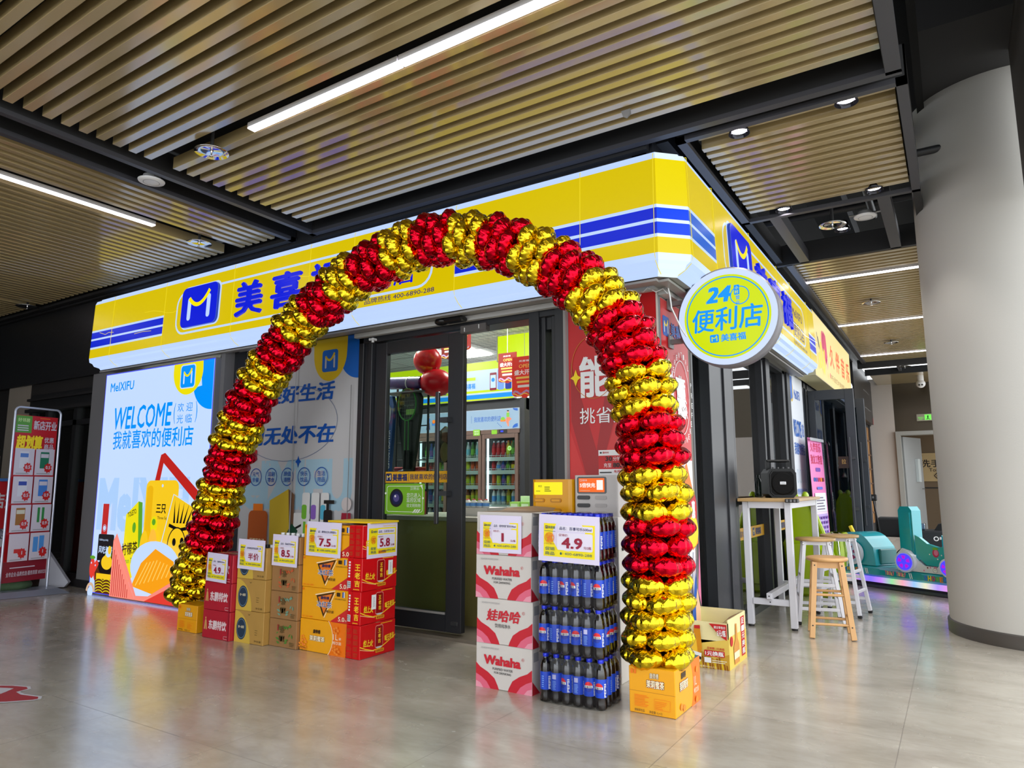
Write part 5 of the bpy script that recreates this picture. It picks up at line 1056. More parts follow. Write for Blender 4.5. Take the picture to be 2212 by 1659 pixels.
price_card(-2.262, 3.237, .715, .27, .20, '1', '品名：娃哈哈矿泉水596ml', '', 'yellow price card reading 1 on the white water cartons', -.5, '特价:', '元/瓶')

# --- cola bottle packs in shrink film
COLA = M('cola_bottle', (20, 12, 12), .07, spec=.7, coat=.4); CLR = GL('bottle_clear', (190, 192, 198), .35, .05, .05); CAPB = P('cap_bright_blue', (24, 46, 214), .3); LBL = P('cola_label', (20, 70, 200), .3); LBD = P('cola_label_dark', (10, 40, 140), .3)
def cola_label(kind):
    b = B(); b.lathe([(.0298, .058), (.0300, .060), (.0300, .142), (.0298, .144)], (0, 0), LBL, 20)
    c = CV(b, fn=lambda u, v, d: ((.0302+d)*sin(u/.03), -(.0302+d)*cos(u/.03), v), eps=.00012)
    def crect(u, v, w, h, m, d):
        n = max(1, int(w/.004)); vs = [c.fn(u+w*i/n, v+q*h, d) for i in range(n+1) for q in (0, 1)]
        b.add(vs, [(2*i, 2*i+2, 2*i+3, 2*i+1) for i in range(n)], m)
    def clines(u, v, w, h, n, m):
        for i in range(n): crect(u, v+h*i/n, w*(1-.3*R_.random()), h/n*.45, m, .0009)
    def globe(u0):
        n = 16
        for i in range(n):
            y0, y1 = -1+2*i/n, -1+2*(i+1)/n; x0, x1 = sqrt(max(0, 1-y0*y0)), sqrt(max(0, 1-y1*y1)); m_ = P('cola_red', (220, 40, 50), .3) if (y0+y1)/2 > .28 else (P('cola_globe_blue', (20, 50, 160), .3) if (y0+y1)/2 < -.28 else WHITE)
            k = 8; vs = [c.fn(u0+.021*(-1+2*j/k)*x, .103+.024*y, .0008) for x, y in ((x0, y0), (x1, y1)) for j in range(k+1)]
            b.add(vs, [(j, j+1, k+2+j, k+1+j) for j in range(k)], m_)
        c.k = 10; c.text('百事可乐', u0-.017, .096, .034, .012, BLACK, .02)
    def pepsi(u0): c.k = 8; c.text('PEPSI', u0+.005, .062, .062, .012, WHITE, .03, 0, 90)
    def back(u0):
        crect(u0-.012, .115, .020, .022, P('label_lilac', (190, 190, 230)), .0008); clines(u0-.013, .066, .022, .044, 7, P('label_pale', (120, 160, 230)))
    globe(0); pepsi(.033); back(.062); pepsi(-.033); clines(-.075, .07, .014, .06, 6, P('label_pale'))
    o = b.build('label', origin=(0, 0, 0)); me = o.data; bpy.data.objects.remove(o); return me
def m_of(b, nm): o = b.build(nm, origin=(0, 0, 0)); me = o.data; bpy.data.objects.remove(o); return me
b = B(); b.lathe([(.0, .004), (.016, .003), (.024, .0), (.029, .010), (.0295, .03), (.0285, .056), (.0292, .058), (.0292, .146), (.0295, .152), (.0288, .168), (.0258, .184)], (0, 0), COLA, 20, None, lambda i, t: 1+(.05*cos(5*t) if i in (1, 2, 3) else 0)); b.lathe([(.0258, .184), (0, .184)], (0, 0), COLA, 20)
b.lathe([(.0260, .184), (.0235, .191), (.017, .203), (.0125, .210), (.0125, .216)], (0, 0), CLR, 16)
ME_BODY = m_of(b, 'bottle')
b = B(); b.lathe([(.0145, .214), (.0150, .216), (.0150, .229), (.0135, .2315), (0, .2315)], (0, 0), CAPB, 18, None, lambda i, t: 1+.012*cos(18*t)); ME_CAP = m_of(b, 'cap')
ME_LAB = cola_label(0)
FILM = GL('shrink_film', (246, 247, 250), .12, .16, .012)
PZ = (0, .2335, .467, .700)
rgp = random.Random(11)
for k in range(4):
    px, py = -1.874+(.0, -.006, -.002, -.004)[k], 3.20
    t = thing('cola_pack', f'{names[k]} shrink-wrapped pack of cola bottles in the stack beside the white cartons', 'bottle pack', (px+.18, py+.12, PZ[k]), 0, 'packs of cola bottles')
    t.rotation_euler = (0, 0, radians(3)); _W[t] = Matrix.Translation((px+.18, py+.12, PZ[k]))
    for i in range(6):
        for j in range(4):
            if k < 3 and 0 < i < 5 and 0 < j < 3: continue
            o = bpy.data.objects.new('bottle', ME_BODY); COL.objects.link(o); o.parent = t; o.location = (-.15+.06*i, -.09+.06*j, .001)
            l = bpy.data.objects.new('label', ME_LAB); COL.objects.link(l); l.parent = o; l.rotation_euler = (0, 0, rgp.choice((0, 0, .5, -.5, 1.1, -1.0, 2.0, 2.2, -2.0, .2)) + (pi/2*(i == 5 and j > 0)))
            c_ = bpy.data.objects.new('cap', ME_CAP); COL.objects.link(c_); c_.parent = o
    b = B(); n = 48; prof = [(.0, .0), (.0, .03), (-.0015, .06), (-.0015, .145), (-.002, .165), (-.008, .19), (-.014, .21), (-.016, .2325)]; vs = []; fs = []
    loop = []
    for q in range(n):
        a = 2*pi*q/n; ca, sa = cos(a), sin(a); p = 7.0
        loop.append((math.copysign(abs(ca)**(2/p), ca), math.copysign(abs(sa)**(2/p), sa)))
    for i, (o_, z) in enumerate(prof):
        for q, (ca, sa) in enumerate(loop):
            wv = .0025*sin(q*2.1+z*60)
            vs.append((px+.18+(.1835+o_+wv)*ca, py+.12+(.1235+o_+wv)*sa, PZ[k]+z))
    for i in range(len(prof)-1):
        for q in range(n):
            a0, a1 = vs[i*n+q], vs[i*n+(q+1) % n]; mid = ((a0[0]+a1[0])/2-px-.18, (a0[1]+a1[1])/2-py-.12)
            if abs(mid[0]) > .178 and abs(mid[1]) < .055 and 1 <= i <= 4: continue
            fs.append((i*n+q, i*n+(q+1) % n, (i+1)*n+(q+1) % n, (i+1)*n+q))
    fs.append(tuple((len(prof)-1)*n+q for q in range(n)))
    b.add(vs, fs, FILM, True); b.build('shrink_film', t)
price_card(-1.853, 3.182, .695, .345, .235, '4.9', '品名：百事可乐500ml', '', 'large yellow price card reading 4.9 on the cola packs', -1.5, '促销价:', '元/2瓶')

# --- arch base cartons, beer carton
def pf_base(c):
    W, Hh = c.W, c.H
    c.rect(0, Hh*.47, W, .002, P('carton_yellow_crease', (190, 120, 10))); c.rect(W*.40, Hh*.57, W*.36, Hh*.17, YCO); c.text('茉莉蜜茶', W*.38, Hh*.56, W*.40, Hh*.19, YCD, .08); c.text('茉莉蜜茶', W*.39, Hh*.57, W*.38, Hh*.17, YCW, .03); c.text('康师傅', W*.46, Hh*.77, W*.20, Hh*.13, YCD, .05); c.text('康师傅', W*.465, Hh*.775, W*.19, Hh*.12, YCW, .01)
    c.rect(W*.05, Hh*.84, W*.05, Hh*.10, YCO); c.rect(W*.12, Hh*.84, W*.05, Hh*.10, YCO); c.lines(W*.12, Hh*.16, W*.32, Hh*.26, 8, YCO, .4, .3); c.frame(W*.55, Hh*.14, W*.34, Hh*.22, .002, .0012, YCO); c.lines(W*.57, Hh*.16, W*.28, Hh*.18, 5, YCO, .3, .5); c.text('调味茶饮品', W*.12, Hh*.05, W*.22, Hh*.06, YCD, 0); c.text('净含量 1L×12', W*.44, Hh*.045, W*.28, Hh*.06, YCD, 0)
def pr_base(c):
    W, Hh = c.W, c.H
    c.poly([(W*.62, 0)]+arc(W*.40, Hh*.5, W*.30, -50, 50, 8, Hh*.7)+[(W*.62, Hh), (W, Hh), (W, 0)], YCO); c.rect(W*.16, Hh*.50, W*.32, Hh*.20, YCO); c.text('茉莉蜜茶', W*.15, Hh*.49, W*.34, Hh*.22, YCD, .08); c.text('茉莉蜜茶', W*.16, Hh*.50, W*.32, Hh*.20, YCW, .03); c.text('康师傅', W*.22, Hh*.74, W*.18, Hh*.15, YCD, .05); c.text('1L', W*.72, Hh*.42, W*.10, Hh*.2, YCW, 0); c.text('畅饮装', W*.70, Hh*.25, W*.2, Hh*.12, YCW, 0)
    for x, y in ((.2, .18), (.3, .12), (.84, .75), (.8, .1)): c.disc(W*x, Hh*y, .02, P('carton_blossom'), .015, 9)
def pt_base(c): c.poly([(c.W*.55, c.H), (c.W, c.H*.6), (c.W, c.H)], P('carton_teal', (20, 100, 90), .4)); c.rect(c.W*.2, c.H*.1, c.W*.2, c.H*.05, YCO); c.text('轻拿轻放', c.W*.30, c.H*.06, c.W*.36, c.H*.06, YCO, 0)
carton('drink_carton', 'yellow orange carton carrying the right foot of the balloon arch', -1.415, -1.18, 3.285, 3.655, 0, .214, YC, pf_base, pr_base, pt_base)
carton('drink_carton', 'yellow orange carton carrying the left foot of the balloon arch', -5.056, -4.81, 3.245, 3.60, 0, .196, YC, pf_base, pr_base, pt_base)
BC = P('beer_cream', (236, 224, 168), .4, noise=.05, nscale=8); BG = P('beer_amber', (214, 140, 20), .3); BGD = P('beer_brown', (150, 80, 10), .3); BW = P('beer_wheat', (206, 160, 50), .4)
t = thing('beer_carton', 'cream and gold beer carton with a bottle picture, torn open on top', 'box', (-1.34, 4.48, 0))
x0, x1, y0, y1, z1 = -1.495, -1.205, 4.285, 4.685, .285
b = B(); b.box(x0, x1, y0, y0+.005, 0, z1-.02, BC); b.box(x1-.005, x1, y0, y1, 0, z1, BC); b.box(x0, x0+.005, y0, y1, 0, z1-.01, BC); b.box(x0, x1, y1-.005, y1, 0, z1, BC); b.box(x0, x1, y0, y1, 0, .16, BC)
c = front(b, x0, y0, 0); W, Hh = .29, .265
c.poly([(0, 0), (0, Hh*.45), (W*.3, Hh*.5), (W, Hh*.66), (W, 0)], P('beer_straw', (232, 200, 90)));  c.poly([(W*.3, 0), (W*.42, Hh*.36), (W*.7, Hh*.2), (W, Hh*.34), (W, 0)], BW)
for k in range(12): c.strip([(W*(.42+.05*k), 0), (W*(.40+.05*k), Hh*.18+.02*sin(k))], .006, BGD if k % 3 else YEL)
c.poly([(W*.05, 0), (W*.02, Hh*.30), (W*.12, Hh*.52), (W*.28, Hh*.66), (W*.30, Hh*.90), (W*.42, Hh*.92), (W*.44, Hh*.64), (W*.45, Hh*.40), (W*.30, 0)], BG); c.poly([(W*.12, Hh*.1), (W*.10, Hh*.4), (W*.24, Hh*.6), (W*.34, Hh*.6), (W*.36, Hh*.3)], P('beer_glow', (246, 196, 50), .3))
c.poly([(W*.05, 0), (W*.03, Hh*.26), (W*.43, Hh*.16), (W*.31, 0)], CREAM); c.poly([(W*.01, Hh*.33), (W*.08, Hh*.40), (W*.2, Hh*.36), (W*.44, Hh*.31), (W*.43, Hh*.22), (W*.02, Hh*.27)], WHITE); c.poly([(W*.02, Hh*.27), (W*.025, Hh*.33), (W*.43, Hh*.23), (W*.43, Hh*.17)], BLACK); c.text('哈尔滨啤酒', W*.05, Hh*.265, W*.34, Hh*.05, WHITE, .02, 0, -12); c.text('HARBIN', W*.14, Hh*.15, W*.18, Hh*.04, BLACK, .01, 0, -12); c.text('臻藏', W*.16, Hh*.08, W*.1, Hh*.05, BLACK, .01, 0, -12)
c.rect(W*.31, Hh*.84, W*.12, Hh*.07, RED); c.text('足够醇 1元换瓶', W*.56, Hh*.42, W*.36, Hh*.05, RED, .02); c.rect(W*.50, Hh*.27, W*.42, Hh*.13, RED, .006); c.text('1元换瓶', W*.52, Hh*.285, W*.38, Hh*.10, WHITE, .03); c.rect(W*.50, Hh*.13, W*.14, Hh*.11, WHITE); c.lines(W*.66, Hh*.14, W*.3, Hh*.08, 2, CREAM)
c.poly([(W*.62, Hh*.98), (W*.98, Hh*.98), (W*.98, Hh*.64), (W*.85, Hh*.72)], RED); c.text('建议零售价', W*.72, Hh*.88, W*.24, Hh*.06, WHITE, .01); c.text('5元/瓶', W*.78, Hh*.72, W*.18, Hh*.14, WHITE, .03); c.disc(W*.12, Hh*.78, W*.10, RED, Hh*.10); c.text('足够醇', W*.05, Hh*.80, W*.14, Hh*.05, WHITE, .02); c.disc(W*.15, Hh*.74, W*.05, ORANGE, Hh*.05); c.text('净含量500mL×12', W*.35, Hh*.03, W*.4, Hh*.04, CREAM, .005)
c = right(b, x1, y0, 0); W, Hh = .40, .285
c.poly([(0, 0), (0, Hh*.65), (W, Hh*.62), (W, 0)], P('beer_straw')); c.rect(W*.68, Hh*.10, W*.22, Hh*.82, RED); 
for k, ch in enumerate('足一元换瓶'): c.text(ch, W*.71, Hh*(.76-.155*k), W*.16, Hh*.13, WHITE, .02)
c.poly([(W*.25, Hh*.05), (W*.22, Hh*.4), (W*.33, Hh*.55), (W*.36, Hh*.85), (W*.43, Hh*.85), (W*.45, Hh*.55), (W*.54, Hh*.4), (W*.52, Hh*.05)], BG); c.rect(W*.24, Hh*.15, W*.29, Hh*.14, CREAM); c.disc(W*.12, Hh*.55, W*.07, RED, Hh*.1)
b.build('carton_body', t)
b = B(); b.add([(x0+.02, y0+.01, z1-.02), (x0+.2, y0, z1-.028), (x0+.22, y0+.14, z1-.10), (x0+.02, y0+.16, z1-.09)], [(0, 1, 2, 3), (3, 2, 1, 0)], WC); b.add([(x1-.006, y0, z1), (x1-.006, y1, z1), (x1-.10, y1, z1-.05), (x1-.09, y0+.05, z1-.07)], [(0, 1, 2, 3), (3, 2, 1, 0)], P('kraft_flap')); b.build('torn_flap', t)

# --- white pedestal with the two power bank stations
t = thing('display_pedestal', 'white pedestal behind the cola packs carrying the power bank stations', 'pedestal', (-1.95, 3.85, 0))
b = B(); b.box(-2.26, -1.625, 3.68, 3.99, 0, .90, P('pedestal_white', (222, 218, 212), .4), .003); b.build('cabinet', t)
b = B(); b.cyl((-1.626, 3.73, .72), (-1.618, 3.73, .72), .01, BLACK, 10); b.build('lock', t)
PY = P('station_yellow', (226, 158, 0), .3); PYD = P('station_yellow_slot', (190, 124, 0), .35); PG = P('station_grey', (196, 190, 188), .35)
t = thing('power_bank_station', 'yellow power bank rental station with a glowing yellow screen', 'charging station', (-2.06, 3.8, .9))
b = B(); b.prism(rrect(-2.205, 3.70, .285, .22, .03, 4), ((0, 0, .901), (1, 0, 0), (0, 1, 0), (0, 0, 1)), 0, .212, PY); b.build('housing', t)
b = B(); c = front(b, -2.205, 3.70, .901, .001); c.rect(.022, .12, .195, .075, E('screen_yellow', (250, 236, 20), 1.0), .003); c.text('美团', .05, .165, .025, .013, BLACK, 0); c.rect(.035, .14, .03, .003, BLACK); c.lines(.095, .14, .045, .035, 3, P('screen_ink', (90, 80, 10)), .4, .4); b.build('screen', t)
for i in range(2):
    for j in range(2):
        b = B(); b.prism(rrect(-2.185+.115*i, .015+.06*j, .075, .024, .011, 4), ((0, 3.70, .901), (1, 0, 0), (0, 0, 1), (0, -1, 0)), 0, .006, PYD, True); c = front(b, -2.185+.115*i, 3.694, .916+.06*j, .001); c.rect(.010, .006, .055, .012, PY, .005); b.build('battery_slot', t)
t = thing('power_bank_station', 'light grey power bank rental station with an orange screen', 'charging station', (-1.78, 3.8, .9))
b = B(); b.prism(rrect(-1.908, 3.70, .278, .25, .012, 4), ((0, 0, .901), (1, 0, 0), (0, 1, 0), (0, 0, 1)), 0, .235, PG); b.build('housing', t)
b = B(); c = front(b, -1.908, 3.70, .901, .001); c.rect(.018, .128, .19, .098, P('screen_bezel', (22, 20, 24), .15), .012); c.rect(.03, .137, .165, .08, E('screen_orange', (250, 104, 10), 1.0), .003); c.text('聚咔咔', .055, .198, .03, .013, WHITE, .01); c.ring(.045, .205, .006, .002, WHITE, n=12); c.text('5倍快充', .038, .163, .10, .028, E('screen_white', (255, 244, 236), 1.0), .03); c.lines(.04, .144, .07, .008, 1, P('screen_pale', (250, 190, 150))); c.rect(.148, .15, .04, .056, E('screen_white')); b.build('screen', t)
for j in range(3):
    b = B(); b.prism(rrect(-1.885, .035+.045*(2-j)-.03, .078, .022, .009, 4), ((0, 3.70, .901), (1, 0, 0), (0, 0, 1), (0, -1, 0)), 0, .012 if j < 2 else .004, P('battery_black', (34, 34, 38), .3) if j < 2 else P('slot_grey', (176, 170, 168), .4), True); b.build('battery_slot', t)
    b = B(); b.prism(rrect(-1.775, .035+.045*(2-j)-.03, .075, .022, .009, 4), ((0, 3.70, .901), (1, 0, 0), (0, 0, 1), (0, -1, 0)), 0, .004, P('slot_grey', (176, 170, 168), .4), True); b.build('battery_slot', t)
t = thing('counter_sign', 'small red and white charging notice standing on the grey station', 'sign', (-1.72, 3.8, 1.136))
b = B(); b.box(-1.795, -1.60, 3.80, 3.804, 1.137, 1.285, WHITE); c = front(b, -1.795, 3.80, 1.137, .001); c.rect(0, .035, .195, .08, P('notice_red', (196, 30, 34))); c.text('30', .045, .082, .045, .028, BLACK, .03); c.text('分钟', .095, .083, .05, .025, WHITE, .005); c.text('充至', .035, .045, .05, .025, WHITE, .005); c.text('80%', .095, .044, .07, .028, BLACK, .03); c.text('聚咔咔', .03, .125, .04, .014, RED, .01); c.disc(.018, .132, .006, BLACK, n=10); c.text('免押租借', .10, .012, .085, .017, RED, .01); c.lines(.01, .012, .08, .015, 1, BLACK); b.build('card', t)
b = B(); b.bar((-1.70, 3.802, 1.136), (-1.70, 3.84, 1.138), .05, .004, WPLASTIC); b.build('foot', t)
# ================================================================== BAR TABLE, STOOLS, SPEAKER
WS = P('white_steel', (224, 224, 232), .35); WOOD = M('table_wood', (196, 160, 108), .4, noise=.14, nscale=5); WOODE = P('wood_edge', (150, 110, 60), .5); RUB = P('black_rubber', (18, 18, 18), .6)
t = thing('bar_table', 'tall narrow bar table with a wooden top and white steel legs by the window', 'table', (-1.26, 6.28, 0))
b = B(); b.box(-1.475, -1.055, 5.66, 6.90, .950, .975, WOOD, .003); b.build('tabletop', t)
for x, y in ((-1.425, 5.72), (-1.105, 5.70), (-1.425, 6.85), (-1.105, 6.85)):
    b = B(); b.box(x-.024, x+.024, y-.024, y+.024, .015, .95, WS, .003); l = b.build('leg', t); b = B(); b.cyl((x, y, 0), (x, y, .018), .022, RUB, 14); b.build('rubber_foot', l)
for y in (5.71, 6.85): b = B(); b.box(-1.40, -1.13, y-.02, y+.02, .90, .95, WS); b.build('apron', t)
for x in (-1.425, -1.105): b = B(); b.box(x-.02, x+.02, 5.74, 6.83, .90, .95, WS); b.build('apron', t)
for y in (5.71, 6.85): b = B(); b.box(-1.40, -1.13, y-.02, y+.02, .17, .215, WS, .003); b.build('stretcher', t)
b = B(); b.box(-1.29, -1.25, 5.66, 6.90, .216, .262, WS, .003); b.build('stretcher', t)
b = B(); b.cyl((-1.27, 5.689, .193), (-1.27, 5.687, .193), .005, BLACK, 8); b.build('screw', t); b = B(); b.cyl((-1.27, 5.659, .24), (-1.27, 5.657, .24), .005, BLACK, 8); b.build('screw', t)
b = B(); b.box(-1.11, -1.02, 5.62, 5.70, .945, .974, BLACK, .004); 
for k in range(3): b.box(-1.10+.027*k, -1.085+.027*k, 5.617, 5.62, .95, .97, P('clip_grey', (120, 120, 122), .4))
tag(b.build('table_clamp'), 'small black clamp on the near corner of the bar table', 'clamp')
def speaker():
    t = thing('speaker', 'black portable speaker with a carry handle standing on the bar table', 'speaker', (0, 0, 0)); SB = P('speaker_black', (9, 9, 10), .4, spec=.25); SG = P('speaker_grille', (12, 12, 13), .75, spec=.2, bump=.4, bscale=260)
    b = B(); oct_ = [(-.085, 0), (.085, 0), (.115, .03), (.115, .20), (.09, .235), (-.09, .235), (-.115, .20), (-.115, .03)]; b.prism(oct_, ((0, 0, 0), (1, 0, 0), (0, 0, 1), (0, -1, 0)), -.09, .085, SB); b.build('body', t)
    b = B(); o2 = [(x*.86, .118+(z-.118)*.86) for x, z in oct_]; b.prism(o2, ((0, 0, 0), (1, 0, 0), (0, 0, 1), (0, -1, 0)), .084, .094, SB); b.prism([(x*.93, .118+(z-.118)*.93) for x, z in o2], ((0, 0, 0), (1, 0, 0), (0, 0, 1), (0, -1, 0)), .093, .096, SG); b.lathe([(.088, 0), (.092, .004), (.08, .006), (.0, .002)], (0, 0), SG, 36, Matrix.Translation((0, -.094, .115)) @ Matrix.Rotation(radians(90), 4, 'X')); b.build('grille', t)
    b = B(); b.box(-.026, .026, -.104, -.098, .105, .132, STEEL, .004); b.box(-.018, .018, -.106, -.104, .122, .126, BLACK); b.box(-.018, .018, -.106, -.104, .111, .115, BLACK); b.build('badge', t)
    b = B(); b.bar((-.085, .0, .22), (-.085, .0, .30), .022, .03, SB, (1, 0, 0)); b.bar((.085, .0, .22), (.085, .0, .30), .022, .03, SB, (1, 0, 0)); b.box(-.097, .097, -.016, .016, .288, .31, SB, .008); b.build('handle', t)
    for k in range(4): b = B(); b.cyl((-.06+.04*k, -.06, .235), (-.06+.04*k, -.06, .248), .010, P('knob_grey', (70, 70, 72), .3), 12); b.build('knob', t)
    return t
sp = speaker(); sp.location = (-1.235, 6.06, .976); sp.rotation_euler = (0, 0, radians(30))
b = B(); b.lathe([(0, 0), (.03, 0), (.032, .02), (.032, .12), (.012, .17), (.012, .19), (0, .19)], (-1.43, 6.2), GL('pet_bottle', (180, 200, 190), .3), 16, Matrix.Translation((0, 0, .976))); tag(b.build('water_bottle'), 'small clear bottle standing behind the speaker by the window', 'bottle')

LW = M('stool_pine', (216, 168, 112), .38, noise=.10, nscale=7)
def leg_bar(b, p0, p1, w0, w1, m):
    d = (Vector(p1)-Vector(p0)); b.bar(p0, p1, w0, w1, m, (0.7, 0.7, 0))
def wood_stool(x, y, rz):
    t = thing('wooden_stool', 'all-wood round stool in front of the white-legged stools', 'stool', (0, 0, 0))
    b = B(); b.lathe([(0, .528), (.125, .528), (.140, .535), (.144, .545), (.140, .555), (.125, .559), (0, .560)], (0, 0), LW, 40); b.build('seat', t)
    b = B()
    for k in range(4):
        a = radians(90*k); c, s = cos(a), sin(a); p = lambda u, v: (u*c-v*s, u*s+v*c)
        b.bar((*p(-.075, -.078), .505), (*p(.075, -.078), .505), .02, .042, LW)
    b.build('apron', t)
    R = []
    for sx, sy in ((-1, -1), (1, -1), (1, 1), (-1, 1)):
        top = Vector((sx*.088, sy*.088, .528)); bot = Vector((sx*.135, sy*.135, 0)); R.append((top, bot))
        b = B(); d = (bot-top).normalized(); T = Matrix.Identity(4); xa = Vector((1, 0, 0)); xa = (xa-d*xa.dot(d)).normalized(); ya = d.cross(xa)
        for i in range(3): T[i][0] = xa[i]; T[i][1] = ya[i]; T[i][2] = -d[i]; T[i][3] = bot[i]
        b.box(-.018, .018, -.018, .018, .004, (top-bot).length, LW, .003, T); l = b.build('leg', t)
        for z in (.505, .09):
            pt = bot+(top-bot)*(z/.528); b = B(); b.cyl((pt.x, pt.y-.018*1.0-.001 if sy < 0 else pt.y+.019, z), (pt.x, pt.y-.0205 if sy < 0 else pt.y+.0205, z), .005, BLACK, 8); b.build('screw', l)
    for zz, off in ((.10, 0), (.30, 0), (.135, 1), (.335, 1)):
        for e in ((0, 1), (2, 3)) if off == 0 else ((1, 2), (3, 0)):
            q = [R[i][1]+(R[i][0]-R[i][1])*(zz/.528) for i in e]; b = B(); b.cyl(q[0], q[1], .0095, LW, 10); b.build('rung', t)
    t.location = (x, y, 0); t.rotation_euler = (0, 0, rz); return t
wood_stool(-.845, 5.645, radians(12))
def white_stool():
    t = thing('bar_stool', 'white-legged stool with a wooden seat, second from the window', 'stool', (0, 0, 0), 0, 'white-legged stools')
    b = B(); b.lathe([(0, .635), (.150, .635), (.153, .638), (.153, .652), (.150, .655), (0, .655)], (0, 0), WOOD, 40); b.build('seat', t)
    b = B()
    for k in range(4):
        a = radians(90*k); c, s = cos(a), sin(a); p = lambda u, v: (u*c-v*s, u*s+v*c)
        b.bar((*p(-.085, -.085), .62), (*p(.085, -.085), .62), .018, .03, WS)
    b.build('seat_frame', t)
    R = []
    for sx, sy in ((-1, -1), (1, -1), (1, 1), (-1, 1)):
        top = Vector((sx*.088, sy*.088, .632)); bot = Vector((sx*.165, sy*.165, .0)); R.append((top, bot))
        d = (bot-top).normalized(); T = Matrix.Identity(4); xa = Vector((1, 0, 0)); xa = (xa-d*xa.dot(d)).normalized(); ya = d.cross(xa)
        for i in range(3): T[i][0] = xa[i]; T[i][1] = ya[i]; T[i][2] = -d[i]; T[i][3] = bot[i]
        b = B(); b.box(-.014, .014, -.014, .014, .02, (top-bot).length, WS, .002, T); l = b.build('leg', t)
        b = B(); b.box(-.016, .016, -.016, .016, 0.002, .024, RUB, .003, T); b.build('rubber_foot', l)
        b = B(); pt = bot+(top-bot)*.97; b.ell((pt.x+sx*.010, pt.y-.016 if sy < 0 else pt.y+.016, pt.z), (.009, .004, .009), CHROME, 10, 6); b.build('bolt', l)
    for zz, es in ((.12, ((0, 1), (2, 3))), (.20, ((1, 2), (3, 0))), (.30, ((0, 1), (2, 3))), (.36, ((1, 2), (3, 0)))):
        for e in es:
            q = [R[i][1]+(R[i][0]-R[i][1])*(zz/.632) for i in e]; b = B(); b.bar(q[0], q[1], .016, .024, WS, c=.002); b.build('rung', t)
    return t
s1 = white_stool(); s1.location = (-1.0, 6.16, 0); s1.rotation_euler = (0, 0, radians(14)); s1['label'] = 'white-legged stool with a wooden seat behind the all-wood stool, near the table'
dup(s1, (-.885, 6.66, 0), radians(-8), 'farther white-legged stool with a wooden seat, in front of the teal ride')
# ================================================================== RIGHT-HAND PASSAGE
# music shop: sign, double doors, frames, banner
SGN = M('sign_cream_yellow', (250, 232, 160), .5, emit=.9, ecol=(255, 232, 156)); SO = P('sign_orange', (240, 96, 20), .5); SM = P('sign_magenta', (214, 40, 100), .5)  # added glow lightens the cream sign face
t = thing('shop_sign', 'cream yellow music shop sign with orange characters beyond the yellow fascia', 'sign', (-1.3, 10.0, 2.3))
b = B(); b.box(-1.46, -1.25, 8.43, 11.75, 2.32, 3.09, P('sign_box_edge', (190, 180, 140), .5)); c = right(b, -1.25, 8.43, 2.32, .0015); c.rect(.01, .01, 3.30, .75, SGN)
for k, ch in enumerate('久伴音乐'): c.text(ch, 1.20+.52*k, .27, .36, .30, SO, .03)
c.text('声乐·语言艺术·吉他·钢琴·小提琴·古筝', 1.15, .09, 1.9, .075, P('sign_brown', (150, 110, 50)), .01)
c.disc(.62, .50, .10, SM, .13); c.poly([(.60, .40), (.68, .64), (.85, .60), (.92, .34), (.78, .22)], SM); c.strip([(.40, .45), (.46, .2), (.60, .10), (.66, .40)], .09, YEL); c.strip([(.25, .30), (.32, .12)], .10, YEL); c.strip([(.20, .48), (.30, .35)], .03, BLACK); c.strip([(.12, .52), (.24, .36)], .03, BLACK); c.poly([(.80, .25), (.84, .16), (.88, .25), (.84, .34)], PINK); c.disc(1.0, .12, .035, P('sign_coral', (220, 90, 80)))
b.build('face', t)
b = B()
for y0, y1 in ((8.95, 9.02), (9.18, 9.26), (10.9, 10.98), (11.5, 11.58), (13.6, 13.72)): b.box(-1.58, -1.49, y0, y1, 0, 2.36, ANTH, .003)
b.box(-1.58, -1.49, 8.92, 13.7, 2.26, 2.36, ANTH); b.box(-1.58, -1.49, 8.92, 9.2, 0, .08, ANTH); b.box(-1.58, -1.49, 10.98, 13.7, 0, .08, ANTH); b.box(-1.545, -1.54, 11.0, 13.6, .08, 2.26, GLASS); b.box(-1.545, -1.54, 9.02, 9.18, .08, 2.26, GLASS)
struct('window_3', b)
b = B(); b.box(-4.4, -4.3, 8.32, 13.7, 0, 2.9, P('music_room', (74, 78, 84), .8)); b.box(-4.4, -1.6, 13.6, 13.7, 0, 2.9, P('music_room')); b.box(-4.4, -1.6, 8.30, 8.34, 0, 2.9, P('music_room')); b.box(-4.4, -1.6, 8.3, 13.7, 2.85, 2.9, P('music_room')); struct('wall_music_room', b)
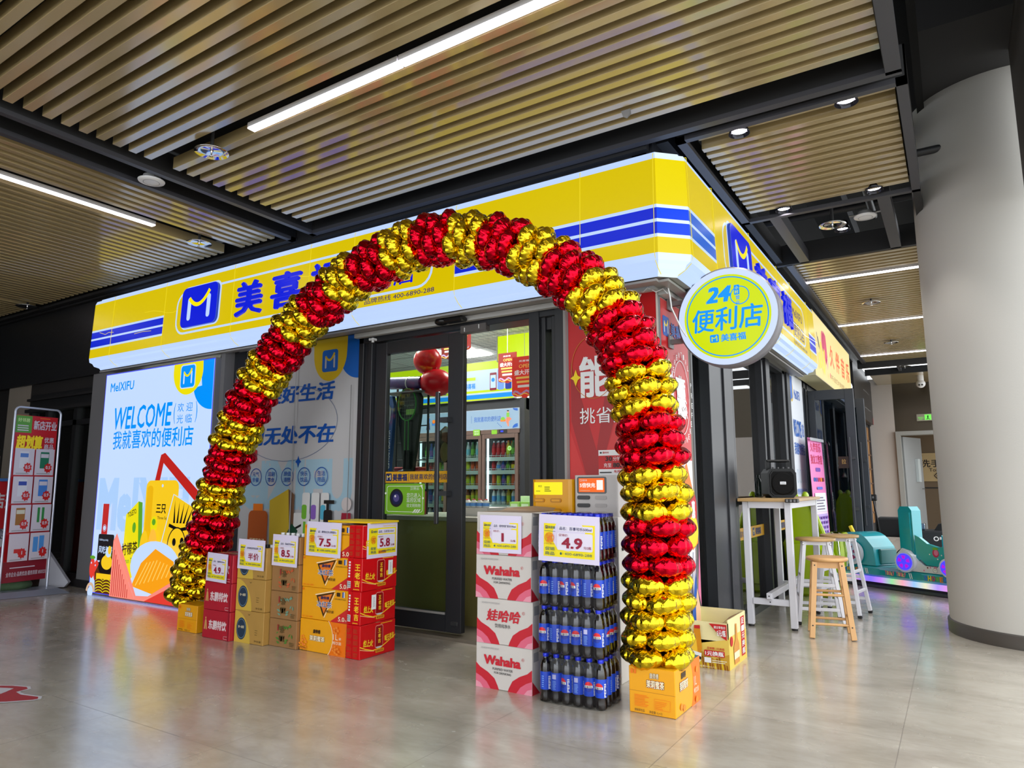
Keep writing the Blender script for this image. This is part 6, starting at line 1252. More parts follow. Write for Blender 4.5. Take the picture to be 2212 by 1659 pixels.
def leaf(name, y, extra):
    b = B(); DF = P('door_slate', (58, 62, 70), .4)
    b.box(-1.48, -1.40, y-.02, y+.02, .02, 2.24, DF, .003); b.box(-1.065, -.965, y-.02, y+.02, .02, 2.24, DF, .003); b.box(-1.40, -1.065, y-.02, y+.02, 2.12, 2.24, DF); b.box(-1.40, -1.065, y-.02, y+.02, .02, .14, DF); d = struct(name, b)
    b = B(); b.box(-1.40, -1.065, y-.004, y+.004, .14, 2.12, GL('door_tint', (150, 166, 178), .35, base=.05)); b.build('door_glass', d)
    b = B(); b.box(-1.05, -1.03, y-.07, y-.05, .55, 1.65, P('handle_grey', (74, 76, 80), .35, metal=.6), .003)
    for z in (.8, 1.4): b.box(-1.05, -.99, y-.06, y-.018, z-.016, z+.016, P('handle_grey'))
    b.build('door_handle', d)
    if extra:
        b = B(); b.box(-1.18, -1.07, y-.012, y-.006, 1.28, 1.42, P('plate_brown', (50, 34, 22), .4)); c = front(b, -1.18, y-.012, 1.28, .001); c.text('拉', .035, .05, .05, .06, P('plate_gold', (190, 160, 90)), .02); b.build('pull_plate', d)
        b = B(); b.lathe([(.0, .06), (.012, .055), (.018, .03), (.034, 0), (.0, .002)], (0, 0), P('bell_black', (24, 20, 18), .3), 16, Matrix.Translation((-1.125, y-.03, 1.17))); b.cyl((-1.125, y-.03, 1.23), (-1.125, y-.012, 1.28), .002, BLACK, 4); tag(b.build('door_bell'), 'little black bell hanging under the pull plate of the open music shop door', 'bell')
leaf('door_2', 9.25, True); leaf('door_4', 10.4, False)
t = thing('roll_up_banner', 'tall pink roll-up banner leaning by the music shop doorway', 'banner', (-1.30, 8.8, 0))
P0, P1 = Vector((-1.345, 8.5, 0)), Vector((-1.285, 9.06, 0)); U = (P1-P0).normalized(); Nn = Vector((U.y, -U.x, 0)); V = (Vector((0, 0, 1))-Nn*.03).normalized(); Wd = (P1-P0).length
PKB = P('banner_pink', (236, 130, 190), .5); PKL = P('banner_pale', (246, 224, 240), .5); PKP = P('banner_purple', (120, 70, 170), .5); PKR = P('banner_rose', (200, 40, 90), .5)
b = B(); b.prism([(0, .06), (Wd, .06), (Wd, 1.62), (0, 1.62)], (P0, U, V, Nn), -.004, 0, PKB); c = CV(b, P0, U, V, Nn, eps=.0008)
c.rect(.03, .1, Wd-.06, .82, PKL); c.text('久伴音乐', .07, 1.46, Wd-.14, .11, PKR, .03); c.text('独立工作室', .05, 1.32, Wd-.10, .11, PKR, .03); c.rect(.20, 1.235, .20, .045, PKP, .02)
for k, m in enumerate((BLUE, PKP, PKR, ORANGE, MAROON)): c.rect(.09+.085*k, 1.12, .07, .045, m, .01)
c.rect(.18, 1.03, .22, .03, P('banner_blue', (90, 110, 210)), .01); c.rect(.06, .78, Wd-.12, .21, WHITE, .01); c.lines(.10, .80, Wd-.22, .16, 5, P('banner_ink', (120, 110, 130))); c.rect(.06, .50, Wd-.12, .25, P('banner_lilac', (196, 170, 226)), .01)
for k in range(4):
    for q in range(4): c.rect(.10+.1*q, .53+.055*k, .06, .03, PKP)
c.rect(.06, .12, Wd-.12, .35, WHITE, .01); c.rect(.34, .30, .10, .15, PKR, .03); c.lines(.09, .28, .2, .16, 5, P('banner_ink')); c.rect(.10, .14, .14, .10, P('banner_photo', (90, 80, 76))); c.rect(.27, .14, .14, .10, P('banner_photo')); c.rect(.0, 1.585, Wd, .035, P('banner_rail', (170, 170, 176), .3)); b.build('graphic', t)
b = B(); b.bar(P0+Vector((0, 0, .03)), P1+Vector((0, 0, .03)), .08, .06, P('banner_rail')); b.build('base', t); b = B(); b.cyl(P0+U*Wd*.5-Nn*.03+Vector((0, 0, .05)), P0+U*Wd*.5-Nn*.02+V*1.6, .008, P('banner_rail'), 8); b.build('support_pole', t)
# bullet camera on the facade, dome camera under the ceiling
t = thing('security_camera', 'white security camera on the dark wall beside the music sign', 'camera', (-1.36, 11.9, 2.5))
b = B(); b.box(-1.46, -1.40, 11.87, 11.95, 2.60, 2.72, WPLASTIC, .01); b.bar((-1.42, 11.91, 2.68), (-1.32, 11.91, 2.68), .03, .03, WPLASTIC); b.build('bracket', t); b = B(); b.ell((-1.30, 11.9, 2.60), (.055, .055, .075), WPLASTIC); b.ell((-1.29, 11.85, 2.57), (.03, .02, .03), BLACK, 12, 8); b.build('camera_head', t)
t = thing('security_camera', 'white dome camera under the ceiling near the restroom doorway', 'camera', (-.44, 16.0, 3.1))
b = B(); b.cyl((-.44, 16.0, 3.14), (-.44, 16.0, 3.26), .06, WPLASTIC, 18); b.build('bracket', t); b = B(); b.ell((-.44, 16.0, 3.09), (.085, .085, .085), WPLASTIC); b.build('camera_head', t)
for dx in (-.025, .025): b = B(); b.ell((-.44+dx, 15.93, 3.06), (.018, .02, .018), BLACK, 10, 6); b.build('lens', t)
# black sign and timber window beyond
b = B(); b.box(-1.60, -1.42, 13.78, 17.0, 2.38, 3.3, P('sign_black', (34, 32, 34), .4)); c = right(b, -1.42, 13.78, 2.38, .002); c.frame(1.6, .25, 1.1, .35, .02, .02, P('sign_grey_line', (110, 110, 110))); c.rect(3.05, 0.0, .17, .14, P('pack_red')); c.text('SHOP', 1.75, .34, .8, .17, P('sign_grey_line'), 0) if False else None
tag(b.build('shop_sign'), 'black projecting shop sign near the far end of the passage', 'sign')
b = B(); b.box(-1.6, -1.52, 13.8, 17.1, 0, 2.38, DARK); 
for y in (13.85, 15.3, 16.9): b.box(-1.53, -1.49, y, y+.08, 0, 2.38, ANTH)
b.box(-1.525, -1.515, 15.4, 16.9, .3, 2.3, M('timber_lattice', (176, 130, 80), .5, noise=.25, nscale=4))
for k in range(6): b.box(-1.515, -1.50, 15.4, 16.9, .5+.3*k, .53+.3*k, P('timber_dark', (96, 66, 38), .5))
for k in range(4): b.box(-1.515, -1.50, 15.5+.4*k, 15.53+.4*k, .3, 2.3, P('timber_dark'))
struct('window_4', b)
# restroom sign, exit sign
b = B(); b.box(-.88, .25, 19.46, 19.485, 1.17, 1.84, P('restroom_gold', (212, 184, 132), .4)); c = front(b, -.88, 19.46, 1.17, .002); c.text('洗手间', .19, .33, .62, .19, P('restroom_ink', (50, 34, 22)), .02); c.text('Toilets', .36, .23, .34, .08, P('restroom_ink'), .01); c.text('温馨提示', .05, .59, .20, .035, P('restroom_ink'), 0)
for k in range(2): c.strip([(.52+.05*k, .20), (.46+.05*k, .13), (.52+.05*k, .06)], .02, P('restroom_ink'))
tag(b.build('restroom_sign'), 'beige restroom sign with dark characters on the wall inside the far doorway', 'sign')
b = B(); b.box(-.60, -.22, 16.99, 17.06, 2.42, 2.57, P('exit_case', (150, 144, 130), .4), .005); c = front(b, -.60, 16.99, 2.42, .002); EG = E('exit_green', (120, 236, 90), 1.1); c.rect(.15, .02, .12, .115, EG); c.poly([(.18, .03), (.20, .07), (.195, .10), (.21, .12), (.225, .10), (.215, .07), (.24, .03), (.225, .03), (.21, .055), (.195, .03)], P('exit_dark', (10, 50, 20))); c.text('安全出口', .03, .055, .10, .035, EG, .01); c.text('EXIT', .05, .025, .06, .02, EG, .01)
tag(b.build('exit_sign'), 'small green lit exit sign on the bronze wall above the far doorway', 'sign')

# lime kiddie slide behind the bar table
LG = M('lime_plastic', (176, 206, 6), .22, spec=.6, coat=.3); LGC = GL('lime_clear', (214, 226, 120), .4, .08, .06)
t = thing('toy_slide', 'lime green plastic kiddie slide standing behind the bar table', 'slide', (-1.25, 7.75, 0))
b = B(); fr = ((-1.50, 7.62, 0), (1, 0, 0), (0, 0, 1), (0, -1, 0))
b.prism([(0, .12), (-.03, .5), (.02, .60), (.05, .86), (.10, .95), (.19, .97), (.24, .90), (.27, .80), (.37, .48), (.45, .25), (.42, .10), (.22, .06)], fr, -.02, .05, LG, True); b.build('back_panel', t)
b = B(); 
for px in (.10, .20): b.ell((-1.5+px, 7.60, .97), (.035, .05, .045), LG, 16, 10)
b.build('grip', t)
for px, pts in ((.02, [(.04, .88), (.03, .6), (0, .45), (.02, .12)]), (.3, [(.25, .90), (.31, .72), (.42, .40), (.52, .14)])):
    b = B(); b.tube([(-1.5+u, 7.56, z) for u, z in pts], .025, LG, 10); b.build('side_rail', t)
b = B(); b.prism([(.0, .10), (.0, .50), (.30, .50), (.32, .45), (.42, .10)], ((-1.47, 7.5, 0), (1, 0, 0), (0, 0, 1), (0, -1, 0)), -.06, .10, LG); b.build('slide_bed', t)
b = B(); b.box(-1.14, -.99, 7.70, 8.0, .25, .60, LG, .03); b.box(-1.15, -.98, 7.68, 8.02, .56, .60, LG, .015); b.build('step_box', t)
b = B(); b.tube([(-1.02, 7.66, .60), (-.97, 7.62, .56), (-.955, 7.6, .42), (-.97, 7.62, .30)], .016, LGC, 8); b.tube([(-1.08, 7.66, .60), (-1.03, 7.58, .57), (-1.02, 7.56, .40)], .016, LGC, 8); b.build('clear_rail', t)
b = B(); b.box(-1.44, -1.0, 7.5, 7.95, .0, .10, LG, .02); b.build('base', t)

# teal coin-operated ride: local x runs along its long side (towards the column), local -y faces the camera side
TL = M('teal_plastic', (8, 158, 170), .2, spec=.6, coat=.4); TLD = P('teal_dark', (10, 110, 110), .3); WHT = M('ride_white', (222, 222, 232), .25, coat=.3)
ang = math.atan2(-.535, .845)
t = thing('kiddie_ride', 'teal coin-operated kiddie train ride with glowing wheels beside the column', 'kiddie ride', (-.903, 8.487, 0), ang)
iv = _W[t]; wb = lambda p: iv @ Vector(p)
class RB_(B):
    def build(s, name, parent=None, origin=None):
        s.v = [tuple(iv @ Vector(v)) for v in s.v]; return B.build(s, name, parent, origin)
fr = lambda y: ((0, y, 0), (1, 0, 0), (0, 0, 1), (0, -1, 0))
b = RB_(); b.box(-.40, 1.9, .05, .50, .005, .03, P('ride_frame', (60, 66, 70), .5)); b.box(-.36, 1.85, .08, .46, .03, .062, P('ride_under', (24, 24, 26), .7)); b.build('floor_frame', t)
b = RB_(); b.box(-.42, 1.95, .02, .52, .118, .225, TL, .02)
for x in (-.38, .16, .62, 1.2): b.box(x, x+.36, .012, .03, .135, .205, TL, .008)
c = CV(b, (-.6, .011, .118), (1, 0, 0), (0, 0, 1), (0, -1, 0), eps=.001)
def rainbow(s_, x, y, w, h, cols):
    for k, ch in enumerate(s_): c.text(ch, x+w*k/len(s_), y, w/len(s_)*.86, h, cols[k % len(cols)], .05)
RC_ = (P('ride_sky', (40, 120, 210)), YEL, PKR, GREEN, ORANGE); rainbow('SHOWER', .34, .035, .22, .045, RC_); rainbow('Tooky Tooky', .84, .035, .24, .045, (P('ride_rose', (230, 110, 140)), P('ride_peach', (240, 190, 130)))); rainbow('SHOWER', 1.27, .03, .24, .05, RC_)
for x in (.62, 1.12): c.strip([(x, .085), (x+.012, .03)], .008, WHITE); c.strip([(x+.02, .085), (x+.032, .03)], .008, WHITE)
b.build('platform', t)
def led_mat():
    m = bpy.data.materials.new('rainbow_led'); m.use_nodes = True; nt = m.node_tree; p = nt.nodes['Principled BSDF']
    tc = nt.nodes.new('ShaderNodeTexCoord'); sp_ = nt.nodes.new('ShaderNodeSeparateXYZ'); mm = nt.nodes.new('ShaderNodeMath'); mm.operation = 'PINGPONG'; mm.inputs[1].default_value = 1.0
    cr = nt.nodes.new('ShaderNodeValToRGB'); cols = [(150, 200, 255), (170, 240, 160), (250, 180, 190), (160, 120, 255), (130, 110, 255), (200, 130, 255), (150, 230, 160), (250, 170, 190), (150, 200, 255), (235, 235, 200), (180, 150, 255), (240, 150, 230)]
    while len(cr.color_ramp.elements) < len(cols): cr.color_ramp.elements.new(.5)
    for k, c_ in enumerate(cols): cr.color_ramp.elements[k].position = k/(len(cols)-1); cr.color_ramp.elements[k].color = (*lin(c_), 1)
    sc = nt.nodes.new('ShaderNodeMath'); sc.operation = 'MULTIPLY_ADD'; sc.inputs[1].default_value = .75; sc.inputs[2].default_value = .32
    nt.links.new(tc.outputs['Object'], sp_.inputs[0]); nt.links.new(sp_.outputs[0], sc.inputs[0]); nt.links.new(sc.outputs[0], mm.inputs[0]); nt.links.new(mm.outputs[0], cr.inputs[0]); nt.links.new(cr.outputs[0], p.inputs['Emission Color'])
    p.inputs['Emission Strength'].default_value = 1.0; p.inputs['Base Color'].default_value = (.1, .1, .1, 1); return m
b = RB_(); b.box(-.42, 1.95, .015, .05, .064, .116, led_mat()); b.build('led_strip', t)
def wheel(x, z, r, lit):
    b = RB_(); b.cyl((x, .02, z), (x, -.02, z), r, WHT, 32); b.build('wheel_cover', t)
    b = RB_(); m = E('wheel_glow', (70, 60, 255), 1.3) if lit else P('wheel_pale', (190, 214, 236), .3); b.cyl((x, -.02, z), (x, -.03, z), r*.78, m, 32); 
    for k in range(5):
        a = radians(90+72*k); pts = [(x+r*q*cos(a+e), z+r*q*sin(a+e)) for q, e in ((.30, -.35), (.62, -.32), (.62, .32), (.30, .35))]; b.prism(pts, fr(0), .030, .034, E('wheel_spoke_glow', (190, 20, 220), .9) if lit else P('wheel_plum', (150, 20, 90), .3))
    b.build('wheel', t)
wheel(.485, .31, .105, True); wheel(-.135, .35, .125, False); wheel(.93, .29, .09, True)
b = RB_(); b.prism([(.38, .22), (.38, .38), (.44, .44), (.52, .42), (.60, .33), (.66, .285), (.80, .28), (.86, .34), (.93, .38), (1.1, .36), (1.1, .22)], fr(.02), -.46, 0, WHT); c = CV(b, (.6, .02, .22), (1, 0, 0), (0, 0, 1), (0, -1, 0), eps=.001)
for x, z, m in ((.06, .02, PINK), (.10, .05, MAROON), (.13, .055, PINK), (.24, .05, BLACK), (.29, .03, PINK)): c.disc(x, z, .008, m, n=9)
c.disc(.18, .03, .022, WHITE, .02); c.disc(.172, .058, .005, PINK, .014, 8); c.disc(.19, .058, .005, PINK, .014, 8); c.disc(.175, .033, .003, BLACK, n=6); c.disc(.187, .033, .003, BLACK, n=6); c.ring(.18, .03, .022, .002, BLACK)
b.build('chassis', t)
b = RB_(); b.prism([(.405, .40), (.405, .82), (.43, .86), (.525, .86), (.555, .82), (.555, .36)], fr(.05), -.14, .0, TL); b.prism([(.425, .44), (.425, .80), (.535, .80), (.535, .42)], fr(.05), 0, .012, TL); b.build('cab_post', t)
b = RB_(); b.prism([(.575, .32), (.575, .58), (.62, .56), (.70, .50), (.80, .475), (1.1, .50), (1.1, .34), (.86, .34), (.80, .29), (.68, .29), (.62, .34)], fr(.04), -.04, 0, TL, False); b.prism([(.575, .32), (.575, .56), (.70, .50), (1.1, .50), (1.1, .34)], fr(.46), -.03, 0, TL); b.box(.60, 1.1, .10, .45, .28, .36, TLD); c = CV(b, (.6, .04, .3), (1, 0, 0), (0, 0, 1), (0, -1, 0), eps=.001); c.disc(.18, .115, .033, PKR, .04); c.disc(.185, .12, .022, PINK, .028); c.disc(.18, .158, .03, GREEN, .012)
for x, z in ((.12, .10), (.24, .10), (.20, .06)): c.disc(x, z, .007, WHITE, n=6)
b.build('seat_body', t)
b = RB_(); b.prism([(-.37, .23), (-.37, .40)]+arc(-.14, .38, .22, 150, 40, 10, .19)+[(.10, .42), (.12, .23)], fr(.03), -.34, 0, TL); b.box(.10, .135, .10, .36, .24, .40, TLD, .01); b.build('front_hood', t)
b = RB_(); b.tube([(-.30, .2, .62), (-.27, .2, .56), (-.22, .2, .48), (-.19, .2, .40)], .022, YEL, 10); b.build('handle', t)
b = RB_(); b.tube([(.40, .3, .62), (.37, .28, .56), (.34, .27, .50), (.32, .27, .44)], .02, P('wheel_orange', (220, 96, 30), .35), 10); b.tube([(.40, .3, .60), (.45, .32, .54)], .014, P('wheel_orange'), 8); b.build('steering_wheel', t)
# folding cart and boxes behind the ride
t = thing('hand_cart', 'black folding hand cart with a tall pole behind the teal ride', 'cart', (-.95, 11.3, 0))
b = B(); b.box(-1.0, -.62, 11.2, 11.7, .36, .62, P('cart_fabric', (24, 24, 26), .8), .02); b.build('fabric_body', t)
b = B(); b.cyl((-.93, 11.2, .18), (-1.0, 11.05, .88), .012, P('cart_steel', (60, 60, 64), .3, metal=.6), 8); b.cyl((-.93, 11.2, .18), (-.97, 11.12, .55), .018, BLACK, 8); b.build('pole', t); b = B(); b.box(-1.05, -.95, 11.02, 11.07, .86, .95, BLACK, .012); c = front(b, -1.02, 11.02, .885, .001); c.rect(.01, .01, .025, .03, STEEL); b.build('handle', t)
for x, y in ((-.93, 11.2), (-.68, 11.2), (-.93, 11.75)):
    b = B(); T = Matrix.Translation((x, y, .105)) @ Matrix.Rotation(radians(90), 4, 'X'); b.lathe([(.08, -.02), (.10, -.015), (.105, 0), (.10, .015), (.08, .02), (.08, -.02)], (0, 0), RUB, 24, T); b.lathe([(0, .008), (.03, .008), (.03, -.008), (0, -.008)], (0, 0), BLACK, 12, T)
    for k in range(5): a = radians(72*k); b.bar((x, y, .105), (x+.085*cos(a), y, .105+.085*sin(a)), .012, .012, BLACK, (0, 1, 0))
    b.build('wheel', t)
b = B(); b.box(-.62, .1, 11.0, 11.5, .0, .47, P('crate_black', (26, 30, 36), .5), .02); c = front(b, -.62, 11.0, 0, .002); c.ring(.34, .37, .025, .012, WHITE); c.text('Bayou', .38, .35, .12, .045, WHITE, .03)
tag(b.build('storage_case'), 'black storage case with white lettering behind the teal ride seat', 'case')
b = B(); b.box(-.60, -.40, 11.1, 11.35, .47, .56, GL('tote_clear', (170, 200, 230), .3, .1, .1), .01); b.box(-.61, -.45, 11.09, 11.36, .56, .60, P('tote_blue', (50, 120, 220), .3), .01); b.tube([(-.58, 11.2, .60), (-.57, 11.2, .65), (-.48, 11.2, .65), (-.47, 11.2, .60)], .008, WPLASTIC, 6); tag(b.build('plastic_tote'), 'small clear tote with a blue lid on the black storage case', 'tote')
b = B(); b.prism([(0, 0), (.05, .08), (.12, .10), (.32, .10), (.36, 0)], ((-.30, 11.2, .47), (1, 0, 0), (0, 0, 1), (0, -1, 0)), -.2, .0, P('bag_cloth', (20, 20, 22), .8)); tag(b.build('cloth_bag'), 'black cloth bag lying on the storage case beside the column edge', 'bag')
# ================================================================== LEFT SIDE
# red poster stand of the neighbouring shop
t = thing('poster_stand', 'leaning red poster stand with grids of priced products at the far left', 'poster stand', (-8.05, 3.5, 0))
A0, A1 = Vector((-7.985, 3.22, 0)), Vector((-8.06, 3.66, 0)); U = (A1-A0).normalized(); Nn = Vector((U.y, -U.x, 0)); V = (Vector((0, 0, 1))-Nn*.015).normalized(); W = .47
O = A0
PSR = P('stand_red', (186, 24, 34), .4); PSD = P('stand_dark_red', (130, 16, 36), .4); PSW = P('stand_white', (200, 194, 206), .45); ST = P('stand_tube', (190, 196, 212), .25, metal=.4)
b = B(); b.prism([(.015, .13), (W-.015, .13), (W-.02, 1.80), (.02, 1.80)], (O, U, V, Nn), -.003, 0, PSR); c = CV(b, O, U, V, Nn, eps=.0008)
c.rect(.02, .13, W-.04, .20, PSD); c.rect(.022, 1.62, .16, .175, P('stand_green', (84, 150, 50), .4)); c.text('好邻居', .04, 1.73, .12, .04, P('stand_lime', (190, 220, 150)), .02); c.lines(.04, 1.64, .12, .07, 3, PSW); c.text('新店开业', .20, 1.655, .24, .10, PSW, .03); c.lines(.26, 1.775, .14, .015, 1, ORANGE)
c.text('超划算', .035, 1.44, .27, .16, YEL, .05, .1); c.text('优惠', .32, 1.525, .10, .06, PSW, .02); c.text('商品', .32, 1.455, .10, .06, PSW, .02)
pics = ((P('med_white', (206, 208, 218)), P('med_blue', (80, 120, 190))), (P('med_green', (20, 110, 80)), PSW), (P('med_white'), P('med_navy', (50, 70, 160))), (P('med_sky', (60, 120, 200)), PSW), (P('med_brown', (150, 100, 40)), P('med_pale', (200, 200, 180))), (P('med_leaf', (40, 130, 60)), P('med_leaf')), (PSW, P('med_red', (190, 40, 40))), (P('med_azure', (70, 140, 210)), P('med_azure')))
for r in range(4):
    for q in range(2):
        x, y = .035+.205*q, 1.19-.285*r; c.rect(x, y, .195, .27, PSW); m1, m2 = pics[r*2+q]
        if r == 2 and q: c.rect(x+.055, y+.09, .025, .15, m1); c.rect(x+.10, y+.09, .025, .15, m1)
        elif r == 3 and q: c.rect(x+.03, y+.08, .05, .15, m1); c.rect(x+.09, y+.09, .05, .15, m1)
        else: c.rect(x+.05, y+.07, .09, .17, m1, .005); c.rect(x+.055, y+(.18 if r < 3 else .08), .08, .04, m2)
        sx, sy = x+.135, y+.075; st = [(sx+(.045 if k % 2 else .034)*cos(k*pi/9), sy+(.055 if k % 2 else .042)*sin(k*pi/9)) for k in range(18)]; c.poly(st, P('burst_red', (190, 24, 20), .4)); pr = ('0.5', '0.5', '0.5', '0.9', '0.9', '0.9', '1', '1')[r*2+q]
        c.text(pr, sx-(.024 if len(pr) > 1 else .005), sy-.012, .048 if len(pr) > 1 else .008, .036, PSW, .03); c.lines(x+.02, y+.012, .15, .018, 1, GREY)
c.text('全市企业·品质优选·服务到家 8503233', .03, .19, .40, .045, PSW, .01); c.lines(.06, .27, .32, .02, 1, PSW)
b.build('poster', t)
b = B(); pt = lambda u, v: O+U*u+V*v+Nn*.012
b.tube([pt(0, .02), pt(0, 1.83)]+[pt(.05-.05*cos(radians(a)), 1.83+.05*sin(radians(a))) for a in (20, 45, 70, 90)]+[pt(W-.05+.05*sin(radians(a)), 1.83+.05*cos(radians(a))) for a in (0, 20, 45, 70)]+[pt(W, 1.83), pt(W, .02)], .011, ST, 10); b.build('tube_frame', t)
b = B(); T = Matrix.Translation((-8.0, 3.50, 0)) @ Matrix.Rotation(radians(-10), 4, 'Z')
b.add([T @ Vector(v) for v in ((-.24, -.35, .002), (.24, -.35, .002), (.24, .30, .002), (-.24, .30, .002), (-.14, -.25, .05), (.14, -.25, .05), (.14, .22, .05), (-.14, .22, .05))], [(3, 2, 1, 0), (4, 5, 6, 7), (0, 1, 5, 4), (1, 2, 6, 5), (2, 3, 7, 6), (3, 0, 4, 7)], P('stand_base', (150, 156, 170), .3, metal=.5)); b.build('base_plate', t)
b = B(); b.ell((-8.30, 3.42, .08), (.30, .20, .085), M('sandbag_green', (60, 84, 56), .85, noise=.2, nscale=20, bump=.3), 20, 12); tag(b.build('sandbag'), 'dark green sandbag lying behind the foot of the red poster stand', 'sandbag')
b = B(); b.prism([(0, 0), (.03, .34), (.06, .38), (.30, .05), (.26, .0)], ((-8.36, 3.76, 0.01), (.8, .6, 0), (0, 0, 1), (.6, -.8, 0)), -.02, .03, P('paper_sack', (190, 192, 204), .5)); tag(b.build('paper_sack'), 'white folded sack leaning against the dark frontage behind the poster stand', 'sack')
# red promotion counter and wrapped gifts at the left edge
t = thing('promotion_counter', 'red and white promotion counter cut off by the left edge of the photo', 'counter', (-8.9, 3.4, 0))
b = B(); b.box(-9.3, -8.62, 3.2, 3.7, 0, 1.13, P('promo_red', (190, 30, 40), .45)); c = front(b, -9.3, 3.2, 0, .001); c.rect(0, 0, .68, .62, P('promo_white', (210, 206, 216), .45)); c.text('新店', .1, .84, .34, .17, P('promo_white'), .03); c.text('任意', .30, .58, .26, .12, P('promo_grey', (90, 90, 110)), .01); c.text('送', .30, .32, .26, .22, P('promo_deep', (170, 30, 60)), .04); c.text('新店', .38, .84, .28, .17, P('promo_white'), .03); c = right(b, -8.62, 3.2, 0, .001); c.rect(0, 0, .5, .62, P('promo_white')); c.text('新店开业', .03, .84, .44, .17, P('promo_white'), .03); c.text('任意', .04, .52, .3, .12, P('promo_grey'), .01); c.text('送', .06, .26, .3, .22, P('promo_deep'), .04); b.build('cabinet', t)
b = B(); b.box(-9.32, -8.60, 3.18, 3.72, 1.13, 1.16, P('promo_blue', (70, 120, 190), .4)); b.build('countertop', t)
GW = M('gift_wrap', (180, 60, 50), .35, noise=.5, nscale=30); GK = P('gift_cream', (214, 190, 160), .4)
for k in range(5):
    x, y = -9.2+.13*k, 3.32+.06*(k % 2); b = B(); b.lathe([(0, 0), (.055, 0), (.06, .02), (.055, .24), (.03, .27), (.05, .31), (.0, .30)], (0, 0), GW, 12, Matrix.Translation((x, y, 1.161)), lambda i, t_: 1+.06*cos(6*t_)); b.lathe([(.0585, .08), (.0585, .14)], (0, 0), GK, 12, Matrix.Translation((x, y, 1.161))); tag(b.build('wrapped_gift'), 'red and cream wrapped gift roll standing on the promotion counter', 'gift', 'wrapped gift rolls on the promotion counter')
# sticker arrow on the floor
b = B(); fo = lambda u, v, d: (u, v, .0012+d); c = CV(b, fn=fo, eps=.0006)
P_ = lambda x, y: (x, y)
out = [(-5.3, 1.62), (-4.45, 1.86), (-4.36, 1.925), (-4.31, 1.935), (-4.285, 1.915), (-4.29, 1.885), (-4.275, 1.845), (-4.10, 1.905), (-4.06, 1.905), (-4.03, 1.88), (-4.05, 1.85), (-4.20, 1.70), (-5.0, 1.20)]
SKR = P('floor_sticker_red', (170, 24, 32), .35); SKW = P('floor_sticker_white', (206, 206, 214), .35)
c.poly([(-5.2, 1.45), (-4.42, 1.915), (-4.325, 1.945), (-4.27, 1.925), (-4.262, 1.868), (-4.20, 1.862), (-4.075, 1.892), (-4.03, 1.868), (-4.035, 1.83), (-4.12, 1.735), (-4.45, 1.52), (-4.9, 1.2)][::-1], SKW)
c.poly([(-5.18, 1.44), (-4.42, 1.898), (-4.33, 1.928), (-4.285, 1.915), (-4.276, 1.855), (-4.20, 1.846), (-4.08, 1.876), (-4.047, 1.86), (-4.05, 1.838), (-4.13, 1.750), (-4.46, 1.535), (-4.9, 1.22)][::-1], SKR)
c.poly([(-5.0, 1.48), (-4.45, 1.84), (-4.355, 1.878), (-4.30, 1.795), (-4.45, 1.66), (-4.9, 1.35)][::-1], SKW)
tag(b.build('floor_sticker'), 'red and white arrow sticker on the floor at the lower left', 'sticker')
# small lit metro sign of the arcade, outside the frame (its mirror image shows in the door glass)
# ================================================================== CEILING FIXTURES
LED = E('led_tube', (255, 244, 255), 9.0)
def led(p0, p1, label):
    t = thing('linear_light', label, 'light', ((p0[0]+p1[0])/2, (p0[1]+p1[1])/2, 3.24), 0, 'linear ceiling lights')
    b = B(); b.bar((*p0, 3.262), (*p1, 3.262), .055, .03, P('light_housing', (200, 200, 204), .4)); b.build('housing', t)
    b = B(); b.bar((*p0, 3.245), (*p1, 3.245), .05, .012, LED); b.build('diffuser', t)
led((-3.49, 2.515), (-2.27, 2.50), 'long linear ceiling light over the arch, section nearer the sprinkler disc'); led((-2.26, 2.50), (-0.6, 2.478), 'long linear ceiling light over the arch, section running out of the top of the photo')
led((-5.53, 0.8), (-5.53, 3.1), 'linear light set in the slats at the upper left'); led((-9.3, 1.2), (-9.3, 3.4), 'short bright linear light at the far left edge under the slats')
led((-1.19, 7.85), (-0.11, 7.85), 'nearest linear light beyond the corner beside the column'); led((-1.19, 10.3), (-0.11, 10.3), 'middle linear light of the far slatted ceiling'); led((-1.19, 12.96), (-0.11, 12.96), 'farthest linear light of the far slatted ceiling')
b = B(); b.box(-2.42, -2.30, 2.53, 2.56, 3.28, 3.30, STEEL); tag(b.build('light_clip'), 'small metal bracket above the joint of the long linear light', 'bracket')
DISC = M('sprinkler_disc', (214, 214, 214), .06, 1.0)
def sprinkler(x, y, z, label, r=.105):
    t = thing('fire_sprinkler', label, 'sprinkler', (x, y, z), 0, 'sprinkler heads with mirror discs')
    b = B(); b.lathe([(.012, .012), (r*.6, .008), (r, 0), (r, .004), (r*.6, .013), (.012, .018)], (0, 0), DISC, 36, Matrix.Translation((x, y, z))); b.build('reflector_disc', t)
    b = B(); b.cyl((x, y, z+.01), (x, y, 3.42), .012, P('pipe_dark', (60, 60, 62), .4), 8); b.build('pipe', t)
    b = B(); b.lathe([(.0, -.03), (.012, -.028), (.012, -.024), (.003, -.02), (.006, 0), (.008, .01)], (0, 0), CHROME, 10, Matrix.Translation((x, y, z))); b.build('spray_head', t)
sprinkler(-3.89, 2.52, 3.205, 'mirror sprinkler disc at the end of the long linear light'); sprinkler(-5.53, 3.52, 3.215, 'mirror sprinkler disc at the end of the upper left light'); sprinkler(-.70, 6.10, 3.22, 'mirror sprinkler disc in the open ceiling bay'); sprinkler(-.68, 9.02, 3.21, 'mirror sprinkler disc between the first two far lights', .1); sprinkler(-.66, 11.77, 3.21, 'mirror sprinkler disc between the last two far lights', .1); sprinkler(-9.3, 3.75, 3.22, 'dark mirror sprinkler disc at the far left under the slats', .12)
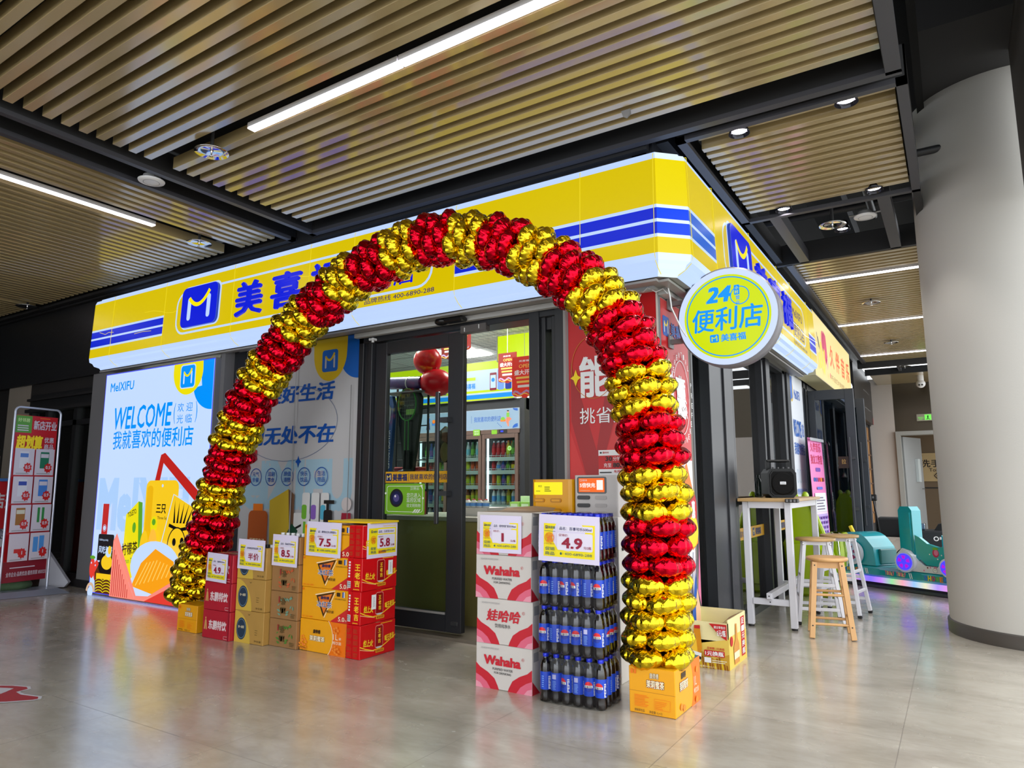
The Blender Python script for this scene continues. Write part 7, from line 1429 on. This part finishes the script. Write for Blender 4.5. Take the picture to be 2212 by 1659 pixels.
sprinkler(-.62, 14.3, 3.21, 'mirror sprinkler disc in the last open ceiling bay', .1)
def detector(x, y, z, label):
    t = thing('smoke_detector', label, 'detector', (x, y, z), 0, 'white smoke detectors')
    b = B(); b.lathe([(0, 0), (.055, 0), (.085, .006), (.088, .014), (.06, .02), (.055, .05), (0, .05)], (0, 0), WPLASTIC, 32, Matrix.Translation((x, y, z))); b.build('housing', t)
    b = B(); b.lathe([(.05, -.0006), (.052, -.0012), (.054, -.0006)], (0, 0), GREY, 32, Matrix.Translation((x, y, z))); b.build('lens_ring', t)
    b = B(); b.bar((x-.12, y, z+.035), (x+.12, y, z+.035), .03, .006, STEEL); b.build('mounting_bar', t)
detector(-4.64, 2.56, 3.20, 'white smoke detector in the dark gap at the upper left'); detector(-.455, 6.12, 3.24, 'white smoke detector in the open ceiling bay near the column')
SPOT = E('spot_glow', (255, 246, 255), 28.0)
def downlight(x, y, z, label, r=.062):
    t = thing('downlight', label, 'light', (x, y, z), 0, 'black bell downlights')
    b = B(); b.lathe([(r, 0), (r*.98, .004), (r*.72, .05), (r*.66, .052), (r*.66, .075), (r*.72, .078), (r*.80, .045), (r*1.03, 0), (r, 0)], (0, 0), M('spot_black_chrome', (48, 48, 52), .12, .9), 32, Matrix.Translation((x, y, z))); b.build('bell', t)
    b = B(); b.lathe([(0, .02), (r*.72, .02)], (0, 0), SPOT, 24, Matrix.Translation((x, y, z))); me = b.build('lens', t)
for a in ((-.966, 4.165, 3.235, 'black bell downlight at the front left of the corner ceiling bay'), (-.358, 4.135, 3.235, 'black bell downlight at the front right of the corner ceiling bay'), (-.985, 5.595, 3.235, 'black bell downlight at the back left of the corner ceiling bay'), (-.342, 5.555, 3.235, 'black bell downlight at the back right of the corner ceiling bay'), (-.66, 6.42, 3.27, 'black bell downlight hung in the dark open ceiling bay')): downlight(*a)
for x, y in ((-.966, 4.165), (-.358, 4.135), (-.985, 5.595), (-.342, 5.555), (-.66, 6.42), (-.6, 15.6)):  # the last spot, at the far end, has no downlight bell
    ld = bpy.data.lights.new('downlight_beam', 'SPOT'); ld.energy = 22; ld.spot_size = radians(95); ld.spot_blend = .6; ld.color = (1, .95, .88); ld.shadow_soft_size = .04
    lo = bpy.data.objects.new('downlight_beam', ld); COL.objects.link(lo); lo.location = (x, y, 3.22)
for i, (x, y, s) in enumerate(((-1.77, 2.15, 1), (-1.46, 3.55, .8))):
    b = B(); b.add([(x-.03, y, 3.25), (x+.03, y, 3.25), (x+.03, y+.01, 3.22), (x, y+.02, 3.205), (x-.02, y+.01, 3.215)], [(0, 1, 2, 3, 4), (4, 3, 2, 1, 0)], P('clip_grey', (120, 120, 122), .4)); tag(b.build('slat_clip'), ('bent metal clip on a slat above the arch', 'small metal clip under the front slats near the fascia corner')[i], 'clip')
